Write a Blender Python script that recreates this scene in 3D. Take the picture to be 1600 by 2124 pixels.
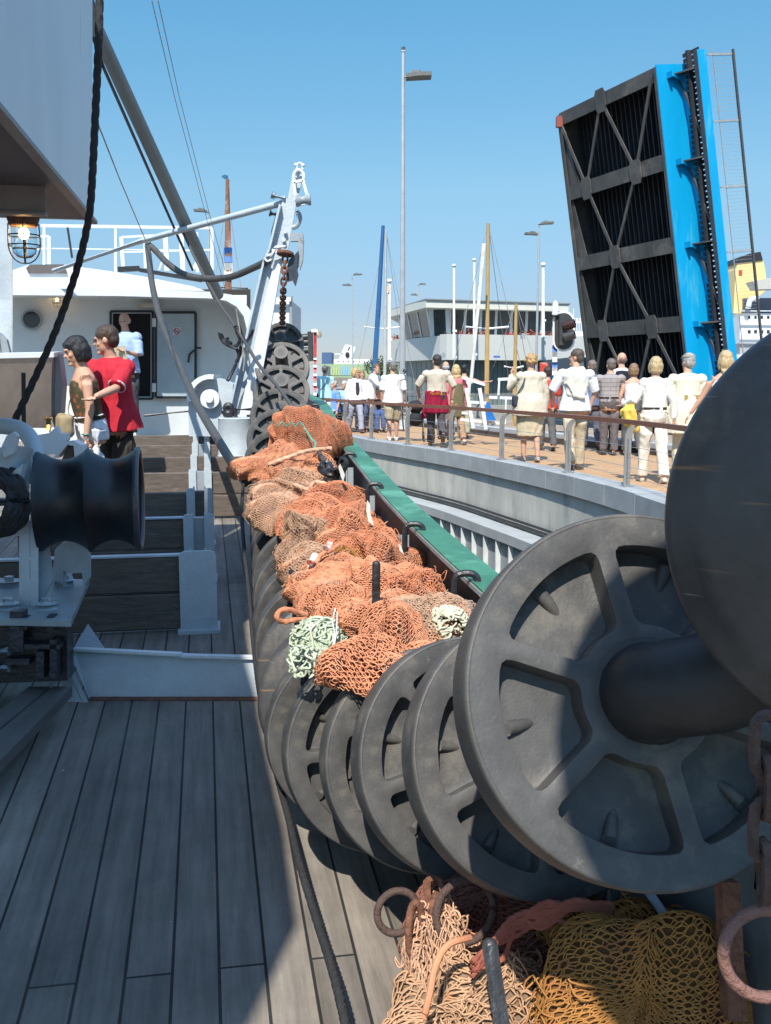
import bpy, math, random
import numpy as np
from mathutils import Vector, Matrix, noise
for o in list(bpy.data.objects): bpy.data.objects.remove(o)
SC = bpy.context.scene
COL = SC.collection
R = math.radians
random.seed(7)
rng = np.random.default_rng(7)
# ---------------- camera
F = 2050.0; EYE = 1.6; PITCH = math.atan(276/F)
cam = bpy.data.cameras.new('camera'); camo = bpy.data.objects.new('camera', cam); COL.objects.link(camo)
cam.lens = F/2124*36; cam.sensor_width = 36; cam.sensor_fit = 'AUTO'
cam.clip_start = 0.05; cam.clip_end = 20000
camo.location = (0, 0, EYE); camo.rotation_euler = (math.pi/2-PITCH, 0, 0)
SC.camera = camo
# ---------------- sky and sun
SUN_EL = R(51); SUN_DIR = Vector((-0.17, -0.985, 0)).normalized()
W = bpy.data.worlds.new('World'); SC.world = W; W.use_nodes = True
nt = W.node_tree; nt.nodes.clear()
sky = nt.nodes.new('ShaderNodeTexSky'); sky.sky_type = 'NISHITA'; sky.sun_disc = False
sky.sun_elevation = SUN_EL; sky.sun_rotation = math.atan2(SUN_DIR.x, SUN_DIR.y)
sky.air_density = 1.0; sky.dust_density = 0.15; sky.ozone_density = 4.0
bg = nt.nodes.new('ShaderNodeBackground'); bg.inputs[1].default_value = 0.15
wo = nt.nodes.new('ShaderNodeOutputWorld')
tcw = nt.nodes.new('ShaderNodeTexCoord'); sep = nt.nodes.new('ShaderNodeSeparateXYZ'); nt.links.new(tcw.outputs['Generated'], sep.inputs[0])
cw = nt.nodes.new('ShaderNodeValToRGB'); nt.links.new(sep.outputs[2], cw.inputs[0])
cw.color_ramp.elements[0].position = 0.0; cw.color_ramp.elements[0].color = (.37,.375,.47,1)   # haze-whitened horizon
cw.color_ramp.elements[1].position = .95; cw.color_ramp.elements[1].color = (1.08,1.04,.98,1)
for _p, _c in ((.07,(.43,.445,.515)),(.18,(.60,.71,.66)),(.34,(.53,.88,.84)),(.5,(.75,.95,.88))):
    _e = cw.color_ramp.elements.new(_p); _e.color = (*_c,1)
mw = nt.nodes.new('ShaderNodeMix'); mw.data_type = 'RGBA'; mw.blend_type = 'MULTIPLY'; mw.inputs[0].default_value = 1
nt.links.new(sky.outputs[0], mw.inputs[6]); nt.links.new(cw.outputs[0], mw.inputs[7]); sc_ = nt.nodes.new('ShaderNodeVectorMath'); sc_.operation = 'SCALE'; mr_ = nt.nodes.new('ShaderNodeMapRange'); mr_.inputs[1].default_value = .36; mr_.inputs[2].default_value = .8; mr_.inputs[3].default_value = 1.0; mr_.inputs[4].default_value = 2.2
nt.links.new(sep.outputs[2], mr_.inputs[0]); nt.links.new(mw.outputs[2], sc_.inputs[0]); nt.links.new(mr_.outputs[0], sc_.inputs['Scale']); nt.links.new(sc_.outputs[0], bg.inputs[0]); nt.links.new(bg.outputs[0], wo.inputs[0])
sl = bpy.data.lights.new('sun', 'SUN'); sl.energy = 4.9; sl.angle = R(0.55); sl.color = (1, .94, .84)
so = bpy.data.objects.new('sun', sl); COL.objects.link(so)
sv = Vector((SUN_DIR.x*math.cos(SUN_EL), SUN_DIR.y*math.cos(SUN_EL), math.sin(SUN_EL)))
so.rotation_euler = sv.to_track_quat('Z', 'Y').to_euler(); so.location = (-5, -10, 20)
SC.view_settings.view_transform = 'Standard'; SC.view_settings.look = 'None'
SC.view_settings.exposure = 0.4; SC.view_settings.gamma = 1
SC.render.engine = 'CYCLES'
# ---------------- placing helpers: turn a point of the photograph into a point of the place
_fw = Vector((0, math.cos(PITCH), -math.sin(PITCH))); _up = Vector((0, math.sin(PITCH), math.cos(PITCH)))
def ray(px, py): return Vector(((px-800)/F, 0, 0)) + _up*((1062-py)/F) + _fw
def at(px, py, Y):
    r = ray(px, py); return Vector((0, 0, EYE)) + r*(Y/r.y)
def gnd(px, py, z):
    r = ray(px, py); return Vector((0, 0, EYE)) + r*((z-EYE)/r.z)
SX, SY = -0.178, 0.984            # ship axis in plan
SR = Vector((SY, -SX, 0))         # ship starboard
TILT = 0.04
def dz(x, y): return TILT*(SX*x+SY*y)
def deckpt(px, py, h=0.0):
    r = ray(px, py); n = Vector((-TILT*SX, -TILT*SY, 1))
    t = (h-(Vector((0, 0, EYE)).dot(n)))/r.dot(n)
    return Vector((0, 0, EYE))+r*t
MSHIP = Matrix(((SY, SX, 0, 0), (-SX, SY, 0, 0), (0, 0, 1, 0), (0, 0, 0, 1))) @ Matrix.Rotation(math.atan(TILT), 4, 'X')
MSHIPI = MSHIP.inverted()
def S(x, y, z): return MSHIP @ Vector((x, y, z))
# ---------------- mesh accumulator
def basis(d):
    d = Vector(d).normalized(); a = Vector((0, 0, 1)) if abs(d.z) < .95 else Vector((0, 1, 0))
    u = d.cross(a).normalized(); v = u.cross(d).normalized(); return u, v
class MB:
    def __init__(s): s.v = []; s.f = []
    def add(s, vs, fs):
        n = len(s.v); s.v += [tuple(p) for p in vs]; s.f += [tuple(i+n for i in f) for f in fs]; return s
    def hexa(s, p):   # 8 points: bottom loop, top loop
        return s.add(p, [(3,2,1,0),(4,5,6,7),(0,1,5,4),(1,2,6,5),(2,3,7,6),(3,0,4,7)])
    def box(s, c, sz, m=None, b=0.0):
        c = Vector(c); x, y, z = sz[0]/2, sz[1]/2, sz[2]/2
        if b > 0:
            b = min(b, x*.45, y*.45, z*.45); vs = []; 
            for sx in (-1,1):
                for sy in (-1,1):
                    for sz_ in (-1,1):
                        vs += [(sx*(x-b),sy*(y-b),sz_*z),(sx*(x-b),sy*y,sz_*(z-b)),(sx*x,sy*(y-b),sz_*(z-b))]
            import bmesh
            bm = bmesh.new(); [bm.verts.new(q) for q in vs]; bmesh.ops.convex_hull(bm, input=bm.verts); bm.verts.index_update()
            pv = [v.co.copy() for v in bm.verts]; pf = [tuple(v.index for v in f.verts) for f in bm.faces]; bm.free()
        else:
            pv = [Vector(q) for q in ((-x,-y,-z),(x,-y,-z),(x,y,-z),(-x,y,-z),(-x,-y,z),(x,-y,z),(x,y,z),(-x,y,z))]
            pf = [(3,2,1,0),(4,5,6,7),(0,1,5,4),(1,2,6,5),(2,3,7,6),(3,0,4,7)]
        if m is not None: mm = m.to_3x3(); pv = [mm @ q for q in pv]
        return s.add([q+c for q in pv], pf)
    def tube(s, pts, r, n=8, cap=True, rr=None, flat=1.0):
        pts = [Vector(p) for p in pts]; k = len(pts)
        rad = [r]*k if not hasattr(r, '__len__') else list(r)
        u = None; vs = []
        for i, p in enumerate(pts):
            d = (pts[min(i+1,k-1)]-pts[max(i-1,0)])
            if d.length < 1e-9: d = Vector((0,0,1))
            d.normalize()
            if u is None: u, v = basis(d)
            else:
                u = (u-d*u.dot(d)); 
                if u.length < 1e-6: u, v = basis(d)
                u.normalize(); v = d.cross(u)
            for j in range(n):
                a = 2*math.pi*j/n; vs.append(p+u*(math.cos(a)*rad[i])+v*(math.sin(a)*rad[i]*flat))
        fs = [(i*n+j, i*n+(j+1)%n, (i+1)*n+(j+1)%n, (i+1)*n+j) for i in range(k-1) for j in range(n)]
        if cap: fs += [tuple(range(n))[::-1], tuple((k-1)*n+j for j in range(n))]
        return s.add(vs, fs)
    def rope(s, pts, r, twist=0.9, n=10, lob=0.22, nl=3):
        # laid rope: lobed section that twists along the path
        pts = resample(pts, r*.8); k = len(pts); u = None; vs = []
        for i, p in enumerate(pts):
            d = (pts[min(i+1,k-1)]-pts[max(i-1,0)]).normalized()
            if u is None: u, v = basis(d)
            else:
                u = (u-d*u.dot(d)).normalized(); v = d.cross(u)
            for j in range(n):
                a = 2*math.pi*j/n; q = r*(1-lob+lob*abs(math.sin((a-i*twist*.5)*nl/2))*1.6)
                vs.append(p+u*(math.cos(a)*q)+v*(math.sin(a)*q))
        fs = [(i*n+j, i*n+(j+1)%n, (i+1)*n+(j+1)%n, (i+1)*n+j) for i in range(k-1) for j in range(n)]
        return s.add(vs, fs)
    def bar(s, a, b, w, h, up=(0,0,1)):
        a, b = Vector(a), Vector(b); d = (b-a).normalized(); up = Vector(up)
        x = d.cross(up)
        if x.length < 1e-5: x = d.cross(Vector((1,0,0)))
        x.normalize(); y = x.cross(d).normalized(); x = x*(w/2); y = y*(h/2)
        return s.hexa([a-x-y, a+x-y, b+x-y, b-x-y, a-x+y, a+x+y, b+x+y, b-x+y])
    def lathe(s, prof, c, axis, n=24, closed=False, ref=None):
        c = Vector(c); d = Vector(axis).normalized(); u, v = basis(d); k = len(prof)
        vs = []
        for (r_, h) in prof:
            for j in range(n):
                a = 2*math.pi*j/n; vs.append(c+d*h+(u*math.cos(a)+v*math.sin(a))*r_)
        fs = [(i*n+j, i*n+(j+1)%n, (i+1)*n+(j+1)%n, (i+1)*n+j) for i in range(k-1) for j in range(n)]
        if not closed: fs += [tuple(range(n))[::-1], tuple((k-1)*n+j for j in range(n))]
        return s.add(vs, fs)
    def cyl(s, a, b, r, n=16):
        return s.tube([a, b], r, n)
    def ell(s, c, rad, m=None, nu=16, nv=10):
        c = Vector(c); vs = []; 
        for i in range(1, nv):
            t = math.pi*i/nv
            for j in range(nu):
                p = 2*math.pi*j/nu; vs.append(Vector((rad[0]*math.sin(t)*math.cos(p), rad[1]*math.sin(t)*math.sin(p), rad[2]*math.cos(t))))
        vs += [Vector((0,0,rad[2])), Vector((0,0,-rad[2]))]
        if m is not None: mm = m.to_3x3(); vs = [mm @ q for q in vs]
        fs = [(i*nu+j, (i+1)*nu+j, (i+1)*nu+(j+1)%nu, i*nu+(j+1)%nu) for i in range(nv-2) for j in range(nu)]
        t, b = len(vs)-2, len(vs)-1
        fs += [(t, j, (j+1)%nu) for j in range(nu)] + [(b, (nv-2)*nu+(j+1)%nu, (nv-2)*nu+j) for j in range(nu)]
        return s.add([q+c for q in vs], fs)
    def prism(s, poly, off):  # planar polygon (3D points) swept by vector off
        poly = [Vector(p) for p in poly]; off = Vector(off); n = len(poly)
        return s.add(poly+[p+off for p in poly], [tuple(range(n))[::-1], tuple(range(n, 2*n))]+[(i,(i+1)%n,n+(i+1)%n,n+i) for i in range(n)])
    def quad(s, a, b, c, d): return s.add([a,b,c,d], [(0,1,2,3)])
    def build(s, name, mat, parent=None, smooth=False, world=True, fix=True):
        me = bpy.data.meshes.new(name)
        M = wm(parent).inverted() if (parent is not None and world) else None
        vs = [tuple(M @ Vector(p)) for p in s.v] if M is not None else s.v
        me.from_pydata(vs, [], s.f); 
        if fix:
            import bmesh
            bm = bmesh.new(); bm.from_mesh(me); bmesh.ops.recalc_face_normals(bm, faces=bm.faces); bm.to_mesh(me); bm.free()
        return link(name, me, mat, parent, smooth)
def link(name, me, mat, parent=None, smooth=False):
    o = bpy.data.objects.new(name, me); COL.objects.link(o)
    if mat is not None: me.materials.append(mat)
    if smooth:
        me.shade_smooth()
        if smooth != 2:
            try: me.set_sharp_from_angle(angle=R(38))
            except Exception: pass
    if parent is not None: o.parent = parent
    return o
def wm(o):
    m = Matrix.LocRotScale(o.location, o.rotation_euler, o.scale)
    return wm(o.parent) @ m if o.parent else m
def tag(o, label=None, cat=None, group=None, kind=None):
    if label: o['label'] = label
    if cat: o['category'] = cat
    if group: o['group'] = group
    if kind: o['kind'] = kind
    return o
def thing(name, label, cat, loc=(0,0,0), rotz=0, group=None, scale=1):
    o = bpy.data.objects.new(name, None); COL.objects.link(o); o.empty_display_size = .1
    o.location = loc; o.rotation_euler = (0,0,rotz); o.scale = (scale,)*3
    return tag(o, label, cat, group)
def clone(o, parent=None):
    c = o.copy(); COL.objects.link(c)
    if parent is not None: c.parent = parent
    for ch in list(o.children): clone(ch, c)
    return c
def resample(pts, step):
    pts = catmull(pts, 8); out = [pts[0]]; acc = 0
    for a, b in zip(pts, pts[1:]):
        L = (b-a).length; 
        if L < 1e-9: continue
        t = step-acc
        while t <= L: out.append(a+(b-a)*(t/L)); t += step
        acc = (acc+L) % step
    if len(out) < 2: out.append(pts[-1])
    return out
def catmull(pts, n=6):
    pts = [Vector(p) for p in pts]
    if len(pts) < 3: return [pts[0]+(pts[1]-pts[0])*(i/n) for i in range(n+1)]
    P = [pts[0]*2-pts[1]]+pts+[pts[-1]*2-pts[-2]]; out = []
    for i in range(1, len(P)-2):
        a, b, c, d = P[i-1], P[i], P[i+1], P[i+2]
        for k in range(n):
            t = k/n; out.append(0.5*((2*b)+(-a+c)*t+(2*a-5*b+4*c-d)*t*t+(-a+3*b-3*c+d)*t**3))
    out.append(pts[-1]); return out
def chain(mb, pts, r, link_len):
    pts = resample(pts, link_len*.72)
    for i in range(len(pts)-1):
        a, b = pts[i], pts[i+1]; d = (b-a).normalized(); u, v = basis(d)
        if i % 2: u, v = v, u
        c = (a+b)/2; L = link_len/2; wd = r*2.0; loop = []
        for k in range(12):
            t = 2*math.pi*k/12; cx = math.cos(t); sx = math.sin(t)
            loop.append(c+u*(wd*cx)+d*((L-wd)*(1 if sx > 0 else -1)*min(1, abs(sx)*3)+wd*sx))
        mb.tube(loop+[loop[0]], r, 5, cap=False)
# ---------------- materials
_mc = {}
def mat(name, col, rough=.6, metal=0.0, var=.25, vs=6.0, bump=.0, bs=40.0, col2=None, m2=.0, m2s=2.0, spec=.5, coat=0.0, grain=None):
    """painted / plain surfaces: base colour with cloudy variation, an optional second colour in patches (rust, dirt), bump"""
    key = name
    if key in _mc: return _mc[key]
    m = bpy.data.materials.new(name); m.use_nodes = True; nt = m.node_tree; N = nt.nodes; L = nt.links
    b = N['Principled BSDF']; b.inputs['Roughness'].default_value = rough; b.inputs['Metallic'].default_value = metal
    b.inputs['Specular IOR Level'].default_value = spec; b.inputs['Coat Weight'].default_value = coat
    tc = N.new('ShaderNodeTexCoord'); src = tc.outputs['Object']
    if grain:
        mp = N.new('ShaderNodeMapping'); mp.inputs['Scale'].default_value = grain; L.new(src, mp.inputs[0]); src = mp.outputs[0]
    n1 = N.new('ShaderNodeTexNoise'); n1.inputs['Scale'].default_value = vs; n1.inputs['Detail'].default_value = 6; n1.inputs['Roughness'].default_value = .65
    L.new(src, n1.inputs['Vector'])
    cr = N.new('ShaderNodeValToRGB'); lo = [max(0, c*(1-var)) for c in col[:3]]; hi = [min(1, c*(1+var*.6)) for c in col[:3]]
    cr.color_ramp.elements[0].position = .3; cr.color_ramp.elements[1].position = .7
    cr.color_ramp.elements[0].color = (*lo, 1); cr.color_ramp.elements[1].color = (*hi, 1)
    L.new(n1.outputs['Fac'], cr.inputs[0]); out = cr.outputs[0]
    if col2:
        n2 = N.new('ShaderNodeTexNoise'); n2.inputs['Scale'].default_value = m2s; n2.inputs['Detail'].default_value = 8; n2.inputs['Roughness'].default_value = .7
        L.new(src, n2.inputs['Vector'])
        r2 = N.new('ShaderNodeValToRGB'); p = 1-m2; r2.color_ramp.elements[0].position = max(0, .5+ (p-.5)*.5-.04); r2.color_ramp.elements[1].position = min(1, .5+(p-.5)*.5+.07)
        L.new(n2.outputs['Fac'], r2.inputs[0])
        mx = N.new('ShaderNodeMix'); mx.data_type = 'RGBA'; L.new(r2.outputs[0], mx.inputs[0]); L.new(out, mx.inputs[6]); mx.inputs[7].default_value = (*col2, 1); out = mx.outputs[2]
    L.new(out, b.inputs['Base Color'])
    rr = N.new('ShaderNodeMapRange'); rr.inputs[3].default_value = max(.05, rough-.12); rr.inputs[4].default_value = min(1, rough+.12); L.new(n1.outputs['Fac'], rr.inputs[0]); L.new(rr.outputs[0], b.inputs['Roughness'])
    if bump:
        n3 = N.new('ShaderNodeTexNoise'); n3.inputs['Scale'].default_value = bs; n3.inputs['Detail'].default_value = 4; L.new(src, n3.inputs['Vector'])
        bp = N.new('ShaderNodeBump'); bp.inputs['Strength'].default_value = bump; bp.inputs['Distance'].default_value = .01; L.new(n3.outputs['Fac'], bp.inputs['Height']); L.new(bp.outputs[0], b.inputs['Normal'])
    _mc[key] = m; return m
def brickmat(name, c1, c2, mortar, bw, rh, ms=.006, rough=.7, rot=0.0, noise_s=60, stretch=(1,1,1), off=.5, stain=None, bump=.3, scal=1.0, vscale=.35):
    m = bpy.data.materials.new(name); m.use_nodes = True; nt = m.node_tree; N = nt.nodes; L = nt.links; b = N['Principled BSDF']
    tc = N.new('ShaderNodeTexCoord'); mp = N.new('ShaderNodeMapping'); mp.inputs['Rotation'].default_value = (0,0,rot); L.new(tc.outputs['Object'], mp.inputs[0])
    br = N.new('ShaderNodeTexBrick'); br.inputs['Scale'].default_value = 1; br.inputs['Brick Width'].default_value = bw; br.inputs['Row Height'].default_value = rh
    br.inputs['Mortar Size'].default_value = ms; br.inputs['Mortar Smooth'].default_value = .3; br.offset = off; br.inputs['Bias'].default_value = 0
    br.inputs['Color1'].default_value = (*c1,1); br.inputs['Color2'].default_value = (*c2,1); br.inputs['Mortar'].default_value = (*mortar,1)
    L.new(mp.outputs[0], br.inputs['Vector'])
    m2 = N.new('ShaderNodeMapping'); m2.inputs['Scale'].default_value = stretch; L.new(mp.outputs[0], m2.inputs[0])
    n1 = N.new('ShaderNodeTexNoise'); n1.inputs['Scale'].default_value = noise_s; n1.inputs['Detail'].default_value = 8; n1.inputs['Roughness'].default_value = .7; L.new(m2.outputs[0], n1.inputs['Vector'])
    mr = N.new('ShaderNodeMapRange'); mr.inputs[1].default_value = .25; mr.inputs[2].default_value = .75; mr.inputs[3].default_value = 1-vscale; mr.inputs[4].default_value = 1+vscale*.7; L.new(n1.outputs['Fac'], mr.inputs[0])
    mx = N.new('ShaderNodeVectorMath'); mx.operation = 'SCALE'; L.new(br.outputs['Color'], mx.inputs[0]); L.new(mr.outputs[0], mx.inputs['Scale'])
    out = mx.outputs[0]
    if stain:
        n2 = N.new('ShaderNodeTexNoise'); n2.inputs['Scale'].default_value = 1.7; n2.inputs['Detail'].default_value = 6; L.new(tc.outputs['Object'], n2.inputs['Vector'])
        r2 = N.new('ShaderNodeMapRange'); r2.inputs[1].default_value = .5; r2.inputs[2].default_value = .75; r2.inputs[4].default_value = .28; L.new(n2.outputs['Fac'], r2.inputs[0])
        m3 = N.new('ShaderNodeMix'); m3.data_type = 'RGBA'; L.new(r2.outputs[0], m3.inputs[0]); L.new(out, m3.inputs[6]); m3.inputs[7].default_value = (*stain,1); out = m3.outputs[2]
    if stain:
        vo = N.new('ShaderNodeTexVoronoi'); vo.inputs['Scale'].default_value = 9; vo.inputs['Randomness'].default_value = 1; L.new(tc.outputs['Object'], vo.inputs['Vector'])
        lt = N.new('ShaderNodeMath'); lt.operation = 'LESS_THAN'; lt.inputs[1].default_value = .055; L.new(vo.outputs['Distance'], lt.inputs[0])
        sp_ = N.new('ShaderNodeSeparateColor'); L.new(vo.outputs['Color'], sp_.inputs[0]); g2 = N.new('ShaderNodeMath'); g2.operation = 'GREATER_THAN'; g2.inputs[1].default_value = .80; L.new(sp_.outputs[0], g2.inputs[0])
        mu2 = N.new('ShaderNodeMath'); mu2.operation = 'MULTIPLY'; L.new(lt.outputs[0], mu2.inputs[0]); L.new(g2.outputs[0], mu2.inputs[1])
        m4 = N.new('ShaderNodeMix'); m4.data_type = 'RGBA'; L.new(mu2.outputs[0], m4.inputs[0]); L.new(out, m4.inputs[6]); m4.inputs[7].default_value = (.55,.55,.52,1); out = m4.outputs[2]
        n5 = N.new('ShaderNodeTexNoise'); n5.inputs['Scale'].default_value = .9; n5.inputs['Detail'].default_value = 9; n5.inputs['Roughness'].default_value = .75; L.new(tc.outputs['Object'], n5.inputs['Vector'])
        r5 = N.new('ShaderNodeMapRange'); r5.inputs[1].default_value = .35; r5.inputs[2].default_value = .7; r5.inputs[3].default_value = .68; r5.inputs[4].default_value = 1.2; L.new(n5.outputs['Fac'], r5.inputs[0])
        v5 = N.new('ShaderNodeVectorMath'); v5.operation = 'SCALE'; L.new(out, v5.inputs[0]); L.new(r5.outputs[0], v5.inputs['Scale']); out = v5.outputs[0]
    L.new(out, b.inputs['Base Color']); b.inputs['Roughness'].default_value = rough
    sub = N.new('ShaderNodeMath'); sub.operation = 'MULTIPLY_ADD'; sub.inputs[1].default_value = -1; L.new(br.outputs['Fac'], sub.inputs[0])
    mu = N.new('ShaderNodeMath'); mu.operation = 'MULTIPLY'; mu.inputs[1].default_value = .35; L.new(n1.outputs['Fac'], mu.inputs[0]); L.new(mu.outputs[0], sub.inputs[2])
    bp = N.new('ShaderNodeBump'); bp.inputs['Strength'].default_value = bump; bp.inputs['Distance'].default_value = .006; L.new(sub.outputs[0], bp.inputs['Height']); L.new(bp.outputs[0], b.inputs['Normal'])
    return m
def glassmat(name, col, rough=.05):
    m = bpy.data.materials.new(name); m.use_nodes = True; b = m.node_tree.nodes['Principled BSDF']
    b.inputs['Base Color'].default_value = (*col,1); b.inputs['Roughness'].default_value = rough; b.inputs['Specular IOR Level'].default_value = .8; return m
M_WHITE = mat('white_ship_paint', (.66,.69,.70), .45, var=.10, vs=3, bump=.25, bs=25, col2=(.40,.33,.26), m2=.14, m2s=5, grain=(1.6,1.6,.35))
M_PALE = mat('pale_grey_ship_paint', (.46,.52,.56), .42, var=.14, vs=5, bump=.35, bs=30, col2=(.25,.21,.18), m2=.13, m2s=9)
M_GREYP = mat('grey_ship_paint', (.30,.34,.36), .45, var=.2, vs=5, bump=.3, bs=40, col2=(.16,.11,.08), m2=.2, m2s=8)
M_DARKPAINT = mat('weathered_dark_paint', (.045,.055,.07), .35, var=.4, vs=9, bump=.25, bs=50, spec=.6)
M_BLACK = mat('black_iron', (.022,.022,.025), .42, var=.4, vs=20, bump=.4, bs=60, col2=(.08,.04,.025), m2=.12, m2s=12)
M_RUST = mat('rusty_iron', (.20,.085,.05), .8, var=.5, vs=30, bump=.7, bs=90, col2=(.09,.045,.035), m2=.4, m2s=14)
M_HOSE = mat('grey_rubber_hose', (.07,.068,.062), .5, var=.3, vs=12, bump=.2, bs=80)
M_ROPEB = mat('tarred_black_rope', (.028,.028,.03), .75, var=.4, vs=60, bump=.6, bs=200)
M_GREEN = mat('green_bulwark_paint', (.05,.19,.11), .48, var=.35, vs=4, bump=.4, bs=26, col2=(.11,.31,.20), m2=.42, m2s=2.2)
M_STEEL = mat('brushed_steel', (.42,.42,.41), .38, metal=.7, var=.15, vs=5, bump=.1, bs=60)
M_POLE = mat('galvanised_pole', (.42,.45,.47), .5, metal=.25, var=.12, vs=4)
M_GLASSDK = glassmat('dark_window_glass', (.02,.024,.026))
# ================= SETTING: water, promenade, far quay, ship deck
m_water = mat('harbour_water', (.03,.06,.065), .08, var=.3, vs=.5, bump=.8, bs=3.0)
mb = MB(); mb.quad((-6000,-300,-2.3),(6000,-300,-2.3),(6000,9000,-2.3),(-6000,9000,-2.3))
tag(mb.build('water', m_water), kind='structure')
m_far = mat('far_quay_paving', (.30,.29,.26), .85, var=.2, vs=.15)
mb = MB(); mb.box((0,3560,-1.2),(9000,7000,2.4)); tag(mb.build('far_quay', m_far), kind='structure')
# promenade: inner edge follows the curved coping
EDGE = [Vector((p.x, p.y)) for p in [gnd(x, y, .21) for x, y in ((690,902),(760,916),(850,930),(950,946),(1050,966),(1150,987),(1250,1012),(1330,1036),(1400,1060))]]
EDGE = [Vector((-3.4,31.5)), Vector((-2.2,27.5))] + EDGE + [Vector((3.45,8.5)), Vector((3.75,6)), Vector((4.0,2)), Vector((4.1,-8))]
EDGE = [Vector((p.x,p.y)) for p in catmull([(p.x,p.y,0) for p in EDGE], 5)]
def offs(path, d):   # towards +d = landward (right)
    out = []
    for i, p in enumerate(path):
        t = (path[min(i+1,len(path)-1)]-path[max(i-1,0)]).normalized(); out.append(p+Vector((-t.y, t.x))*d)
    return out
def strip(mb, A, za, B, zb):
    n = len(A); mb.add([(p.x,p.y,za) for p in A]+[(p.x,p.y,zb) for p in B], [(i,i+1,n+i+1,n+i) for i in range(n-1)])
def slab(mb, path, d0, d1, z0, z1):
    A, B = offs(path,d0), offs(path,d1); n = len(A)
    mb.add([(p.x,p.y,z) for z, q in ((z0,A),(z0,B),(z1,B),(z1,A)) for p in q], [(k*n+i, k*n+i+1, ((k+1)%4)*n+i+1, ((k+1)%4)*n+i) for k in range(4) for i in range(n-1)]+[(0,n,2*n,3*n),(n-1,4*n-1,3*n-1,2*n-1)])
m_brick = brickmat('tan_clinker_paving', (.52,.33,.17), (.42,.25,.125), (.30,.20,.12), .2, .07, .006, rough=.8, rot=R(25), noise_s=20, stretch=(1,1,1), bump=.3, vscale=.2)
m_cope = brickmat('grey_coping_stone', (.40,.42,.42), (.34,.36,.37), (.12,.12,.12), 1.05, 40, .012, rough=.75, noise_s=12, bump=.3, vscale=.18)
m_conc = mat('stained_concrete', (.50,.50,.45), .85, var=.22, vs=2.5, bump=.5, bs=30, col2=(.33,.34,.32), m2=.3, m2s=1.6, grain=(1,1,.35))
m_concd = mat('dark_concrete', (.16,.17,.17), .85, var=.25, vs=3, bump=.3, bs=30)
LAND = EDGE + []
mb = MB()
inner = offs(EDGE, .34); outer = offs(EDGE, 3.55)
strip(mb, inner, .206, outer, .206); tag(mb.build('promenade', m_brick), kind='structure')
# coping stones with joints
mb = MB(); acc = 0
E2 = EDGE; ca, cb = E2, offs(E2,.34)
def coping_block(i0, i1):
    for i in range(i0, i1):
        pass
fine = resample([(p.x,p.y,0) for p in EDGE], .1); fine = [Vector((p.x,p.y)) for p in fine]
fa, fb = offs(fine,-.03), offs(fine,.35)
i = 0
while i+11 < len(fine):
    for z0, z1 in ((.0,.262),):
        a0, a1, b0, b1 = fa[i], fa[i+10], fb[i], fb[i+10]
        t = (a1-a0).normalized()*.006
        pm, qm = fa[i+5], fb[i+5]
        poly = [a0+t, pm, a1-t, b1-t, qm, b0+t]
        jz = random.uniform(-.004,.004)
        mb.prism([(p.x,p.y,z0) for p in poly], (0,0,z1-z0+jz))
    i += 10
cop = mb.build('coping', mat('coping_stone', (.33,.355,.36), .75, var=.2, vs=2.2, bump=.3, bs=40)); 
tag(cop, 'grey stone coping blocks along the curved promenade edge', 'coping')
# quay wall, ledge, sheet piling
qw = thing('quay_wall', 'pale concrete quay wall under the promenade with ribbed steel piling below', 'quay wall', (EDGE[20].x, EDGE[20].y, -2.3))
mb = MB(); slab(mb, EDGE, .03, .33, -.75, -.005); mb.build('concrete_wall', m_conc, qw)
mb = MB(); 
for z in (-.62,-.68):
    mb.tube([(p.x,p.y,z) for p in offs(fine,-.02)], .022, 6)
mb.build('pipe', M_BLACK, qw)
mb = MB(); slab(mb, EDGE, -.40, .03, -.90, -.75); mb.build('ledge', mat('ledge_concrete', (.36,.385,.39), .75, var=.15, vs=2, bump=.2), qw)
mb = MB(); slab(mb, EDGE, -.31, .02, -6, -.905); mb.build('sheet_piling', mat('sheet_pile_paint', (.30,.33,.34), .6, var=.25, vs=3, bump=.2, grain=(1,1,.3)), qw)
mb = MB(); fp = offs(fine,-.35)
for i in range(0, len(fp), 5):
    p, q = fp[i], fp[min(i+1,len(fp)-1)]; t = (q-p).normalized() if (q-p).length>0 else Vector((0,1)); ang = math.atan2(t.y,t.x)
    mb.box((p.x,p.y,-3.31),(.03,.08,4.8), Matrix.Rotation(ang,4,'Z'))
mb.build('pile_rib', mat('rib_paint', (.62,.64,.62), .5, var=.15), qw)['label'] = 'thin white upright ribs'
# outer kerb of the promenade, with a dark strip for the gap below it
mb = MB(); slab(mb, EDGE, 3.55, 3.95, -.2, .42); kb = mb.build('kerb', mat('kerb_stone', (.40,.42,.42), .7, var=.15, vs=2, bump=.2)); tag(kb, 'raised grey kerb along the far side of the promenade', 'kerb')
mb = MB(); slab(mb, EDGE, 3.5, 3.548, .2, .33); o = mb.build('kerb_face', mat('dark_gap_brown', (.07,.05,.04), .8, var=.3, vs=5)); o.name='gap_strip'; o.parent = kb; o['label']='dark brown strip under the kerb'  # dark of the gap under the kerb put into this strip's colour
m_jetty = brickmat('weathered_jetty_boards', (.42,.32,.22),(.34,.26,.18),(.06,.04,.03), 3.0,.14,.012, rough=.85, rot=R(-60), stretch=(.1,1,1), noise_s=30, vscale=.3)
mb = MB(); slab(mb, EDGE[:46], 3.96, 7.2, -.3, .28); tag(mb.build('timber_jetty', m_jetty), kind='structure')
# wide plaza at the far left of the promenade
mb = MB(); mb.prism([(-12,24.2,.2),(-2.2,27.4,.2),(1.4,28.0,.2),(2.5,36,.2),(-14,36,.2)], (0,0,-2.6)); tag(mb.build('plaza', m_brick), kind='structure')
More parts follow.
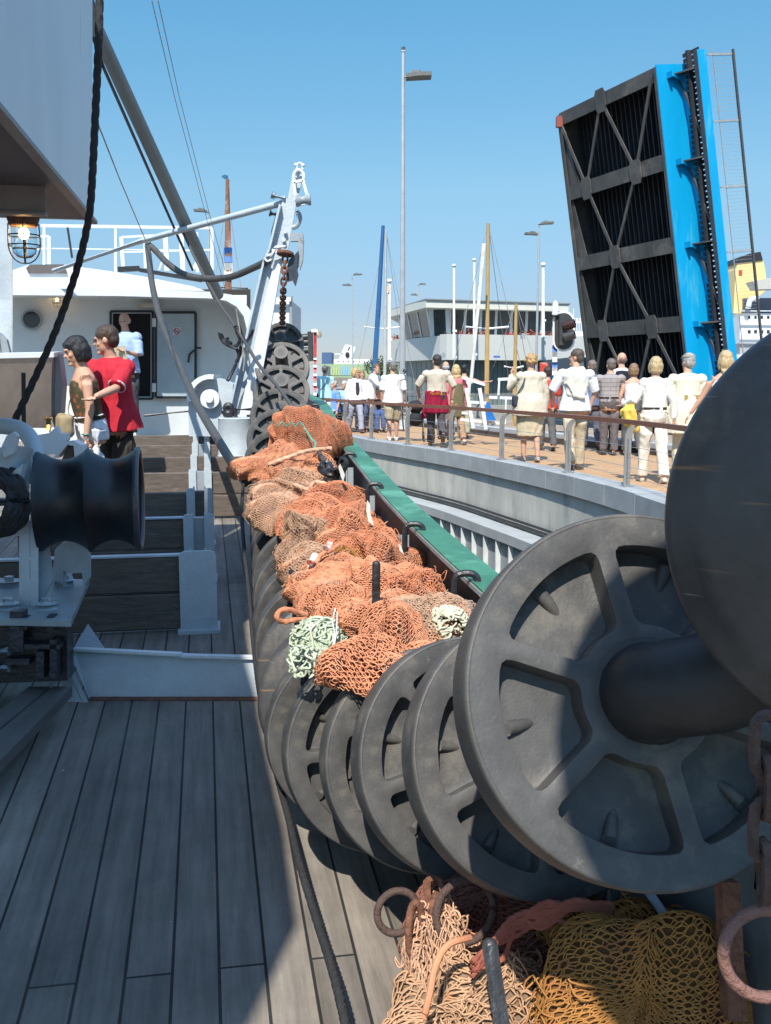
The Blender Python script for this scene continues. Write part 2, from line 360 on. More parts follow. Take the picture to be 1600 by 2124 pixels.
# ---- ship deck
BULX = [(-8,.95),(0,.82),(1.53,.62),(3.1,.295),(4.8,.01),(6.4,-.20),(9,-.53),(13.1,-.97),(17,-1.9)]   # y, x of the inner bulwark face
def bulx(y):
    for (y0,x0),(y1,x1) in zip(BULX, BULX[1:]):
        if y <= y1: return x0+(x1-x0)*(y-y0)/(y1-y0)
    return BULX[-1][1]
ys = [BULX[0][0]]+[i*.5 for i in range(-15,35)]
def bulline(off, h, y0=-8, y1=17, n=60):
    P = catmull([(bx+off, by, 0) for by, bx in BULX], 6); out = []
    for p in P:
        if y0 <= p.y <= y1: out.append(Vector((p.x, p.y, dz(p.x,p.y)+h)))
    return out
m_deck = brickmat('weathered_deck_planks', (.30,.262,.22), (.175,.157,.135), (.024,.022,.022), 6.5, .118, .0045, rough=.75, rot=R(90), noise_s=14, stretch=(.12,1.6,1), bump=.6, stain=(.20,.205,.13), vscale=.5, off=.37)
bl = bulline(0,0)
deck_o = bpy.data.objects.new('deck', None)
mb = MB(); vs = []
for p in bl: vs += [Vector((-9,p.y+ (p.x+9)*.18,0)), Vector((p.x,p.y,0))]
vs = [MSHIPI @ Vector((v.x,v.y,dz(v.x,v.y))) for v in vs]
mb.add(vs, [(2*i,2*i+1,2*i+3,2*i+2) for i in range(len(bl)-1)])
deck = mb.build('deck', m_deck, world=False); deck.matrix_world = MSHIP; tag(deck, kind='structure')
# bulwark
bw = thing('bulwark', 'ship side bulwark with bright green cap rail and black iron hoops', 'bulwark', bulline(0,0)[20])
H = .80
def sweep(mb, sec):  # sec: list of (off,h)
    lines = [bulline(a,b) for a,b in sec]; n = len(lines[0]); k = len(sec)
    mb.add([p for l in lines for p in l], [(j*n+i, j*n+i+1, ((j+1)%k)*n+i+1, ((j+1)%k)*n+i) for j in range(k) for i in range(n-1)])
mb = MB(); sweep(mb, [(-.005,-.3),(.02,-.3),(.10,H-.012),(.075,H-.012)]); mb.build('side_plate', mat('bulwark_inner_paint', (.15,.17,.175), .55, var=.35, vs=4, bump=.3, col2=(.08,.06,.05), m2=.15, m2s=3), bw, smooth=True)
mb = MB(); sweep(mb, [(.012,H-.01),(.132,H-.01),(.132,H+.012),(.012,H+.012)]); mb.build('cap_rail', M_GREEN, bw)
mb = MB(); sweep(mb, [(.008,H-.012),(.0118,H-.012),(.0118,H+.004),(.008,H+.004)]); mb.build('cap_edge', M_GREYP, bw)
mb = MB(); sweep(mb, [(.14,-3),(.5,-3),(.5,-2.9),(.12,H-.02)]); mb.build('hull_side', mat('hull_paint', (.05,.055,.06), .5, var=.3), bw)
for y in (.9,2.0,3.2,4.3,5.4,6.6,7.8,9.2,10.6,12):
    x = bulx(y); z = dz(x,y); mb = MB(); mb.box((x-.015,y,z+.38),(.05,.012,.74)); mb.box((x-.035,y,z+.38),(.01,.04,.74)); mb.build('frame_rib', M_GREYP, bw)
hoop_px = [(600+.0,0,0)]
for hx, hy in ((960,1212),(835,1105),(770,1018),(715,952),(676,905),(655,870),(648,846)):
    p = deckpt(hx, hy, H); y = p.y; x = bulx(y); z = dz(x,y)+H; r = .012
    pts = [(x+.03,y-.005,z-.0),(x+.028,y,z+.022),(x+.01,y,z+.036),(x-.025,y,z+.036),(x-.043,y,z+.02),(x-.047,y,z-.03),(x-.047,y,z-.22)]
    mb = MB(); mb.tube(catmull(pts,4), r, 8); mb.build('hoop', M_BLACK, bw, smooth=True)
# ================= BOBBINS
def wheel_mesh(name, RR=.3, T=.095, N=72):
    """cast wheel, +Z is the visible face: flat rim, 6 spokes, rounded windows sunk to a web plate with small pegs"""
    mb = MB(); nsp = 6; r1, r2 = .37*RR, .81*RR; hw = .052*RR; rc = .055*RR; zt = T/2; zf = zt-T*.5; Ro, Ri = .968*RR, .30*RR; half = math.pi/nsp
    def inside(r, a):   # signed depth inside the window, a measured from the window's middle
        lat = r*math.sin(half-abs(a)) if abs(a) < half else -1
        A_, B_, C_ = lat-hw, r2-r, r-r1; ax, bx, cx = max(rc-A_,0), max(rc-B_,0), max(rc-C_,0); return rc-math.sqrt(ax*ax+bx*bx+cx*cx)
    rm = .60*RR; out = []; bnd = []
    for k in range(N):
        th = 2*math.pi*(k+.5)/N; dx, dy = math.cos(th), math.sin(th); lo, hi = 0, .5*RR
        for _ in range(26):
            m = (lo+hi)/2; X, Y_ = rm+dx*m, dy*m
            if inside(math.hypot(X,Y_), math.atan2(Y_,X)) > 0: lo = m
            else: hi = m
        out.append((rm+dx*lo, dy*lo)); lo, hi = 0, RR
        for _ in range(30):
            m = (lo+hi)/2; X, Y_ = rm+dx*m, dy*m; r = math.hypot(X,Y_)
            if r < Ro and r > Ri and abs(math.atan2(Y_,X)) < half: lo = m
            else: hi = m
        bnd.append((rm+dx*lo, dy*lo))
    for cr_, ca_ in ((Ro,half),(Ro,-half),(Ri,half),(Ri,-half)):   # pull the nearest boundary point onto each sector corner
        cx_, cy_ = cr_*math.cos(ca_), cr_*math.sin(ca_); j = min(range(N), key=lambda q: (bnd[q][0]-cx_)**2+(bnd[q][1]-cy_)**2); bnd[j] = (cx_, cy_)
    def scl(P, d): # move outline points outward (d>0) along the direction from the window centre
        o = []
        for x, y in P: L = math.hypot(x-rm, y); o.append((rm+(x-rm)*(L+d)/L, y*(L+d)/L))
        return o
    levels = [(bnd, zt), (scl(out,.0022), zt), (scl(out,.0006), zt-.0007), (out, zt-.0024), (scl(out,-.001), zf+.007), (scl(out,-.003), zf+.002), (scl(out,-.008), zf), (scl(out,-.03), zf)]
    for s_ in range(nsp):
        a0 = 2*math.pi*(s_+.5)/nsp; ca, sa = math.cos(a0), math.sin(a0); vs = []
        for P, z in levels: vs += [(x*ca-y*sa, x*sa+y*ca, z) for x, y in P]
        K = len(levels); fs = [(i*N+j, i*N+(j+1)%N, (i+1)*N+(j+1)%N, (i+1)*N+j) for i in range(K-1) for j in range(N)]
        fs.append(tuple((K-1)*N+j for j in range(N))); mb.add(vs, fs)
        pr_ = [(.84,.032,.16),(.76,.032,.12),(.70,.030,.03),(.65,.026,-.08),(.60,.020,-.2)]
        mb.tube([(r*RR*ca, r*RR*sa, zf+T*h_*.5) for r, _, h_ in pr_], [q*RR*1.25 for _, q, _ in pr_], 14)
    mb.lathe([(0.001,zt-.0006),(Ri+.004,zt-.0006)],(0,0,0),(0,0,1),96,closed=True)
    e = T/2; prof = [(.955,e-.0005),(.969,e-.0002),(.976,e+.0006),(.982,e+.0002),(.990,e-.002),(.9955,e-.006),(.998,e-.014),(1.0,0),(.998,-e+.014),(.9955,-e+.006),(.988,-e+.001),(.97,-e),(.82,-e),(.80,-.35*T),(.40,-.35*T),(.38,-e),(.001,-e)]
    mb.lathe([(p*RR,z) for p,z in prof],(0,0,0),(0,0,1),160,closed=True)
    me = bpy.data.meshes.new(name); me.from_pydata(mb.v, [], mb.f); import bmesh
    bm = bmesh.new(); bm.from_mesh(me); bmesh.ops.remove_doubles(bm, verts=bm.verts, dist=.00005); bmesh.ops.recalc_face_normals(bm, faces=bm.faces); bm.to_mesh(me); bm.free(); return me
def rubber(name, c, c2, m2):
    m = mat(name, c, .55, var=.38, vs=9, bump=.10, bs=160, col2=c2, m2=m2, m2s=4.5, spec=.4)
    nt = m.node_tree; N = nt.nodes; L = nt.links; b = N['Principled BSDF']; src = b.inputs['Base Color'].links[0].from_socket; tc = [n for n in N if n.type=='TEX_COORD'][0]
    # scuffs: pale fine scratches, concentric mould lines, and worn light edges
    v = N.new('ShaderNodeTexNoise'); v.inputs['Scale'].default_value = 30; v.inputs['Detail'].default_value = 10; v.inputs['Roughness'].default_value = .8; L.new(tc.outputs['Object'], v.inputs['Vector'])
    r = N.new('ShaderNodeValToRGB'); r.color_ramp.elements[0].position = .60; r.color_ramp.elements[1].position = .72; L.new(v.outputs['Fac'], r.inputs[0])
    g = N.new('ShaderNodeNewGeometry'); rp = N.new('ShaderNodeValToRGB'); rp.color_ramp.elements[0].position = .53; rp.color_ramp.elements[1].position = .62; L.new(g.outputs['Pointiness'], rp.inputs[0])
    ad = N.new('ShaderNodeMath'); ad.operation = 'MULTIPLY_ADD'; ad.inputs[1].default_value = .35; L.new(r.outputs[0], ad.inputs[0]); mm = N.new('ShaderNodeMath'); mm.operation='MULTIPLY'; mm.inputs[1].default_value=.55; L.new(rp.outputs[0], mm.inputs[0]); L.new(mm.outputs[0], ad.inputs[2]); ad.use_clamp = True
    mx = N.new('ShaderNodeMix'); mx.data_type='RGBA'; L.new(ad.outputs[0], mx.inputs[0]); L.new(src, mx.inputs[6]); mx.inputs[7].default_value = (.24,.225,.195,1); L.new(mx.outputs[2], b.inputs['Base Color'])
    return m
M_RUB = rubber('worn_black_rubber', (.078,.075,.072), (.135,.122,.10), .34)
M_RUBD = rubber('dark_rubber', (.055,.054,.055), (.09,.08,.07), .25)
wm_hi = wheel_mesh('bobbin_disc'); wm_md = wm_hi; wm_lo = wheel_mesh('bobbin_disc_far', N=40)
for q in (wm_hi, wm_lo): q.shade_smooth(); q.materials.append(M_RUB)
try:
    for q in (wm_hi, wm_lo): q.set_sharp_from_angle(angle=R(32))
except Exception: pass
def dome_mesh():
    mb = MB(); prof = [(0,.09),(.05,.089),(.10,.084),(.15,.075),(.2,.062),(.24,.048),(.262,.038),(.266,.032),(.290,.026),(.298,.018),(.302,.005),(.302,-.035),(.296,-.045),(.28,-.05),(.08,-.05),(.08,-.2),(.0,-.2)]
    mb.lathe(prof[1:-1], (0,0,0), (0,0,1), 160); me = bpy.data.meshes.new('dome'); me.from_pydata(mb.v, [], mb.f); me.shade_smooth(); 
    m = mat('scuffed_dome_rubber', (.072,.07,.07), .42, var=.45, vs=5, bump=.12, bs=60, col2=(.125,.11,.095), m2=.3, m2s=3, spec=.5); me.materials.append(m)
    nt = m.node_tree; N = nt.nodes; L = nt.links; b = N['Principled BSDF']; src = b.inputs['Base Color'].links[0].from_socket; tc = [n for n in N if n.type=='TEX_COORD'][0]
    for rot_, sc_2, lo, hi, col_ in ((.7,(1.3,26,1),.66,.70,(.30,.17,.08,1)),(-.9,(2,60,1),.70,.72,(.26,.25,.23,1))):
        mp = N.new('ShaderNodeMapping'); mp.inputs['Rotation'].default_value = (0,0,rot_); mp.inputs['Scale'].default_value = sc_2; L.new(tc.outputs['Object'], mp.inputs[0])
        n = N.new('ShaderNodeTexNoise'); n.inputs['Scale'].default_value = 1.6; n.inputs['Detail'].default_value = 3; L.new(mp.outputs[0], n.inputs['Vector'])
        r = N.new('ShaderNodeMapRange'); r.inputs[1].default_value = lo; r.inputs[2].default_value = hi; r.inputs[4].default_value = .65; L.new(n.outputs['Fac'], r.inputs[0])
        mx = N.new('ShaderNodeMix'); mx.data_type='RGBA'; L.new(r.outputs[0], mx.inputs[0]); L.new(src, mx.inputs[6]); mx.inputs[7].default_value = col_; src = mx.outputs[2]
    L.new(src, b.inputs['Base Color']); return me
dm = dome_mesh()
def bobbin(c, n, kind, label, scale=1, hub=.12, roll=0, hr=.075):
    n = Vector(n).normalized(); o = thing('bobbin', label, 'bobbin', c, group='rubber bobbins threaded on the trawl ground gear'); 
    q = n.to_track_quat('Z','Y') ; o.rotation_euler = (q.to_matrix() @ Matrix.Rotation(roll,3,'Z')).to_euler(); o.scale = (scale,)*3
    me = {'hi':wm_hi,'md':wm_md,'lo':wm_lo,'dome':dm}[kind]
    w = bpy.data.objects.new('wheel_disc', me); COL.objects.link(w); w.parent = o
    if hub:
        mb = MB(); mb.lathe([(hr*1.18,.03),(hr*1.1,.05),(hr,.058),(hr*.96,.06+hub-.03),(hr*1.05,.06+hub-.02),(hr*1.05,.06+hub),(hr*.4,.06+hub)], (0,0,0),(0,0,1), 32); mb.build('hub', M_RUBD, o, smooth=True, world=False)
    return o
def nrm(yaw, el): return (math.sin(R(yaw))*math.cos(R(el)), -math.cos(R(yaw))*math.cos(R(el)), math.sin(R(el)))
WPOS = []
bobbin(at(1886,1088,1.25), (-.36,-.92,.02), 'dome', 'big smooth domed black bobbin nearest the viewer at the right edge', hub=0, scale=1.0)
near = [((1322,1445),1.56,9,24,'hi','largest spoked bobbin in front, half in shade',0.0,R(-20)),
        ((1120,1565),2.05,15,24,'hi','second spoked bobbin, just behind the largest one',.22,R(20)),
        ((975,1570),2.38,17,20,'hi','third spoked bobbin back from the viewer, under the loose orange net',.12,R(12)),
        ((890,1572),2.60,15,16,'hi','fourth spoked bobbin, narrow face seen left of the third',.10,R(35)),
        ((795,1550),2.82,16,12,'hi','fifth spoked bobbin, where the row bends and touches the deck',.1,R(0))]
for (px,py),Y,yaw,el,k,lab,hub,roll in near:
    c = at(px,py,Y); WPOS.append(c); bobbin(c, nrm(yaw,el), k, lab, hub=hub, roll=roll, hr=.074 if k=='hi' else .07)
_c = WPOS[0]; _n = Vector(nrm(9,24)); _w0 = at(1886,1088,1.25); _b1 = [o for o in COL.objects if o.get('label','').startswith('largest spoked')][0]
mb = MB(); _p = catmull([_c+_n*.035, _c+_n*.09, _c.lerp(_w0,.45)+Vector((.01,-.02,-.05)), _w0+Vector((-.03,.07,-.06)), _w0+Vector((0,.03,0))],6); mb.tube(_p, [.088,.083,.079,.077]+[.075]*(len(_p)-4), 40); mb.build('hub', mat('black_hub_rubber', (.026,.026,.028), .5, var=.4, vs=9, bump=.1, bs=60, col2=(.06,.055,.05), m2=.2, m2s=6), _b1, True)
nb = thing('shade_block', 'round block added out of view to shade the nearest bobbins', 'block', (.36,0,2.86))  # invented block, out of view, added to cast shade on the nearest bobbins
mb = MB(); mb.lathe([(.05,.05),(.32,.05),(.345,.03),(.32,0),(.345,-.03),(.32,-.05),(.05,-.05)], (.36,0,2.86), (-.12,-.7,.75), 48); mb.build('sheave', M_GREYP, nb, True)  # disc sized and placed only for the shadow it throws
mb = MB(); mb.cyl((.36,0,2.86),(.40,-.2,4.6),.035); mb.build('shade_block_hanger', M_PALE, nb, True)
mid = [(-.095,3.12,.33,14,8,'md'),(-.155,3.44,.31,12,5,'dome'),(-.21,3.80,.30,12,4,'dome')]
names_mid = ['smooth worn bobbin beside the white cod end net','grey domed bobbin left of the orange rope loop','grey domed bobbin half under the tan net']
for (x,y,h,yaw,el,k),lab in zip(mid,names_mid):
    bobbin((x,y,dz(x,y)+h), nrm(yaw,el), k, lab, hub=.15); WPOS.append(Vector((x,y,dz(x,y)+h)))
ys_ = [4.15,4.52,4.9,5.28,5.68,6.08,6.5,6.95,7.4,7.9]
ordw = ['nearest','second','third','fourth','fifth','sixth','seventh','eighth','ninth','tenth']
for i, y in enumerate(ys_):
    x = -.265 - (y-4.15)*.142; h = .30+ max(0,(y-7.0))*.12
    bobbin((x,y,dz(x,y)+h), nrm(12+random.uniform(-3,3), random.uniform(-3,4)), 'lo', ordw[i]+' of the shaded bobbins lying on deck left of the orange nets', hub=.25, roll=random.random()); 
hang = [((577,962),8.7,8,10),((579,915),9.25,8,14),((582,868),9.8,8,16),((584,815),10.5,6,20),((586,764),11.0,4,24),((586,714),11.7,2,12)]
lab_h = ['lowest of the hanging bobbins, half covered by the orange net','second lowest bobbin hanging below the gallows','third bobbin up of the row hanging by the gallows','fourth bobbin up of the row hanging by the gallows','bobbin just under the topmost small one','small topmost bobbin hanging on the rusty chain']
for i, ((px,py),Y,yaw,el) in enumerate(hang):
    bobbin(at(px,py,Y), nrm(yaw,el), 'md' if i>1 else 'lo', lab_h[i], hub=.35, roll=R(30 if i<5 else 10), scale=.84 if i==5 else 1.0, hr=.07)
# ================= SHIP STRUCTURE
AX = Vector((SX, SY, TILT)).normalized(); TR = SR.copy()
def pl(px, py, P0, n=AX):
    r = ray(px, py); E = Vector((0,0,EYE)); return E + r*((Vector(P0)-E).dot(n)/r.dot(n))
# --- overhanging upper deck house, seen from below at top left
Cn = gnd(192,457,2.5); C0 = gnd(0,230,2.5); back = (C0-Cn).normalized()
far_end = Cn
uh = thing('deckhouse', 'pale grey overhanging deckhouse side above the deck at upper left', 'deckhouse', Cn)
def S0(y, dx): t_ = (Cn.y-y)/(-back.y); p = Cn+back*t_; return p+Vector((dx,0,0))
route = [Cn, S0(3.1,0), S0(2.95,-.16), S0(1.2,-.14), S0(.2,-.10), S0(-.35,-.10), S0(-.8,-.26), S0(-1.1,-.9), S0(-1.2,-4.5)]  # unseen near edge is bent to shape the deckhouse shadow on deck
UPV = Vector((0.05,0,1.25))
mb = MB(); n_ = len(route); inn = [p-TR*.03 for p in route]
vs = route+inn+[p+UPV for p in route]+[p+UPV for p in inn]
mb.add(vs, [(i,i+1,2*n_+i+1,2*n_+i) for i in range(n_-1)]+[(n_+i,n_+i+1,3*n_+i+1,3*n_+i) for i in range(n_-1)]+[(i,i+1,n_+i+1,n_+i) for i in range(n_-1)]+[(2*n_+i,2*n_+i+1,3*n_+i+1,3*n_+i) for i in range(n_-1)])
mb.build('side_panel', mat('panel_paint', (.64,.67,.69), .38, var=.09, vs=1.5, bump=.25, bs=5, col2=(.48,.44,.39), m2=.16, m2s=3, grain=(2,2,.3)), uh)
mb = MB(); mb.hexa([far_end-TR*.031, far_end-TR*5, far_end-TR*5-AX*.03, far_end-TR*.031-AX*.03]+[p+Vector((0,0,1.25)) for p in (far_end-TR*.031, far_end-TR*5, far_end-TR*5-AX*.03, far_end-TR*.031-AX*.03)])
mb.build('front_panel', M_WHITE, uh)
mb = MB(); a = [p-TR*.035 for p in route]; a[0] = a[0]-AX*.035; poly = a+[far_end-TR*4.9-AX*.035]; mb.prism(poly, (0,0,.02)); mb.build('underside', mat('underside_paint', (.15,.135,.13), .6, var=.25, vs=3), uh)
bp = gnd(140,397,2.48); mb = MB()
for k in range(3): q = bp+back*(1.15*k); mb.bar(q-TR*.1+Vector((0,0,-.045)), q-TR*4.6+Vector((0,0,-.045)), .012, .13); mb.bar(q-TR*.1+Vector((0,0,-.11)), q-TR*4.6+Vector((0,0,-.11)), .07, .012)
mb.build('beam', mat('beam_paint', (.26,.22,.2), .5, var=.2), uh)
near_end = S0(3.2,0)
mb = MB(); mb.bar(far_end+Vector((.006,0,-.012)), near_end+Vector((.006,0,-.012)), .045, .02); mb.build('edge_lip', mat('lip_paint', (.25,.23,.22), .5), uh)
# --- caged lamps
def caged_lamp(c, s, label, em):
    t = thing('bulkhead_lamp', label, 'lamp', c, group='caged deck lamps', scale=s)
    mb = MB(); mb.lathe([(.03,.10),(.075,.095),(.085,.06),(.08,.03),(.07,.0),(.06,-.005)], (0,0,0),(0,0,1),24); mb.build('lamp_base', M_RUST if s > .8 else M_STEEL, t, True, world=False)
    g = bpy.data.materials.get('lamp_glass')
    if not g:
        g = bpy.data.materials.new('lamp_glass'); g.use_nodes = True; b = g.node_tree.nodes['Principled BSDF']; b.inputs['Transmission Weight'].default_value = 1; b.inputs['Roughness'].default_value = .08; b.inputs['IOR'].default_value = 1.15; b.inputs['Base Color'].default_value = (.93,.95,.95,1)
        e = bpy.data.materials.new('lamp_filament'); e.use_nodes = True; b = e.node_tree.nodes['Principled BSDF']; b.inputs['Emission Color'].default_value = (1,.55,.18,1); b.inputs['Emission Strength'].default_value = 45; b.inputs['Base Color'].default_value = (1,.7,.4,1)
    mb = MB(); mb.lathe([(.062,0),(.064,-.06),(.063,-.11),(.055,-.14),(.035,-.16),(.005,-.166)], (0,0,0),(0,0,1),28, closed=True); mb.build('glass', g, t, 2, world=False)
    mb = MB(); mb.ell((0,0,-.04),(.022,.022,.03)); mb.build('bulb', bpy.data.materials['lamp_filament'], t, 2, world=False)
    mb = MB()
    for z, r in ((-.05,.078),(-.10,.08)): mb.tube([(r*math.cos(a), r*math.sin(a), z) for a in [2*math.pi*i/24 for i in range(25)]], .0035, 6, cap=False)
    for k in range(4):
        a = math.pi*k/2+.3; mb.tube(catmull([(r*math.cos(a), r*math.sin(a), z) for r, z in ((.075,.01),(.078,-.1),(.062,-.155),(.03,-.185),(0,-.19))],4), .0035, 6)
    mb.build('cage', M_BLACK, t, True, world=False); return t
caged_lamp(at(49,468,5.15), .98, 'lit glass lamp in a rusty wire cage under the deckhouse overhang', 1)
# --- mast post and steel box at left
pm = thing('mast_post', 'pale blue round steel post at the left edge', 'post', at(5,880,9.6))
mb = MB(); mb.tube([at(3,930,9.6), at(3,300,9.6)], .11, 28); mb.build('tube', M_PALE, pm, True)
mb = MB(); mb.bar(at(4,752,9.4), at(-4,690,9.4), .05,.02); mb.prism([at(0,690,9.4),at(14,705,9.4),at(22,738,9.4),at(0,738,9.4)], (0,.05,0)); mb.build('bracket', M_GREYP, pm)
bx_ = thing('steel_box', 'brushed steel locker with brownish reflections at the left edge', 'locker', at(50,890,8.3))
mb = MB(); P = [(-80,742),(108,738),(106,888),(-80,886)]; a = [pl(x,y,at(50,800,8.3)) for x,y in P]; mb.prism(a, AX*.5); mb.build('body', mat('stained_steel_plate', (.40,.31,.26), .24, metal=.85, var=.35, vs=2.2, grain=(1.5,1.5,.8), bump=.12, bs=14), bx_)
mb = MB(); mb.prism([pl(x,y,at(50,800,8.27)) for x,y in [(-80,735),(112,731),(112,741),(-80,745)]], AX*.56); mb.build('lid_rim', M_WHITE, bx_)
mb = MB(); mb.prism([pl(x,y,at(50,800,8.5)) for x,y in [(109,738),(122,735),(130,800),(126,860),(112,888)]], AX*.3); mb.build('end_plate', M_GREYP, bx_)
mb = MB(); mb.prism([pl(x,y,at(50,800,8.35)) for x,y in [(92,742),(104,742),(105,808),(94,806)]], AX*-.02); mb.build('hinge', M_WHITE, bx_)
t = thing('valve', 'small brass valve hanging beside the steel locker', 'valve', at(101,880,8.2)); mb = MB(); mb.cyl(at(101,869,8.2), at(101,893,8.2), .02); mb.cyl(at(93,868,8.2), at(109,868,8.2), .012); mb.build('body', mat('brass', (.55,.36,.12), .3, metal=1, var=.2), t, True); mb = MB(); mb.tube([at(100,905,8.15),at(104,915,8.15),at(110,908,8.15),at(106,900,8.15),at(103,893,8.15)], .006, 6); mb.build('hook', M_BLACK, t, True)
rod = MB(); rod.cyl(at(49,773,5.2), at(50,893,5.2), .011); tag(rod.build('upright_rod', M_BLACK, None, True), 'thin black upright rod in front of the steel locker', 'rod')
sf = thing('bracket', 'white angled steel brackets beside the couple, left of the roller', 'bracket', at(110,930,7.2))
mb = MB(); mb.prism([at(x,y,7.2) for x,y in [(74,903),(103,898),(118,884),(124,898),(141,900),(141,912),(118,942),(82,944)]], (0,.06,0)); mb.build('web_plate', M_WHITE, sf)
mb = MB(); mb.prism([at(x,y,7.0) for x,y in [(136,916),(152,914),(170,924),(172,960),(156,962),(153,925),(140,922),(118,950),(112,948)]], (0,.12,0)); mb.build('flange', M_WHITE, sf)
mb = MB(); mb.prism([at(x,y,7.05) for x,y in [(140,926),(150,926),(155,962),(125,962)]], (0,.1,0)); mb.build('timber_infill', mat('old_timber', (.16,.125,.095), .85, var=.35, vs=6, grain=(3,.4,8), bump=.3), sf)
mb = MB(); mb.prism([at(x,y,9.8) for x,y in [(124,800),(140,803),(160,800),(175,835),(170,862),(126,858)]], (0,.2,0)); mb.prism([at(x,y,9.8) for x,y in [(126,864),(150,864),(158,882),(133,882)]], (0,.2,0)); mb.build('lit_plate', M_WHITE, sf)
# --- double roller (fairlead drum)
rc = at(186,1037,4.25)
rl = thing('double_roller', 'big dark double waisted roller on its grey stand', 'roller', rc)
mb = MB(); hl = .207
prof = []
for i in range(41):
    u = -1+i/20; w = abs(math.sin(u*math.pi)); r_ = .228-.052*(w**.8) - (.01 if abs(u) > .97 else 0); prof.append((r_, u*hl))
mb.lathe([(.19,-hl+.015)]+prof+[(.205,hl+.004),(.195,hl-.03),(.05,hl-.05)], rc, TR, 64); mb.build('drum', mat('gloss_dark_enamel', (.010,.012,.016), .42, var=.4, vs=8, bump=.06, bs=30, spec=.5, col2=(.03,.024,.022), m2=.1, m2s=9), rl, True)
mb = MB(); mb.tube([rc+TR*hl+(Vector((0,0,1))*math.cos(a)+AX*math.sin(a))*.214 for a in [2*math.pi*i/40 for i in range(41)]], .014, 8, cap=False); mb.build('rim', M_DARKPAINT, rl, True)
mb = MB(); mb.cyl(rc-TR*.5, rc+TR*.1, .03); mb.build('axle', M_STEEL, rl, True)
mb = MB()
for x0,x1,yy in ((40,62,1270),(63,80,1262)):
    mb.hexa([at(x0,yy,4.1),at(x1,yy,4.1),at(x1,yy,4.2),at(x0,yy,4.2),at(x0,938,4.1),at(x1,938 if x0<60 else 990,4.1),at(x1,938 if x0<60 else 990,4.2),at(x0,938,4.2)])
mb.build('stand_post', M_PALE, rl)
mb = MB(); mb.prism([at(x,y,4.22) for x,y in [(64,1000),(80,1000),(108,1205),(80,1262),(64,1262)]], (0,.03,0)); mb.prism([at(x,y,4.15) for x,y in [(18,1095),(40,1090),(40,1112),(18,1112)]], (0,.2,0)); mb.build('gusset', M_PALE, rl)
mb = MB(); mb.prism([at(x,y,4.45) for x,y in [(130,1215),(130,1128),(140,1122),(165,1122),(182,1134),(183,1200),(174,1218),(170,1188),(145,1190),(132,1184)]], (0,.05,0)); mb.prism([at(x,y,4.5) for x,y in [(108,1205),(114,1140),(130,1125),(130,1180),(140,1215)]], (0,.1,0)); mb.build('end_bracket', M_PALE, rl)
mb = MB(); pz = at(60,1268,4.1).z
mb.hexa([gnd(-60,1296,pz),gnd(148,1300,pz),gnd(186,1212,pz),gnd(-60,1208,pz)]+[p+Vector((0,0,.025)) for p in (gnd(-60,1296,pz),gnd(148,1300,pz),gnd(186,1212,pz),gnd(-60,1208,pz))]); mb.build('base_plate', M_GREYP, rl)
for x,y in ((133,1213),(98,1262),(18,1262),(20,1215)):
    p = gnd(x,y,pz+.025); mb = MB(); mb.cyl(p,p+Vector((0,0,.022)),.045,20); b = mb.build('foot_pad', M_PALE, rl, True); mb = MB(); mb.cyl(p+Vector((0,0,.022)),p+Vector((0,0,.045)),.022,6); mb.build('bolt', M_PALE, b)
# arch pipe
ap = MB(); ap.tube(catmull([at(-30,884,4.4),at(10,884,4.35),at(45,892,4.3),at(66,915,4.25),at(74,950,4.2),at(75,1002,4.2)],5), .036, 14); tag(ap.build('arch_pipe', M_PALE, None, True), 'pale grey bent pipe arching over from the left edge', 'pipe')
fl = thing('fairlead', 'grey flared steel fairlead with a black mouth at the left edge', 'fairlead', at(10,950,4.0))
mb = MB(); c = at(0,960,4.05); mb.lathe([(.06,.1),(.07,.05),(.09,.02),(.13,-.02),(.138,-.03),(.12,-.03),(.05,.05)], c, (.25,-.25,-1), 28); mb.build('flare', M_PALE, fl, True)
mb = MB(); mb.prism([at(x,y,3.95) for x,y in [(4,925),(14,904),(28,896),(36,904),(30,940),(8,950)]], (0,.03,0)); mb.prism([at(x,y,3.98) for x,y in [(18,985),(48,962),(38,1010),(16,1005)]], (0,.05,0)); mb.build('lug', M_PALE, fl)
cr_ = MB()
for k in range(5):
    rr_ = .075+.009*k; c = at(-14,1040,3.95); cr_.rope([c+Vector((math.cos(a)*rr_*1.1, .02*k-.04+.02*math.sin(3*a+k), math.sin(a)*rr_*1.25)) for a in [2*math.pi*i/30 for i in range(31)]], .017)
tag(cr_.build('rope_coil', M_ROPEB, None, True), 'coil of thick black rope hanging at the left edge', 'rope')
mc = thing('machine_base', 'black greasy machinery block under the roller stand', 'machinery', at(70,1400,4.0))
mb = MB(); mb.hexa([at(-80,1420,3.95),at(140,1412,3.95),at(158,1390,4.4),at(-80,1390,4.4),at(-80,1300,3.95),at(140,1305,3.95),at(150,1296,4.4),at(-80,1296,4.4)]); mb.build('housing', M_BLACK, mc)
mb = MB(); 
for x0,y0,x1,y1 in ((30,1262,58,1345),(106,1272,120,1302),(52,1275,66,1300),(60,1330,132,1340),(84,1345,100,1400),(112,1320,126,1400),(20,1360,70,1372)): mb.prism([at(x0,y0,3.93),at(x1,y0,3.93),at(x1,y1,3.93),at(x0,y1,3.93)], (0,-.05,0))
mb.build('lever', mat('greasy_iron', (.03,.032,.04), .4, var=.5, vs=20, bump=.6, bs=60), mc)
for yy in (1352,1386): mb = MB(); mb.cyl(at(-30,yy,3.9),at(19,yy-2,3.9),.02); mb.build('shaft', M_PALE, mc, True)
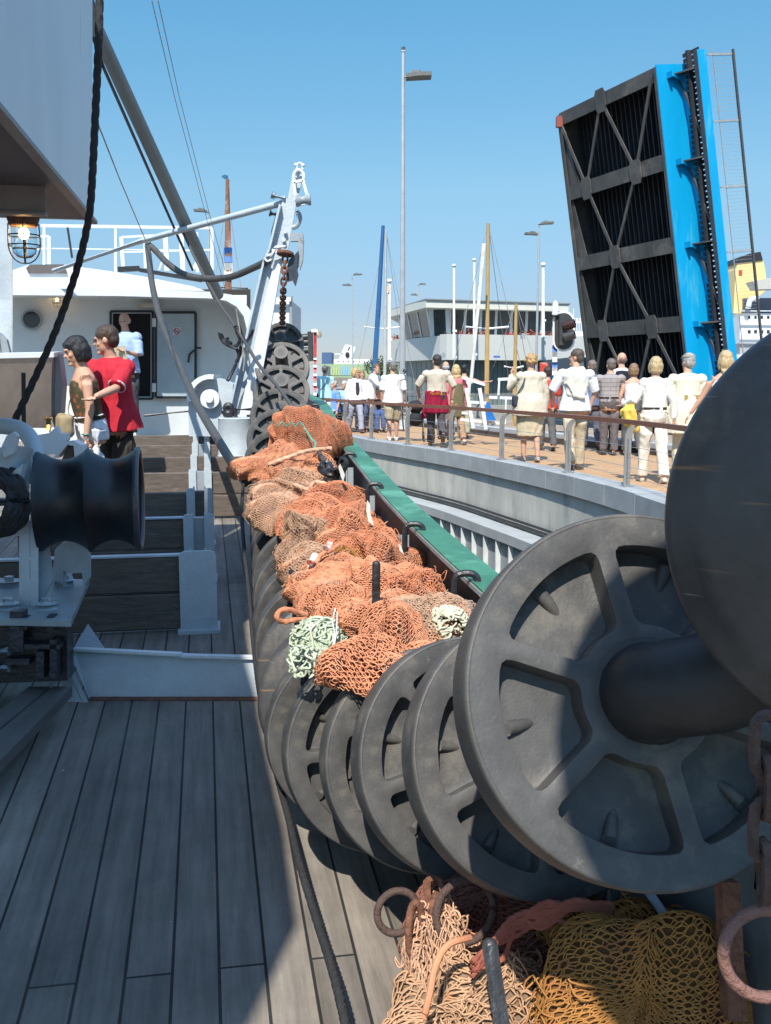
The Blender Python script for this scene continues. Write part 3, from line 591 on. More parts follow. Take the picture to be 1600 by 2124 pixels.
# bench boards lower left
for i,(q) in enumerate(([(150,1424),(110,1424),(-40,1548),(-40,1620)],[(104,1424),(60,1424),(-40,1505),(-40,1543)])):
    mb = MB(); a = [deckpt(x,y,.16) for x,y in q]; mb.prism([p-Vector((0,0,.04)) for p in a], (0,0,.04)); tag(mb.build('loose_board', mat('grey_board', (.13,.125,.115), .8, var=.3, vs=5, grain=(1,.3,1), bump=.4), None), ('wide weathered board at lower left, nearer of two' if i==0 else 'narrower weathered board at lower left, behind the wide one'), 'board')
# --- white coaming across the deck
P0, P1 = deckpt(188,1447), deckpt(560,1447)
co = thing('coaming', 'low bluish white steel coaming plate across the deck', 'coaming', P0)
mb = MB(); a, b = at(155,1346,P0.y+.02), at(560,1364,P1.y+.02); p0l = at(160,1372,P0.y); mb.prism([P0+Vector((0,0,-.02)),P1+Vector((0,0,-.02)),b,a,at(155,1378,P0.y+.005)], AX*.012); mb.build('plate', M_PALE, co)
mb = MB(); m_ = at(378,1357,P0.y+.02); mb.bar(a,m_,.035,.012); mb.bar(m_+Vector((0,0,-.006)),b,.035,.012); mb.build('top_lip', M_WHITE, co)
mb = MB(); mb.prism([at(157,1342,P0.y+.03),at(150,1385,P0.y-.02),at(186,1462,P0.y-.06),at(150,1470,P0.y-.06),at(135,1400,P0.y)], TR*-.02); mb.build('end_plate', M_GREYP, co)
mb = MB(); mb.prism([at(155,1340,P0.y+.35),at(182,1296,P0.y+.5),at(215,1345,P0.y+.35)], AX*.02); mb.build('gusset', M_GREYP, co)
mb = MB(); mb.bar(P0+AX*-.02,P1+AX*-.02,.05,.01); mb.build('rust_line', M_RUST, co)
# --- slotted stanchions and pound boards
st0 = deckpt(414,1312); m_board = mat('dark_hatch_timber', (.125,.10,.08), .8, var=.4, vs=4, grain=(1,6,10), bump=.4, bs=20, col2=(.18,.155,.13), m2=.3, m2s=5)
step = 1.16; nst = 7
for i in range(nst):
    b = st0+AX*(step*i); b.z = dz(b.x,b.y); h = .455
    t = thing('slotted_stanchion', ['nearest grey slotted stanchion with a broad front plate','second grey slotted stanchion from the coaming','third grey slotted stanchion from the coaming','fourth slotted stanchion, pale in the sun','fifth slotted stanchion, near the couple','sixth slotted stanchion, small and far','farthest slotted stanchion before the wheelhouse'][i], 'stanchion', b, group='slotted stanchions in a row along the deck')
    def P(x, y, z): return b+TR*x+AX*y+Vector((0,0,z))
    def plate(x0,x1,z0,z1,y0,y1,r=.03):
        poly = [P(x0,y0,z0),P(x1,y0,z0),P(x1,y0,z1-r),P(x1-r*.3,y0,z1-r*.3),P(x1-r,y0,z1),P(x0+r,y0,z1),P(x0+r*.3,y0,z1-r*.3),P(x0,y0,z1-r)]; mb.prism(poly, AX*(y1-y0))
    if i == 0:
        mb = MB(); plate(-.1,.1,0,h,0,.015); mb.build('front_plate', M_PALE, t)
    else:
        for s in (-1,1):
            mb = MB(); plate(min(s*.035,s*.1),max(s*.035,s*.1),0,h,0,.015,.02); mb.build('side_plate', M_PALE, t)
    mb = MB(); mb.hexa([P(-.035,.02,.02),P(.035,.02,.02),P(.035,.09,.02),P(-.035,.09,.02),P(-.035,.02,h-.03),P(.035,.02,h-.03),P(.035,.09,h-.03),P(-.035,.09,h-.03)]); mb.build('channel', M_GREYP if i%2 else m_board, t)
    for s in (-1,1): 
        mb = MB(); x0 = s*.036; mb.hexa([P(x0,.015,0),P(x0+s*.012,.015,0),P(x0+s*.012,.13,0),P(x0,.13,0),P(x0,.015,h+.012),P(x0+s*.012,.015,h+.012),P(x0+s*.012,.13,h-.02),P(x0,.13,h-.02)]); mb.build('web', M_PALE, t)
    mb = MB(); mb.hexa([P(-.115,-.03,.0),P(.115,-.03,.0),P(.115,.15,0),P(-.115,.15,0),P(-.115,-.03,.02),P(.115,-.03,.02),P(.115,.15,.02),P(-.115,.15,.02)]); mb.build('foot_plate', M_PALE, t)
    # boards slotted left (and right for the sunlit ones)
    spans = [(-1.15,-.045,'left')]+([(.045,.43,'right')] if i >= 3 else [])
    for x0,x1,side in spans:
        for k in range(2):
            mb = MB(); z0 = .015+k*.205; jy = .035+random.uniform(-.006,.006); ctr = P((x0+x1)/2,jy+.025,z0+.1)
            mm = Matrix(((TR.x,AX.x,0),(TR.y,AX.y,0),(0,0,1))).to_4x4(); mb.box(ctr,(x1-x0,.055,.198),mm,b=.008)
            o = mb.build('pound_board', m_board, None); tag(o, f"{'lower' if k==0 else 'upper'} dark timber board slotted {side} of {['nearest','second','third','fourth','fifth','sixth','farthest'][i]} stanchion", 'board', 'timber pound boards slotted between stanchions')
        if i in (0,1) : 
            mb = MB(); mb.bar(P(x0,.06,.426), P(x1,.06,.426), .06, .01, (0,0,1)); tag(mb.build('edge_strip', M_PALE), f"thin pale steel strip on top of the {['nearest','second'][i]} pound boards", 'strip')
# --- wheelhouse
WP = at(270,750,15.6)
wh = thing('wheelhouse', 'white wheelhouse front with a dark doorway and open grey steel door', 'wheelhouse', pl(270,930,WP))
mb = MB()
def wq(x0,y0,x1,y1,off=0,th=.05,P=None,tgt=None):
    P = (P or WP)+AX*off; (tgt or mb).prism([pl(x0,y0,P),pl(x1,y0,P),pl(x1,y1,P),pl(x0,y1,P)], AX*th)
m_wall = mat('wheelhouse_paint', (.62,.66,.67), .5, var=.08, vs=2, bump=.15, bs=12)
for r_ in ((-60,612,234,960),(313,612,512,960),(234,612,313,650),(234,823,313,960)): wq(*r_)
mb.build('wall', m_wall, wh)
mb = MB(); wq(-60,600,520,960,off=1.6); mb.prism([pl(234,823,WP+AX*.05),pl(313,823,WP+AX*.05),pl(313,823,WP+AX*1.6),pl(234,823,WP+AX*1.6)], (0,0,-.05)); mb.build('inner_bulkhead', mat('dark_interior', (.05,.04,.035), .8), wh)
mb = MB(); P_ = [pl(x,y,WP+AX*-.01) for x,y in ((230,646),(317,646),(317,827),(230,827))]
for a,b in zip(P_,P_[1:]+P_[:1]): mb.bar(a,b,.035,.035,AX)
mb.build('door_frame', M_BLACK, wh)
dr = MB(); wq(326,650,404,822,off=-.09,th=.04,tgt=dr); door = dr.build('door', mat('door_paint', (.38,.46,.50), .4, var=.12, vs=3, bump=.2), wh)
mb = MB(); P_ = [pl(x,y,WP+AX*-.07) for x,y in ((324,648),(406,648),(406,824),(324,824))]
for a,b in zip(P_,P_[1:]+P_[:1]): mb.bar(a,b,.04,.04,AX)
mb.build('gasket', M_BLACK, door)
mb = MB(); mb.bar(pl(391,752,WP+AX*-.13),pl(393,735,WP+AX*-.13),.03,.02,AX); mb.bar(pl(393,735,WP+AX*-.13),pl(404,726,WP+AX*-.13),.03,.02,AX); mb.bar(pl(404,721,WP+AX*-.13),pl(418,722,WP+AX*-.13),.03,.02,AX); mb.build('handle', M_BLACK, door)
for y0 in (668,803):
    mb = MB(); wq(316,y0-8,324,y0+10,off=-.1,th=.06); mb.build('hinge', M_WHITE, door)
mb = MB(); wq(359,679,375,695,off=-.096,th=.005); sg = mb.build('sign', mat('sign_white', (.75,.73,.74), .5), door)
mb = MB(); c = pl(367,687,WP+AX*-.102); mb.tube([c+TR*(.045*math.cos(a))+Vector((0,0,.045*math.sin(a))) for a in [2*math.pi*i/24 for i in range(25)]], .006, 5, cap=False); mb.bar(c+TR*-.03+Vector((0,0,.03)), c+TR*.03+Vector((0,0,-.03)), .01,.008,AX); s2 = mb.build('symbol', mat('sign_red', (.45,.05,.06), .5), sg) 
mb = MB(); mb.bar(c+TR*-.03, c+TR*.025, .01,.006,AX); mb.build('cigarette', M_BLACK, sg)
c = pl(67,663,WP+AX*-.02); mb = MB(); mb.lathe([(.155,0),(.155,.05),(.125,.05),(.125,0)], c, -AX, 32); mb.build('porthole_ring', M_GREYP, wh, True)
mb = MB(); mb.lathe([(.125,0),(.125,.01),(.0,.01)], c, -AX, 32); mb.build('porthole_glass', M_GLASSDK, wh)
# roof with the rounded fairing at its right end
OV = WP-AX*1.1; outer_ = [(-60,594),(30,597),(250,600),(440,605),(480,611),(505,624),(521,645),(532,690)]; inner_ = [(514,690),(506,656),(491,636),(470,624),(440,619),(250,614),(30,612),(-60,611)]
mb = MB(); a = [pl(x,y,OV) for x,y in outer_]; b = [pl(x,y,OV) for x,y in inner_[::-1]]; n = len(a); off = AX*1.15
vs = a+b+[p+off for p in a]+[p+off for p in b]
mb.add(vs, [(i,i+1,n+i+1,n+i) for i in range(n-1)]+[(i,i+1,2*n+i+1,2*n+i) for i in range(n-1)]+[(n+i,n+i+1,3*n+i+1,3*n+i) for i in range(n-1)]+[(2*n+i,2*n+i+1,3*n+i+1,3*n+i) for i in range(n-1)]); mb.build('roof', M_WHITE, wh)
mb = MB(); mb.prism([pl(x,y,WP+AX*1.7) for x,y in ((-60,606),(440,609),(478,618),(500,632),(512,652),(512,960),(-60,960))], AX*4); mb.build('cabin_side', m_wall, wh)
mb = MB(); mb.prism([pl(x,y,OV+AX*.9) for x,y in ((-60,597),(-60,566),(22,562),(60,549),(135,549),(180,556),(225,562),(300,574),(400,594),(425,603))], AX*3.0); mb.build('upper_fairing', M_WHITE, wh)
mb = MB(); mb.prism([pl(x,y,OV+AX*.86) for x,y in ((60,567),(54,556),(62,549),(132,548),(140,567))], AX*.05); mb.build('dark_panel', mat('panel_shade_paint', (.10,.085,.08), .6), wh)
RP = OV+AX*1.2; mb = MB()
for (x0,y0,x1,y1,w) in ((85,468,440,473,.055),(85,515,440,520,.02),(92,468,92,560,.05),(240,470,240,590,.045),(440,473,440,560,.06),(78,490,102,490,.04),(102,490,102,548,.07),(252,492,380,485,.04),(252,492,256,556,.07),(300,488,302,556,.05),(343,486,347,562,.09),(376,484,380,562,.09),(408,482,410,565,.06),(330,560,345,520,.03),(400,560,420,520,.05),(252,523,440,518,.03),(60,520,92,515,.03)):
    mb.bar(pl(x0,y0,RP),pl(x1,y1,RP),w*.8,w*.8,AX)
mb.build('railing', M_WHITE, wh)
for a_,b_,w_ in (((245,559),(290,557),.08),((290,560),(420,582),.06),((140,468),(150,535),.03)):
    mb = MB(); mb.bar(pl(*a_,RP),pl(*b_,RP),w_,w_,AX); mb.build('black_strut', M_BLACK, wh)
mb = MB(); wq(286,629,332,638,off=-.2,th=.12); mb.build('strip_light', mat('strip_lamp', (.55,.5,.42), .4), wh)
mb = MB(); wq(260,612,270,624,off=-.5,th=.1); mb.build('floodlight', M_WHITE, wh)
caged_lamp(pl(118,618,WP-AX*.15), .9, 'small lit caged lamp on the wheelhouse wall', 1).scale = (.75,)*3
mb = MB(); mb.tube([pl(300,862,WP-AX*3.5),pl(420,850,WP-AX*3.5)], .018, 6); tag(mb.build('guard_rail', M_BLACK), 'thin black guard rail in front of the wheelhouse wall', 'rail')
# --- net winch housing beside the gallows foot
wn = thing('winch', 'pale grey winch housing with a round hub, below the wheelhouse door', 'winch', at(440,905,11.6))
mb = MB(); arc = [(437-46*math.cos(R(a)), 826-44*math.sin(R(a))) for a in range(0,100,12)]; mb.prism([at(x,y,11.6) for x,y in arc+[(455,786),(484,797),(480,850),(462,905),(392,905)]], (0,.35,0)); mb.build('side_cheek', M_PALE, wn)
mb = MB(); arc2 = [(437-(52 if k else 40)*math.cos(R(a)), 826-(50 if k else 40)*math.sin(R(a))) for k in (0,) for a in range(-10,100,12)]; o2 = [(437-50*math.cos(R(a)), 824-48*math.sin(R(a))) for a in range(98,-12,-12)]
mb.prism([at(x,y,11.45) for x,y in arc2+o2], (0,.5,0)); mb.build('guard', M_WHITE, wn)
c = at(437,827,11.55); mb = MB(); mb.lathe([(.11,0),(.11,.05),(.05,.05),(.045,.1),(.0,.1)], c, (0,-1,0), 28); mb.build('hub', M_WHITE, wn, True)
pd = thing('pedestal', 'round pale grey pedestal with a black iron clamp on top', 'pedestal', at(490,938,10.2))
c = at(492,945,10.2); zt = at(492,868,10.2).z; mb = MB(); mb.lathe([(.2,0),(.19,.02),(.185,zt-c.z-.01),(.19,zt-c.z),(.17,zt-c.z+.01),(.0,zt-c.z+.01)], c, (0,0,1), 36); mb.build('drum', M_PALE, pd, True)
mb = MB(); q = 10.2
mb.tube([at(476,850,q),at(524,849,q)], .018, 8); mb.tube([at(488,847,q),at(490,878,q)], .022, 6); mb.tube(catmull([at(466,852,q),at(470,842,q),at(478,842,q),at(482,856,q)],4), .03, 8); mb.ell(at(474,858,q),(.06,.06,.05)); mb.tube([at(460,856,q),at(482,849,q)],.02,6); mb.build('clamp', M_BLACK, pd, True)
# --- gallows
gl = thing('gallows', 'pale grey leaning steel gallows holding the rusty chain', 'gallows', at(505,860,11.0))
GY = 11.0
def G(L, y=GY): return [at(x,y_,y) for x,y_ in L]
web = [(477,860),(528,860),(563,672),(586,535),(598,515),(614,428),(626,376),(630,354),(612,351),(606,365),(597,413),(590,405),(583,427),(561,518),(549,546)]
mb = MB(); mb.prism(G(web, GY), (0,.03,0)); mb.build('web', M_PALE, gl)
mb = MB(); 
for a,b in (((477,860),(549,546)),((549,546),(561,518)),((561,518),(583,427))): mb.bar(at(*a,GY),at(*b,GY),.022,.2,(0,1,0))
mb.build('left_flange', M_PALE, gl)
mb = MB(); mb.prism(G([(497,860),(528,860),(563,672),(586,535),(570,540),(545,640)], GY-.07), (0,.06,0)); mb.build('front_flange', M_WHITE, gl)
mb = MB(); mb.prism(G([(560,520),(563,478),(574,440),(580,430),(584,432),(572,505)], GY+.04), (0,.12,0)); mb.build('inner_plate', M_DARKPAINT, gl)  # shadow in the gallows head put into this plate's dark colour
mb = MB(); mb.cyl(at(566,406,GY),at(592,412,GY),.032); mb.cyl(at(564,405,GY),at(570,407,GY),.045,8); mb.build('pin', M_PALE, gl, True)
mb = MB(); mb.cyl(at(560,442,GY+.1),at(576,446,GY+.1),.04); mb.build('stub', M_DARKPAINT, gl, True)
def shackle(mb, c, r, t, up=(0,0,1), side=(1,0,0)):
    c = Vector(c); up = Vector(up); side = Vector(side); P = [c+side*(r*math.cos(a))+up*(r*1.3*math.sin(a)) for a in [R(d) for d in range(-50,231,20)]]
    mb.tube(P, t, 8); mb.cyl(P[0]-side*.0+side*t*2, P[-1]-side*t*2, t*1.1, 8)
mb = MB(); shackle(mb, at(620,367,GY-.06), .055, .017); shackle(mb, at(622,346,GY-.06), .03, .012); mb.ell(at(614,342,GY-.06),(.02,.02,.02)); mb.ell(at(629,343,GY-.06),(.02,.02,.02)); mb.build('top_shackle', M_WHITE, gl, True)
mb = MB(); q = GY-.12
for a,b in (((610,378),(629,374)),((610,378),(616,424)),((629,374),(640,414)),((616,426),(640,420))): mb.bar(at(*a,q),at(*b,q),.03,.03)
mb.build('block_frame', M_WHITE, gl)
mb = MB(); mb.lathe([(.02,-.08),(.06,-.08),(.065,-.06),(.04,-.02),(.04,.02),(.065,.06),(.06,.08),(.02,.08)], at(629,415,q), (1,0,.12), 28); mb.build('sheave', M_GREYP, gl, True)
mb = MB(); mb.cyl(at(612,416,q),at(643,411,q),.022); mb.build('sheave_pin', M_WHITE, gl, True)
mb = MB(); mb.prism(G([(602,484),(612,482),(628,484),(630,498),(628,540),(622,560),(616,548),(619,500),(603,500)], GY-.05), (0,.08,0)); mb.build('side_bracket', M_GREYP, gl)
mb = MB(); mb.prism(G([(594,560),(600,538),(612,528),(619,520),(616,560),(618,568),(612,592),(606,580),(594,583)], GY-.1), (0,.12,0)); mb.build('cheek_plate', M_DARKPAINT, gl)
mb = MB(); mb.tube(catmull([at(617,438,GY+.02),at(622,452,GY+.02),at(616,468,GY+.02),at(606,472,GY+.02)],4), .028, 8); mb.build('hook_arm', M_GREYP, gl, True)
for x,y in ((592,480),(589,497),(537,848),(545,846)): mb = MB(); mb.cyl(at(x,y,GY-.02),at(x,y,GY-.06),.022,6); mb.build('bolt', M_WHITE, gl)
ch = MB(); chain(ch, [at(592,532,GY-.12),at(588,600,GY-.12),at(586,672,11.6)], .013, .085); ch.lathe([(.03,-.02),(.09,-.015),(.095,0),(.09,.015),(.03,.02)], at(592,526,GY-.12), (.1,.2,1), 20); tag(ch.build('hanging_chain', M_RUST, None, True), 'rusty chain hanging from the gallows to the topmost bobbin', 'chain')
ch = MB(); chain(ch, [at(590,512,GY-.14),at(572,517,GY-.14),at(562,533,GY-.14),at(552,539,GY-.14)], .013, .085); tag(ch.build('shackle_chain', M_WHITE, None, True), 'short white painted chain tying the hose to the gallows', 'chain')
# --- stay pipe, boom, wires, hoses
t = MB(); t.tube([at(112,562,14.2),at(300,498,13),at(586,421,11.05)], .036, 10); tag(t.build('stay_pipe', M_PALE, None, True), 'long pale pipe from the wheelhouse roof to the gallows head', 'pipe')
t = thing('boom', 'thick grey derrick boom slanting down to the wheelhouse roof', 'boom', at(450,612,14.0)); mb = MB(); mb.tube([at(150,-90,9.3),at(200,60,9.8),at(452,612,14.0)], [.066,.07,.082], 20); mb.build('spar', mat('boom_paint', (.22,.235,.235), .45, var=.15, vs=2), t, True); mb = MB(); mb.tube([at(170,10,9.7),at(215,140,9.9),at(400,560,13.6)], .017, 6); mb.build('lift_wire', M_BLACK, t, True)
for nm, P_, lab, r_ in (('wire', [(315,0,8),(362,200,10),(425,437,12.5),(470,610,14.5)], 'left of two hair thin wires crossing the sky', .0035),('wire', [(328,0,8),(372,200,10),(433,437,12.5),(478,600,14.5)], 'right of two hair thin wires crossing the sky', .0035),('wire', [(195,235,8),(248,370,10),(302,498,12.8)], 'thin wire running down to the bend of the pipe beside the hoses', .006)):
    t = MB(); t.tube([at(*p) for p in P_], r_, 5); tag(t.build(nm, mat('thin_wire', (.35,.33,.3), .6), None), lab, 'wire')
t = MB(); t.tube(catmull([at(x,y,Y) for x,y,Y in ((310,508,12.6),(325,522,12.5),(350,548,12.2),(385,570,12),(430,578,11.7),(480,574,11.4),(525,556,11.15),(556,541,10.9))],5), .038, 12); tag(t.build('hose', M_HOSE, None, True), 'dark hose sagging between the pipe and the gallows', 'hose')
t = MB(); t.tube(catmull([at(x,y,Y) for x,y,Y in ((306,508,12.6),(310,540,12.3),(316,590,11.8),(330,650,11.2),(350,705,10.6),(378,770,9.9),(410,840,9.0),(450,908,8.0),(485,965,7.2),(512,1000,6.7))],5), [.036]*51, 12); tag(t.build('hose', M_HOSE, None, True), 'long dark hose hanging down to the left of the orange nets', 'hose')
t = MB(); t.rope([at(x,y,Y) for x,y,Y in ((208,-30,4.6),(205,80,4.6),(200,200,4.7),(190,400,4.8),(181,470,4.85),(165,540,4.9),(140,620,5),(110,700,5.0),(70,790,5),(20,895,5))], .017); tag(t.build('rope', M_ROPEB, None, True), 'thick black rope coming down from the top left corner', 'rope')
t = MB(); t.rope([at(x,y,Y) for x,y,Y in ((374,470,12.6),(410,545,12),(450,620,11.4),(480,665,10.9),(510,712,10.4),(540,760,9.6),(575,800,9.0),(610,850,8.3),(645,915,7.4),(680,965,6.3))], .016); hk = t.build('rope', mat('grey_black_rope', (.07,.07,.068), .7, var=.4, vs=60), None, True); tag(hk, 'dark rope slanting from the boom across the bobbins to a hook on the net', 'rope')
t = thing('chain_hook', 'black iron hook and chain joining the dark rope to a bulwark hoop', 'hook', at(690,972,6.1)); mb = MB(); chain(mb, [at(676,960,6.3),at(682,980,6.2),at(694,984,6.1),at(712,968,6.0),at(716,952,6.0)], .014, .09); mb.build('links', M_BLACK, t, True); mb = MB(); mb.tube(catmull([at(662,966,6.2),at(668,978,6.2),at(684,986,6.15),at(700,984,6.1),at(712,972,6.05)],4), .018, 8); mb.build('hook', M_BLACK, t, True)
t = MB(); t.rope([at(x,y,Y) for x,y,Y in ((505,1005,6.6),(502,1060,6.2),(506,1130,5.6),(516,1220,5.0),(526,1330,4.4),(538,1430,3.9),(556,1520,3.5),(576,1610,3.2),(600,1700,2.9),(622,1790,2.6),(655,1900,2.35),(690,2010,2.12),(722,2140,1.93))], .0105, lob=.3, nl=4, twist=1.3, n=12); tag(t.build('rope', M_ROPEB, None, True), 'long black laid rope running along the left of the bobbins towards the viewer', 'rope')
# bundle of hooks and shackles by the winch
t = thing('shackle_bundle', 'bundle of dark iron hooks tied to the gallows leg', 'hooks', at(500,740,10.7)); mb = MB(); q = 10.7
for P_ in (((454,690),(462,708),(478,718),(492,716),(500,700)),((459,692),(466,706),(480,712)),((472,700),(476,716),(492,724)),((488,676),(494,695),(502,712)),((496,676),(502,694),(510,710)),((526,684),(518,700),(508,712)),((490,720),(496,738),(490,752)),((500,716),(498,735),(492,750)),((492,750),(482,772),(472,790))): mb.tube(catmull([at(x,y,q+random.uniform(-.05,.05)) for x,y in P_],4), .018, 7)
mb.build('hooks', M_BLACK, t, True)
mb = MB(); mb.prism([at(x,y,q-.06) for x,y in ((504,724),(512,716),(514,728),(508,742),(502,740))], (0,.03,0)); mb.tube([at(490,640,q-.08),at(508,745,q-.08),at(505,770,q-.08)], .008,5); mb.build('lashing', mat('old_cord', (.35,.33,.28), .8), t)
# ================= PEOPLE
def remeshed(mb, voxel, smooth=2, disp=0.0, dscale=6.0, seed=0, aniso=(1,1,.45)):
    me = bpy.data.meshes.new('t'); me.from_pydata(mb.v, [], mb.f)
    o = bpy.data.objects.new('t', me); COL.objects.link(o)
    md = o.modifiers.new('r','REMESH'); md.mode = 'VOXEL'; md.voxel_size = voxel; md.use_smooth_shade = True
    if smooth: ms = o.modifiers.new('s','SMOOTH'); ms.iterations = smooth; ms.factor = .5
    dg = bpy.context.evaluated_depsgraph_get(); m2 = bpy.data.meshes.new_from_object(o.evaluated_get(dg))
    bpy.data.objects.remove(o); bpy.data.meshes.remove(me)
    if disp:
        n = len(m2.vertices); co = np.empty(n*3); m2.vertices.foreach_get('co', co); co = co.reshape(-1,3)
        no = np.empty(n*3); m2.vertex_normals.foreach_get('vector', no); no = no.reshape(-1,3)
        rg = np.random.default_rng(seed); h = np.zeros(n); c2 = co*np.array(aniso)
        for k in range(14):
            f = rg.normal(size=3)*dscale*(1+.25*k); ph = rg.uniform(0,6.28); h += np.sin(c2@f+ph+1.5*np.sin(c2@np.roll(f,1)*.6+ph))/(1+.2*k)
        co += no*(h*disp/3)[:,None]; m2.vertices.foreach_set('co', co.ravel())
    m2.shade_smooth(); return m2
SKIN = mat('sunlit_skin', (.56,.32,.22), .55, var=.12, vs=14, spec=.4)
def cloth(name, c, var=.12): return mat('cloth_'+name, c, .85, var=var, vs=7, bump=.25, bs=160, spec=.2)
def V(*a): return Vector(a)
def rings(mb, L, n=18, M=None):   # L: (z, hx, hy, cy) elliptical loft
    vs = []; 
    for z, hx, hy, cy in L:
        for j in range(n): a = 2*math.pi*j/n; vs.append(V(hx*math.cos(a), cy+hy*math.sin(a), z))
    if M: vs = [M(v) for v in vs]
    k = len(L); fs = [(i*n+j, i*n+(j+1)%n, (i+1)*n+(j+1)%n, (i+1)*n+j) for i in range(k-1) for j in range(n)]+[tuple(range(n))[::-1], tuple((k-1)*n+j for j in range(n))]
    return mb.add(vs, fs)
DEF = dict(h=1.75, fem=False, lean=0, legs=((12,8),(-12,14)), armL=((-.25,.05,-1),(-.1,.35,-1)), armR=((.25,.05,-1),(.1,.35,-1)), top='white', topc=(.7,.7,.7), sleeve=.45, topend=.86,
    bot='trousers', botc=(.3,.3,.3), shoe=(.05,.04,.035), hair=(.12,.08,.05), style='short', voxel=.013, turn=0, nod=0, wide=1.0, topw=.0, tank=False, knee=None, socks=None, seat=False, hips=1.0)
def person(label, loc, face, group=None, extra=None, **kw):
    q = dict(DEF); q.update(kw); s = q['h']/1.75; fem = q['fem']; vx = q['voxel']
    t = thing('person', label, 'person', loc, rotz=R(face), group=group, scale=s)
    W_ = q['wide']; sh = (.165 if fem else .185)*W_; hipw = (.095 if fem else .09)*q['hips']
    lean = R(q['lean'])
    piv = V(0,0,.93)
    Mt = lambda v: piv+Matrix.Rotation(-lean,3,'X') @ (v-piv)
    # legs
    legs = []
    for sgn,(a,b) in zip((-1,1), q['legs']):
        a_, b_ = R(a), R(a-b); hp = V(sgn*hipw,0,.90); kn = hp+V(sgn*.005,math.sin(a_),-math.cos(a_))*.43; an = kn+V(0,math.sin(b_),-math.cos(b_))*.42
        legs.append((hp,kn,an,b_))
    low = min(l[2].z for l in legs)-.085
    sit = q['seat']
    dzv = 0 if not sit else 0
    off = V(0,0,-low)
    arms = []
    for sgn,(u,f) in zip((-1,1),(q['armL'],q['armR'])):
        sp = Mt(V(sgn*sh,0,1.41)); u_ = V(*u).normalized(); f_ = V(*f).normalized(); el = sp+u_*.29; wr = el+f_*.25
        arms.append((sp,el,wr,u_,f_,sgn))
    chest = [(.80,.13,.10,0),(.86,.158,.118,0),(.93,(.172 if fem else .165),.122,0),(1.02,(.135 if fem else .152),.11,.005),(1.12,(.13 if fem else .152),.108,.008),(1.22,.15,.118,.01),(1.32,.168,.118,.005),(1.39,.165,.10,-.005),(1.44,.12,.075,-.01),(1.48,.06,.058,-.01),(1.56,.052,.056,.01)]
    chest = [(z,hx*W_ if z < 1.46 else hx, hy*(W_ if z<1.4 else 1), cy) for z,hx,hy,cy in chest]
    mb = MB(); rings(mb, chest, M=lambda v: Mt(v)+off)
    for hp,kn,an,b_ in legs:
        mid = (kn+an)/2+V(0,-.02,0).lerp(V(0,-.02,0),0)
        mb.tube([hp+V(0,0,.05)+off, (hp*.5+kn*.5)+off, kn+off, kn.lerp(an,.3)+V(0,-.012,0)+off, an+off], [.088*q['hips'],.078,.054,.054,.036], 14)
        ft = V(0,math.cos(b_),math.sin(b_)); mb.tube([an+V(0,-.03,-.03)+off, an+ft*.1+V(0,0,-.05)+off, an+ft*.17+V(0,0,-.06)+off],[.038,.034,.022],10)
    hw = []
    for sp,el,wr,u_,f_,sgn in arms:
        mb.tube([sp+V(-sgn*.03,0,0)+off, sp+u_*.08+off, el+off, el.lerp(wr,.35)+off, wr+off],[.052,.047,.038,.036,.025],12)
        # hand: palm plus five fingers
        side = f_.cross(V(0,0,1)); side = side.normalized() if side.length > .1 else V(0,1,0); pn = side.cross(f_).normalized()
        side, pn = (pn*1.0, side) if abs(f_.z) > .7 else (side, pn)
        if abs(f_.z) > .7: side = V(0,1,0) - f_*f_.y; side.normalize(); pn = f_.cross(side)*(-sgn)
        curl = pn*(.35)
        pc = wr+f_*.05; mb.tube([wr+off, pc+off, wr+f_*.09+off],[.024,.036,.034],10,flat=.5 if True else 1)
        for k in range(4):
            b0 = wr+f_*.085+side*((k-1.5)*.019); L = (.062,.075,.07,.055)[k]
            d1 = (f_+curl*.4).normalized(); d2 = (f_+curl*1.6).normalized()
            mb.tube([b0-f_*.02+off, b0+d1*L*.5+off, b0+d1*L*.5+d2*L*.5+off],[.0098,.0092,.0075],7)
        th = wr+f_*.035-side*.022; mb.tube([th+off, th+(f_*.6-side*.8)*.035+off, th+(f_*.6-side*.8)*.035+(f_-side*.2)*.03+off],[.013,.011,.009],7)
    # head
    hr = Matrix.Rotation(R(q['turn']),3,'Z') @ Matrix.Rotation(-R(q['nod']),3,'X'); hc = Mt(V(0,.02,1.635))+off
    def Hd(x,y,z): return hc+hr@V(x,y,z)
    H4 = hr.to_4x4()
    mb.ell(Hd(0,-.012,.02),(.076,.096,.098),H4,20,14); mb.ell(Hd(0,.028,-.045),(.055,.062,.07),H4); mb.ell(Hd(0,.075,-.1),(.026,.024,.018),H4)
    mb.tube([Hd(0,.085,.012),Hd(0,.108,-.02),Hd(0,.09,-.035)],[.009,.016,.009],8); mb.ell(Hd(0,.086,-.062),(.024,.012,.008),H4); mb.ell(Hd(0,.083,.028),(.05,.013,.009),H4)
    for sx in (-1,1): mb.ell(Hd(sx*.078,-.01,-.01),(.01,.019,.031),H4,10,8); mb.ell(Hd(sx*.042,.06,-.025),(.02,.02,.02),H4,8,6)
    body = link('body', remeshed(mb, min(vx,.0095) if vx<.012 else .011, 3), SKIN, t)
    for sx in (-1,1):
        e = MB(); e.ell(Hd(sx*.031,.079,.008),(.012,.006,.0065),H4,10,6); e.build('eye', mat('eye_dark', (.03,.025,.02), .2), t, 2, world=False)
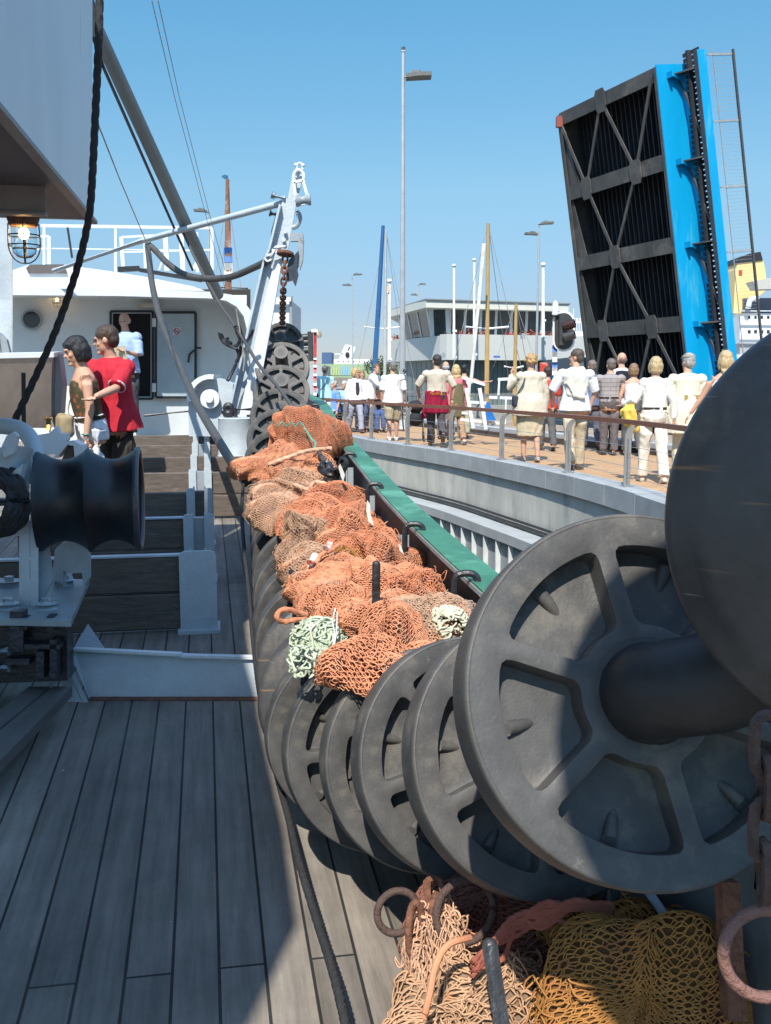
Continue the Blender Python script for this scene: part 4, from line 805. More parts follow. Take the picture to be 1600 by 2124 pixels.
    # hair
    if q['style'] != 'none':
        hb = MB(); st = q['style']
        hb.ell(Hd(0,-.022,.042),(.086,.104,.092),H4,18,12); 
        if st in ('short','bald'): hb.ell(Hd(0,-.055,-.01),(.078,.065,.075),H4)
        if st == 'bald': hb = MB(); hb.ell(Hd(0,-.05,-.01),(.08,.068,.06),H4)
        if st == 'bob': 
            hb.ell(Hd(0,-.045,-.01),(.098,.09,.10),H4); hb.ell(Hd(0,-.055,-.065),(.09,.072,.06),H4)
            for sx in (-1,1): hb.ell(Hd(sx*.078,-.005,-.03),(.026,.05,.075),H4,10,8)
            hb.ell(Hd(0,.055,.068),(.062,.035,.03),H4)
        if st == 'curly':
            rg = random.Random(5)
            for k in range(40):
                a, b = rg.uniform(0,6.28), rg.uniform(-.6,1.5); d_ = V(math.cos(a)*math.cos(b), math.sin(a)*math.cos(b), math.sin(b))
                if d_.y > .45 and d_.z < .55: continue
                hb.ell(Hd(d_.x*.085,-.03+d_.y*.095,.02+d_.z*.085),(.03,)*3,H4,8,6)
        if st == 'long':
            hb.ell(Hd(0,-.06,-.03),(.096,.075,.11),H4); hb.tube([Hd(0,-.06,-.05),Hd(.01,-.085,-.14),Hd(0,-.09,-.25)],[.09,.088,.045],14,flat=.6)
            for sx in (-1,1): hb.ell(Hd(sx*.078,-.015,-.04),(.025,.045,.09),H4,10,8)
        hm = mat('hair_%d_%d_%d'%tuple(int(c*100) for c in q['hair']), q['hair'], .5, var=.35, vs=40, grain=(2.5,2.5,.5), bump=.8, bs=60)
        me = remeshed(hb, min(vx,.011), 1, disp=.004 if st!='curly' else .008, dscale=60, seed=3, aniso=(1,1,.3)); link('hair', me, hm, t)
    if q.get('cap'):
        cb = MB(); cb.ell(Hd(0,-.015,.07),(.093,.108,.05),H4,20,10); cb.ell(Hd(0,.085,.055),(.06,.05,.013),H4); link('cap', remeshed(cb,.009,1), cloth('cap',q['cap']), t)
    if q.get('glasses'):
        g = MB()
        for sx in (-1,1): g.tube([Hd(sx*.034+.02*math.cos(a),.094,.006+.015*math.sin(a)) for a in [2*math.pi*i/12 for i in range(13)]], .002, 5, cap=False); g.tube([Hd(sx*.055,.09,.008),Hd(sx*.08,-.01,.008)], .002, 5)
        g.tube([Hd(-.014,.096,.008),Hd(.014,.096,.008)],.002,5); g.build('glasses', M_BLACK, t, world=False)
    # shoes
    for hp,kn,an,b_ in legs:
        sb = MB(); up = -V(0,math.sin(b_),-math.cos(b_)); f0 = V(0,math.cos(b_),math.sin(b_)); A = an+off
        hl_ = A-f0*.045-up*.045; to = A+f0*.16-up*.058
        sb.tube([hl_, A+f0*.03-up*.035, A+f0*.1-up*.05, to],[.036,.042,.043,.032],12,flat=.8); sb.tube([hl_-up*.02, to-up*.012],[.034,.036],10,flat=.55)
        link('shoe', remeshed(sb, max(.009,vx*.8), 1), cloth('shoe_%d'%int(q['shoe'][0]*100), q['shoe']), t)
        if q['socks']: kb = MB(); kb.tube([A-up*.02, A+up*.10],[.043,.044],12); kb.build('sock', cloth('sock',q['socks']), t, True, world=False)
    # trousers / shorts / skirt
    bot = q['bot']; bm_ = cloth(bot+'_%d_%d_%d'%tuple(int(c*100) for c in q['botc']), q['botc'])
    pb = MB(); e = .014; hq = .94 if q['topend'] < .95 else 1.0
    if bot == 'skirt':
        L = [(1.03,.15,.12,0),(.93,.195,.145,0),(.8,.205,.155,0),(.6,.195,.15,0),(.40,.19,.15,0)]; rings(pb, [(z,hx*W_,hy*W_,cy) for z,hx,hy,cy in L], M=lambda v: v+off)
    else:
        rings(pb, [(.84,.165*W_,.125,0),(.90,.185*W_*hq,.14*hq,0),(.97,.182*W_,.137*W_,.003),(1.03,.172*W_,.13*W_,.005),(1.06,.166*W_,.126*W_,.005)], M=lambda v: Mt(v)+off)
        fr = {'trousers':1.0,'shorts':.5}[bot]
        for hp,kn,an,b_ in legs:
            if bot == 'shorts': pb.tube([hp+V(0,0,.04)+off, hp.lerp(kn,.5)+off, hp.lerp(kn,1.02)+off],[.112,.108,.102],16)
            else: pb.tube([hp+V(0,0,.04)+off, hp.lerp(kn,.5)+off, kn+off, kn.lerp(an,.5)+off, an+(kn-an).normalized()*.01+off],[.108*q['hips'],.096,.082,.078,.076],16)
    link(bot, remeshed(pb, vx, 2, disp=.011, dscale=17, seed=int(label.__len__())), bm_, t)
    if (bot == 'trousers' or bot=='shorts') and q['topend'] > .95:
        bb = MB(); rings(bb, [(1.02,.181*W_,.138*W_,.004),(1.055,.176*W_,.135*W_,.004)], M=lambda v: Mt(v)+off); bb.build('belt', cloth('belt',q.get('belt',(.04,.03,.02))), t, True, world=False)
    # top
    tm = cloth('top_%d_%d_%d'%tuple(int(c*100) for c in q['topc']), q['topc']) if not q.get('topmat') else q['topmat']
    tb = MB(); te = q['topend']; w2 = q['topw']
    if q['tank']: L = [(te,.17+w2,.13,0),(1.02,.15+w2,.122,.005),(1.2,.162,.128,.01),(1.3,.172,.128,.005),(1.36,.162,.122,0),(1.385,.14,.11,0)]
    else: hp_ = .044 if te < .93 else .0; L = [(te,.178+w2+hp_,.14+w2+hp_,0),(.98,.180+w2+hp_*.5,.139+w2+hp_*.5,.003),(1.12,.168+w2*.7,.13+w2*.7,.008),(1.22,.170+w2*.5,.132+w2*.4,.01),(1.32,.184,.132,.005),(1.39,.192,.122,-.005),(1.45,.13,.096,-.012),(1.478,.072,.07,-.01)]
    rings(tb, [(z,hx*W_,hy*W_,cy) for z,hx,hy,cy in L if z >= te-.001], M=lambda v: Mt(v)+off)
    if not q['tank']:
        for sp,el,wr,u_,f_,sgn in arms:
            sl_ = q['sleeve']
            if sl_ <= .6: tb.ell(sp+V(-sgn*.012,0,-.022)+off,(.088,.088,.082)); tb.tube([sp+V(-sgn*.02,0,-.03)+off, sp+u_*.1+off, sp+u_*(.29*sl_/.5)+off],[.072,.079,.071],14)
            else: tb.ell(sp+V(-sgn*.012,0,-.022)+off,(.086,.086,.08)); tb.tube([sp+V(-sgn*.02,0,-.03)+off, sp+u_*.1+off, el+off, el.lerp(wr,.5)+off, el.lerp(wr,.98)+off],[.07,.073,.061,.053,.046],14)
    else:
        for sx in (-1,1): tb.tube([Mt(V(sx*.085,.09,1.33))+off, Mt(V(sx*.08,0,1.45))+off, Mt(V(sx*.085,-.085,1.33))+off],[.016,.014,.016],8)
    top = link(q['top'], remeshed(tb, vx, 1, disp=.008, dscale=13, seed=int(label.__len__())+4), tm, t)
    if extra: extra(t, dict(off=off, Mt=Mt, arms=arms, legs=legs, Hd=Hd, vx=vx, s=s))
    return t
m_flow = mat('cloth_patterned_top', (.075,.065,.03), .85, var=.5, vs=22, col2=(.55,.10,.05), m2=.34, m2s=22, bump=.2)
def strap_bag(c0, c1, bag, col, t, K, sz=(.15,.06,.12)):
    b = MB(); b.tube(catmull([p+K['off'] for p in c0],6), .011, 6, flat=.4); b.build('strap', cloth('strap_%d'%int(col[0]*100),col), t, True, world=False)
    b = MB(); b.box(bag+K['off'], sz, b=.03); link('bag', remeshed(b, .012, 3, disp=.012, dscale=18), cloth('bag_%d'%int(col[0]*100), col), t)
# the couple and the man in the doorway (facing angle: 0 = away from the viewer, 90 = to the left)
def foot(px, Y, h=0): p = at(px, 800, Y); return (p.x, p.y, dz(p.x,p.y)+h)
def ex_woman(t, K):
    strap_bag([V(.12,.06,1.43),V(.15,.13,1.25),V(.05,.19,1.12),V(-.06,.2,1.05)],None,V(-.10,.25,.98),(.34,.27,.16),t,K,(.2,.13,.2))
    b = MB(); w = K['arms'][0][2]+K['off']; b.tube([w+V(.03*math.cos(a),.03*math.sin(a),.03) for a in [2*math.pi*i/12 for i in range(13)]], .007, 6, cap=False); b.build('bracelet', mat('turquoise', (.03,.25,.22), .3), t, world=False)
person('woman with short black hair in a flowered strap top and white jeans', foot(188,8.6,-.13), 118, extra=ex_woman, h=1.70, fem=True, tank=True, top='strap_top', topmat=m_flow, topend=.98, botc=(.74,.75,.80), bot='trousers', hair=(.012,.012,.014), style='bob', voxel=.009, nod=18, lean=8, hips=1.05, legs=((4,6),(-3,6)), armL=((-.12,-.05,-1),(-.02,.18,-1)), armR=((.1,-.1,-1),(.05,.15,-1)), shoe=(.3,.25,.2))
def ex_red(t, K):
    w = K['arms'][1][2]+K['off']; 
    b = MB(); b.tube([w+V(.033*math.cos(a),.03*math.sin(a),.01) for a in [2*math.pi*i/12 for i in range(13)]], .008, 6, cap=False); b.box(w+V(.035,0,.01),(.012,.03,.03)); b.build('watch', M_BLACK, t, world=False)
    b = MB(); 
    for sp,el,wr,u_,f_,sgn in K['arms']:
        c = sp+u_*.262+K['off']; u,v = basis(u_); b.tube([c+u*.071*math.cos(a)+v*.071*math.sin(a) for a in [2*math.pi*i/16 for i in range(17)]], .008, 6, cap=False)
    c = V(0,-.008,1.474)+K['off']; b.tube([K['Mt'](V(.073*math.cos(a),-.008+.072*math.sin(a),1.468))+K['off'] for a in [2*math.pi*i/18 for i in range(19)]], .011, 6, cap=False); b.build('white_trim', cloth('trim',(.62,.62,.66)), t, True, world=False)
person('man in a red T-shirt with white collar trim and dark shorts pointing to the left', foot(240,8.95,-.10), 146, extra=ex_red, h=1.76, wide=1.14, topc=(.50,.028,.045), top='t_shirt', sleeve=.46, topend=.84, bot='shorts', botc=(.055,.045,.035), hair=(.06,.035,.022), style='short', glasses=True, voxel=.009, nod=12, turn=-52, lean=6, legs=((3,4),(-3,4)), armR=((.5,-.3,-1),(-.1,.2,-1)), armL=((-.3,.75,-.75),(-.1,1,-.28)), shoe=(.2,.17,.13))
def ex_paper(t, K):
    b = MB(); c = V(-.02,.33,1.12)+K['off']; b.prism([c+V(-.14,-.03,-.1),c+V(.12,-.05,-.12),c+V(.15,.0,.12),c+V(-.11,.02,.13)], (0,.006,.004)); b.build('folded_paper', cloth('paper',(.55,.47,.33)), t, world=False)
person('elderly man in a pale blue short-sleeved shirt standing in the dark doorway', foot(264,14.9,.18), 172, extra=ex_paper, h=1.74, topc=(.36,.48,.72), top='shirt', sleeve=.5, botc=(.06,.06,.07), hair=(.5,.48,.45), style='bald', voxel=.011, nod=16, legs=((2,4),(-2,4)), armL=((-.15,.25,-1),(.45,.8,.15)), armR=((.15,.25,-1),(-.45,.8,.1)))
# promenade
def pf(px, py): p = gnd(px, py, .206); return (p.x, p.y, .206)
WALK = 'visitors on the promenade'
def P_(label, px, py, face, **k):
    return person(label, pf(px,py), face, group=WALK, **k)
walkL = ((-.22,.12,-1),(-.1,.4,-1)); walkR = ((.22,-.15,-1),(.1,.2,-1))
def ex_strap(a, b, col):
    def f(t, K):
        mb = MB(); mb.tube([p+K['off'] for p in catmull([V(*a),V((a[0]+b[0])/2,-.155,(a[2]+b[2])/2),V(*b)],5)], .012, 6, flat=.5); mb.build('bag_strap', cloth('strapdark',col), t, True, world=False)
        mb = MB(); mb.box(V(*b)+K['off']+V(-.02 if b[0]<0 else .02,0,-.08),(.08,.2,.18), b=.03); link('bag', remeshed(mb,.014,2,disp=.01), cloth('bagdark',col), t)
    return f
P_('man in a light turquoise T-shirt with a dark bag strap across his back', 675, 893, 4, extra=ex_strap((.13,-.07,1.43),(-.2,-.02,.98),(.04,.05,.07)), topc=(.42,.70,.72), top='t_shirt', botc=(.55,.5,.38), bot='shorts', hair=(.13,.11,.09), wide=1.05, voxel=.016, h=1.72)
def bench(loc, rot, label):
    t = thing('bench', label, 'bench', loc, rotz=R(rot)); mb = MB()
    for k in range(4): mb.box((0,-.18+.12*k,.43),(1.7,.1,.03))
    mb.build('seat', mat('bench_slat', (.12,.10,.09), .6), t, world=False); mb = MB()
    for k in range(3): mb.box((0,.24,.55+.12*k),(1.7,.03,.1))
    mb.build('backrest', mat('bench_slat', (.12,.10,.09), .6), t, world=False)
    for sx in (-1,1):
        mb = MB(); x = sx*.75; mb.tube([(x,.34,0),(x,.22,.42),(x,.27,.88)],.022,8); mb.tube([(x,-.32,0),(x,-.2,.42),(x,.22,.42)],.022,8); mb.tube([(x,-.32,.02),(x,.34,.02)],.018,6); mb.build('leg', M_BLACK, t, True, world=False)
    return t
b1 = pf(712,893); bench(b1, 12, 'dark slatted bench with two seated women, at the far left of the promenade')
sitk = dict(seat=True, legs=((82,82),(78,80)))
def sit(label, px, py, face, **k):
    p = pf(px,py); return person(label, p, face, group='people sitting on promenade benches', **{**sitk, **k})
sit('seated old woman with curly grey hair in a bright blue top', 694, 893, 130, fem=True, h=1.62, topc=(.16,.30,.72), top='blouse', botc=(.45,.5,.55), bot='trousers', hair=(.42,.38,.33), style='curly', voxel=.016)
sit('seated old woman mostly hidden behind her neighbour in blue', 716, 891, 150, fem=True, h=1.62, topc=(.35,.55,.55), top='blouse', botc=(.1,.1,.12), hair=(.48,.46,.43), style='curly', voxel=.016)
def ex_jacket(t, K):
    mb = MB(); rings(mb, [(.97,.05,.03,.14),(1.2,.055,.03,.15),(1.38,.05,.03,.125)], M=lambda v: K['Mt'](v)+K['off']); mb.build('blouse', cloth('dark_blouse',(.06,.045,.05)), t, True, world=False)
P_('blonde woman in a white jacket and grey trousers walking towards the ship', 738, 898, 205, fem=True, h=1.65, extra=ex_jacket, top='jacket', topc=(.76,.76,.80), topend=.9, topw=.02, sleeve=1, botc=(.34,.34,.40), hair=(.50,.34,.14), style='bob', glasses=True, voxel=.014, turn=30, legs=((18,8),(-14,12)), armL=((-.3,.1,-1),(-.15,.35,-1)), armR=((.3,0,-1),(.2,.3,-1)), shoe=(.12,.05,.035))
P_('woman in white with brown hair just behind the woman in the white jacket', 751, 896, 190, fem=True, h=1.6, topc=(.7,.7,.72), top='blouse', botc=(.3,.3,.35), hair=(.3,.2,.1), style='bob', voxel=.018)
P_('man in a white shirt leaning to the right with one arm out', 768, 897, 250, h=1.78, topc=(.76,.77,.82), top='shirt', sleeve=1, lean=14, botc=(.10,.13,.22), hair=(.14,.085,.05), voxel=.016, turn=-50, armL=((-.5,.8,-.6),(.0,1,-.5)), armR=((.3,.8,-.7),(.1,1,-.4)))
sit('young woman in a black vest bending forward on a seat', 777, 896, 205, fem=True, h=1.62, tank=True, lean=35, topc=(.02,.02,.022), top='vest', botc=(.08,.12,.25), hair=(.42,.30,.15), style='bob', voxel=.016, nod=30)
P_('grey-haired man in a white short-sleeved shirt and khaki shorts seen from behind', 815, 915, 6, h=1.735, wide=1.1, topc=(.78,.76,.72), top='shirt', sleeve=.5, topend=.84, botc=(.36,.31,.21), bot='shorts', hair=(.17,.15,.14), voxel=.013, turn=28, legs=((-8,6),(9,5)), socks=(.75,.75,.75), shoe=(.6,.58,.55), armL=((-.12,.0,-1),(-.05,.25,-1)), armR=((.2,.1,-1),(.1,.3,-1)))
def ex_maroon(t, K):
    mb = MB(); rings(mb, [(.66,.25,.175,0),(.75,.235,.17,0),(.9,.215,.16,0),(1.02,.215,.165,0),(1.07,.205,.158,0)], M=lambda v: v+K['off']); mb.tube([V(-.21,0,.72)+K['off'],V(-.24,.0,.6)+K['off'],V(-.235,0,.54)+K['off']],[.05,.045,.035],10)
    me = remeshed(mb,.013,2,disp=.022,dscale=16,aniso=(1,1,.25)); link('jacket_round_waist', me, cloth('maroon',(.26,.012,.04)), t)
    cu = bpy.data.curves.new('word','FONT'); cu.body = 'Panthers'; cu.size = .085; cu.extrude = .002; cu.align_x = 'CENTER'; cu.shear = .3
    o = bpy.data.objects.new('word',cu); COL.objects.link(o); dg = bpy.context.evaluated_depsgraph_get(); me = bpy.data.meshes.new_from_object(o.evaluated_get(dg)); bpy.data.objects.remove(o)
    for v in me.vertices: x = v.co.x; v.co = V(x,-math.sqrt(max(.02,x*0+.225**2-x*x))*.80-.018,1.0+v.co.y)+K['off']
    link('lettering', me, cloth('gold',(.65,.38,.06)), t)
P_('man in a beige T-shirt with a maroon jacket tied round his waist', 905, 928, 2, extra=ex_maroon, h=1.86, wide=1.13, topend=.985, topc=(.56,.49,.39), top='t_shirt', sleeve=.5, botc=(.075,.068,.075), hair=(.035,.028,.024), voxel=.011, turn=18, legs=((16,6),(-10,48)), armL=((-.62,.25,-1),(.2,.6,-1)), armR=((.5,-.1,-1),(-.1,.3,-1)), shoe=(.16,.13,.09))
def ex_cardigan(t, K):
    mb = MB(); rings(mb, [(.6,.17,.10,-.07),(.8,.18,.1,-.08),(1.1,.16,.085,-.09),(1.34,.13,.075,-.08)], M=lambda v: K['Mt'](v)+K['off']); link('cardigan', remeshed(mb,.015,2,disp=.01), cloth('olive',(.15,.135,.075)), t)
P_('blonde woman in a pink top with an olive cardigan over her back', 945, 922, 14, fem=True, h=1.66, extra=ex_cardigan, topc=(.70,.20,.22), top='top', sleeve=.5, botc=(.36,.23,.15), hair=(.55,.40,.19), style='long', voxel=.013, shoe=(.55,.52,.48), legs=((10,8),(-12,16)))
P_('grey head showing between the beige T-shirt and the blonde hair', 924, 912, 10, h=1.76, topc=(.4,.42,.48), botc=(.2,.2,.22), hair=(.45,.43,.41), style='bald', voxel=.018)
P_('woman with a dark bun in a white sleeveless top leaning on the railing', 962, 910, 350, fem=True, h=1.7, tank=True, topc=(.74,.74,.70), top='vest', botc=(.3,.3,.2), hair=(.018,.014,.014), voxel=.015, armR=((.9,.5,-.35),(.6,.8,.1)), armL=((-.3,.4,-.9),(0,1,-.2)))
def ex_black(t,K): ex_strap((-.1,-.07,1.43),(-.25,-.02,1.06),(.02,.02,.022))(t,K)
m_knit = mat('cloth_cable_knit', (.62,.55,.43), .9, var=.12, vs=9, bump=1.0, bs=45, grain=(1.6,1.6,.7), spec=.1)
P_('woman with curly fair hair in a cream knitted cardigan and long beige skirt', 1098, 958, 6, fem=True, h=1.77, extra=ex_black, wide=1.16, topc=(.62,.55,.43), topmat=m_knit, top='cardigan', topend=.74, topw=.045, sleeve=1, bot='skirt', botc=(.55,.47,.33), hair=(.45,.28,.12), style='curly', voxel=.012, legs=((5,8),(-6,12)), armL=((-.5,.45,-.8),(.25,.4,1)), armR=((.25,0,-1),(.1,.3,-1)), shoe=(.4,.35,.3))
def ex_sweater(t, K):
    mb = MB(); rings(mb, [(1.02,.10,.05,-.1),(1.1,.15,.07,-.1),(1.25,.185,.11,-.035),(1.36,.205,.13,-.01),(1.44,.15,.11,-.01),(1.50,.09,.085,-.01)], M=lambda v: K['Mt'](v)+K['off'])
    mb.tube([V(-.14,-.09,1.28)+K['off'],V(-.03,-.17,1.08)+K['off'],V(.11,-.16,1.05)+K['off']],[.06,.05,.045],12); link('sweater_over_shoulders', remeshed(mb,.012,2,disp=.014,dscale=15), m_knit2, t)
m_knit2 = mat('cloth_fleck_knit', (.62,.60,.50), .9, var=.15, vs=6, bump=.6, bs=60, col2=(.42,.42,.40), m2=.3, m2s=11, grain=(.6,.6,3), spec=.1)
P_('tall man with glasses and a cream sweater draped over his shoulders', 1190, 976, 358, h=1.81, extra=ex_sweater, wide=1.08, topc=(.76,.77,.80), top='shirt', sleeve=.5, botc=(.52,.44,.31), hair=(.085,.06,.045), glasses=True, voxel=.010, turn=62, legs=((-14,14),(12,6)), armL=((-.55,.1,-1),(.1,.5,-1)), armR=((.35,.2,-1),(-.25,.2,-1)), shoe=(.1,.07,.05))
m_stripe = brickmat('cloth_striped_polo', (.34,.30,.29),(.30,.27,.265),(.15,.14,.15), 9,.075,.006, rough=.9, noise_s=30, bump=.1, vscale=.1)
m_stripe.node_tree.nodes['Mapping'].inputs['Rotation'].default_value = (R(90),0,0)
P_('grey-haired man in a striped grey polo shirt and grey trousers', 1262, 944, 350, h=1.72, wide=1.1, topmat=m_stripe, top='polo_shirt', sleeve=.5, topend=.96, botc=(.125,.105,.105), hair=(.15,.12,.10), glasses=True, voxel=.012, turn=22, armL=((-.25,.3,-1),(.2,.8,-.3)), armR=((.25,.3,-1),(-.2,.8,-.3)), legs=((3,4),(-3,4)))
def ex_pack(t,K):
    mb = MB(); mb.box(V(0,-.17,1.22)+K['off'],(.28,.13,.42),b=.05); link('backpack', remeshed(mb,.015,2,disp=.01), cloth('navy',(.02,.022,.035)), t)
P_('bald man in white with a dark backpack, head above the striped polo shirt', 1284, 938, 2, h=1.86, extra=ex_pack, topc=(.75,.75,.75), top='shirt', sleeve=.5, botc=(.03,.03,.035), hair=(.22,.13,.08), style='bald', voxel=.014, turn=15)
P_('man with thinning grey hair in blue looking over from behind the tall man', 1224, 935, 10, h=1.72, topc=(.13,.18,.30), botc=(.1,.1,.13), hair=(.2,.15,.12), style='short', voxel=.018)
P_('dark head showing low between the cream cardigan and the tall man', 1133, 935, 5, h=1.6, topc=(.5,.06,.04), botc=(.1,.1,.1), hair=(.05,.035,.03), style='short', voxel=.018)
P_('woman with short brown hair in white, half hidden by the yellow jacket', 1309, 945, 2, fem=True, h=1.64, topc=(.75,.73,.72), tank=True, top='vest', botc=(.1,.1,.1), hair=(.26,.15,.08), style='bob', voxel=.014)
def ex_yellow(t,K):
    mb = MB(); mb.tube([p+K['off'] for p in (V(-.30,.08,1.17),V(-.36,.06,1.0),V(-.33,.05,.86),V(-.24,.04,.70))],[.07,.13,.12,.06],14,flat=.7); link('yellow_jacket', remeshed(mb,.012,2,disp=.022,dscale=16), cloth('yellow',(.72,.50,.10)), t)
P_('slim woman with fair bobbed hair all in white, a yellow jacket over her arm', 1352, 1001, 4, fem=True, h=1.66, extra=ex_yellow, topc=(.80,.79,.74), top='jumper', sleeve=1, topend=.98, botc=(.74,.68,.58), belt=(.5,.5,.5), hair=(.50,.37,.20), style='bob', voxel=.010, legs=((14,8),(-10,10)), armL=((-.45,.15,-1),(-.25,.7,-.2)), armR=((.35,-.2,-1),(.1,.1,-1)), shoe=(.62,.56,.46))
def ex_band(t,K):
    mb = MB(); mb.prism([V(-.05,-.155,1.17)+K['off'],V(.165,-.11,1.17)+K['off'],V(.17,-.11,1.09)+K['off'],V(-.05,-.16,1.09)+K['off']],(0,-.012,0)); mb.build('tan_band', cloth('tan',(.36,.26,.10)), t, world=False)
P_('man in a flat grey cap and long cream coat with a tan band', 1418, 992, 350, h=1.71, wide=1.1, extra=ex_band, topc=(.70,.66,.52), top='coat', sleeve=1, topend=.62, topw=.03, botc=(.66,.61,.48), hair=(.4,.38,.36), style='short', cap=(.25,.24,.21), glasses=True, voxel=.011, turn=30, legs=((8,8),(-8,10)), armL=((-.5,-.1,-1),(.1,.1,-1)), armR=((.3,0,-1),(.1,.3,-1)))
P_('young woman with long blonde hair in a white vest at the right', 1494, 1010, 3, fem=True, h=1.72, tank=True, topc=(.78,.78,.80), top='vest', botc=(.1,.13,.2), hair=(.52,.38,.20), style='long', voxel=.011, armL=((-.4,.3,-1),(-.5,.3,-.9)))
P_('person with brown hair whose head shows above the domed bobbin', 1597, 985, 0, h=1.93, topc=(.3,.2,.2), botc=(.1,.1,.1), hair=(.09,.045,.03), style='short', voxel=.015)
# ================= PROMENADE RAILINGS
m_hand = mat('varnished_handrail', (.20,.075,.045), .4, var=.25, vs=4, grain=(1,1,1), bump=.1)
def railing(path, z, post_d, h, label, hm, wires, name='railing', arm=True, two=False):
    t = thing(name, label, 'railing', (path[0].x,path[0].y,z))
    P3 = [Vector((p.x,p.y,z+h)) for p in offs(path,.11 if arm else 0)]; mb = MB()
    n = len(P3); w = .033
    vs = []; 
    for i,p in enumerate(P3):
        tt = (P3[min(i+1,n-1)]-P3[max(i-1,0)]).normalized(); s = Vector((-tt.y,tt.x,0))
        vs += [p-s*w-Vector((0,0,w)), p+s*w-Vector((0,0,w)), p+s*w+Vector((0,0,w*.8)), p-s*w+Vector((0,0,w*.8))]
    mb.add(vs, [(4*i+j,4*i+(j+1)%4,4*i+4+(j+1)%4,4*i+4+j) for i in range(n-1) for j in range(4)]+[(0,1,2,3),(4*n-1,4*n-2,4*n-3,4*n-4)]); mb.build('handrail', hm, t)
    L = [0]; 
    for a,b in zip(path,path[1:]): L.append(L[-1]+(b-a).length)
    def P(s):
        for i in range(len(path)-1):
            if L[i+1] >= s: f = (s-L[i])/(L[i+1]-L[i]); return path[i].lerp(path[i+1],f), (path[i+1]-path[i]).normalized()
        return path[-1], (path[-1]-path[-2]).normalized()
    for s in post_d(L,P):
        p, tt = P(s); sd = Vector((-tt.y,tt.x)); ang = math.atan2(tt.y,tt.x); M = Matrix.Rotation(ang,4,'Z'); mb = MB()
        mb.box((p.x,p.y,z+(h-.2)/2),(.014,.085,h-.2),M); mb.box((p.x,p.y,z+(h-.2)/2),(.075,.012,h-.2),M)
        if arm:
            prev = None; ar = []
            for k in range(7):
                a = k/6*math.pi/2; o_ = .115*(1-math.cos(a)); zz = z+h-.2+.165*math.sin(a); ar.append((Vector((p.x,p.y))+sd*o_, zz))
            poly = [(q.x+sd.x*.045,q.y+sd.y*.045,zz) for q,zz in ar]+[(q.x-sd.x*.045,q.y-sd.y*.045,zz) for q,zz in ar[::-1]]
            poly = [Vector(v)-Vector((tt.x,tt.y,0))*.007 for v in poly]; mb.prism(poly, Vector((tt.x,tt.y,0))*.014)
        else: mb.box((p.x,p.y,z+h-.1),(.014,.06,.2),M)
        po = mb.build('post', M_STEEL, t)
        mb = MB(); mb.box((p.x,p.y,z+.006),(.16,.13,.012),M); mb.build('base_plate', M_STEEL, po)
    mb = MB()
    for k in range(wires): mb.tube([(p.x,p.y,z+.13+k*(h-.3)/(wires)) for p in path[::2]], .0035, 4, cap=False)
    mb.build('cables', M_STEEL, t); return t
RE = [Vector((p.x,p.y)) for p in catmull([(p.x,p.y,0) for p in offs(EDGE,.16)],2)]
RE = [p for p in RE if p.y < 28 and p.y > -3]
px_posts = (716,771,846,935,1040,1178,1300)
def pd_near(L, P):
    out = []
    for px in px_posts:
        best = min((abs(800+F*P(s)[0].x/(P(s)[0].y*math.cos(PITCH)+(EYE-.21)*math.sin(PITCH))-px), s) for s in np.arange(.2, L[-1], .03) if P(s)[0].y > 9); out.append(best[1])
    s = max(out)
    while s+2.1 < L[-1]: s += 2.1; out.append(s)
    return out
railing(RE, .264, pd_near, .80, 'curved promenade railing with a brown wooden handrail and steel posts', m_hand, 4)
RE2 = [p for p in offs(EDGE,3.75) if 8 < p.y < 33]
railing(RE2, .42, lambda L,P: list(np.arange(.8,L[-1],2.3)), .78, 'grey steel railing along the far kerb of the promenade', M_STEEL, 3)
# ================= LAMPS, SIGNALS, POLES
def lamp_post(px, ytop, yhead, Y, side, label, double=False, hw=1.0, sc=1.0, base_z=.2):
    b = at(px, 800, Y); b.z = base_z; t = thing('street_lamp', label, 'street lamp', b, group='tall lamp posts round the lock')
    zt = at(px,ytop,Y).z; mb = MB(); mb.tube([(b.x,b.y,b.z),(b.x,b.y,b.z+.5),(b.x,b.y,zt)],[.085*sc,.085*sc,.045*sc],14); mb.build('pole', M_POLE, t, True)
    mb = MB(); mb.cyl((b.x,b.y,zt),(b.x,b.y,zt+.12),.06*sc,10); mb.build('cap', M_GREYP, t)
    for i,(s_,yy) in enumerate([(side,yhead)]+([(-side,yhead+ (22 if double else 0))] if double else [])):
        z = at(px,yy,Y).z; x0 = b.x+s_*.08; mb = MB()
        mb.prism([(x0,b.y-.16*hw,z-.05),(x0+s_*.30*hw,b.y-.2*hw,z-.02),(x0+s_*.62*hw,b.y-.2*hw,z-.01),(x0+s_*.62*hw,b.y+.2*hw,z-.01),(x0+s_*.30*hw,b.y+.22*hw,z-.02),(x0,b.y+.18*hw,z-.05)], (0,0,.10))
        mb.prism([(x0+s_*.1,b.y-.12,z+.05),(x0+s_*.34,b.y-.2,z+.05),(x0+s_*.34,b.y+.2,z+.05),(x0+s_*.1,b.y+.12,z+.05)], (s_*.05,0,.09)); hd = mb.build('lamp_head', mat('lamp_head_paint', (.13,.13,.12), .5), t)
        mb = MB(); mb.tube([(b.x,b.y,z),(x0+s_*.1,b.y,z)],.035,8); mb.build('arm', M_GREYP, t)
    return t, b
lt, lb = lamp_post(835, 108, 160, 28, 1, 'tallest lamp post, in the middle, with one square lamp head', hw=1.1)
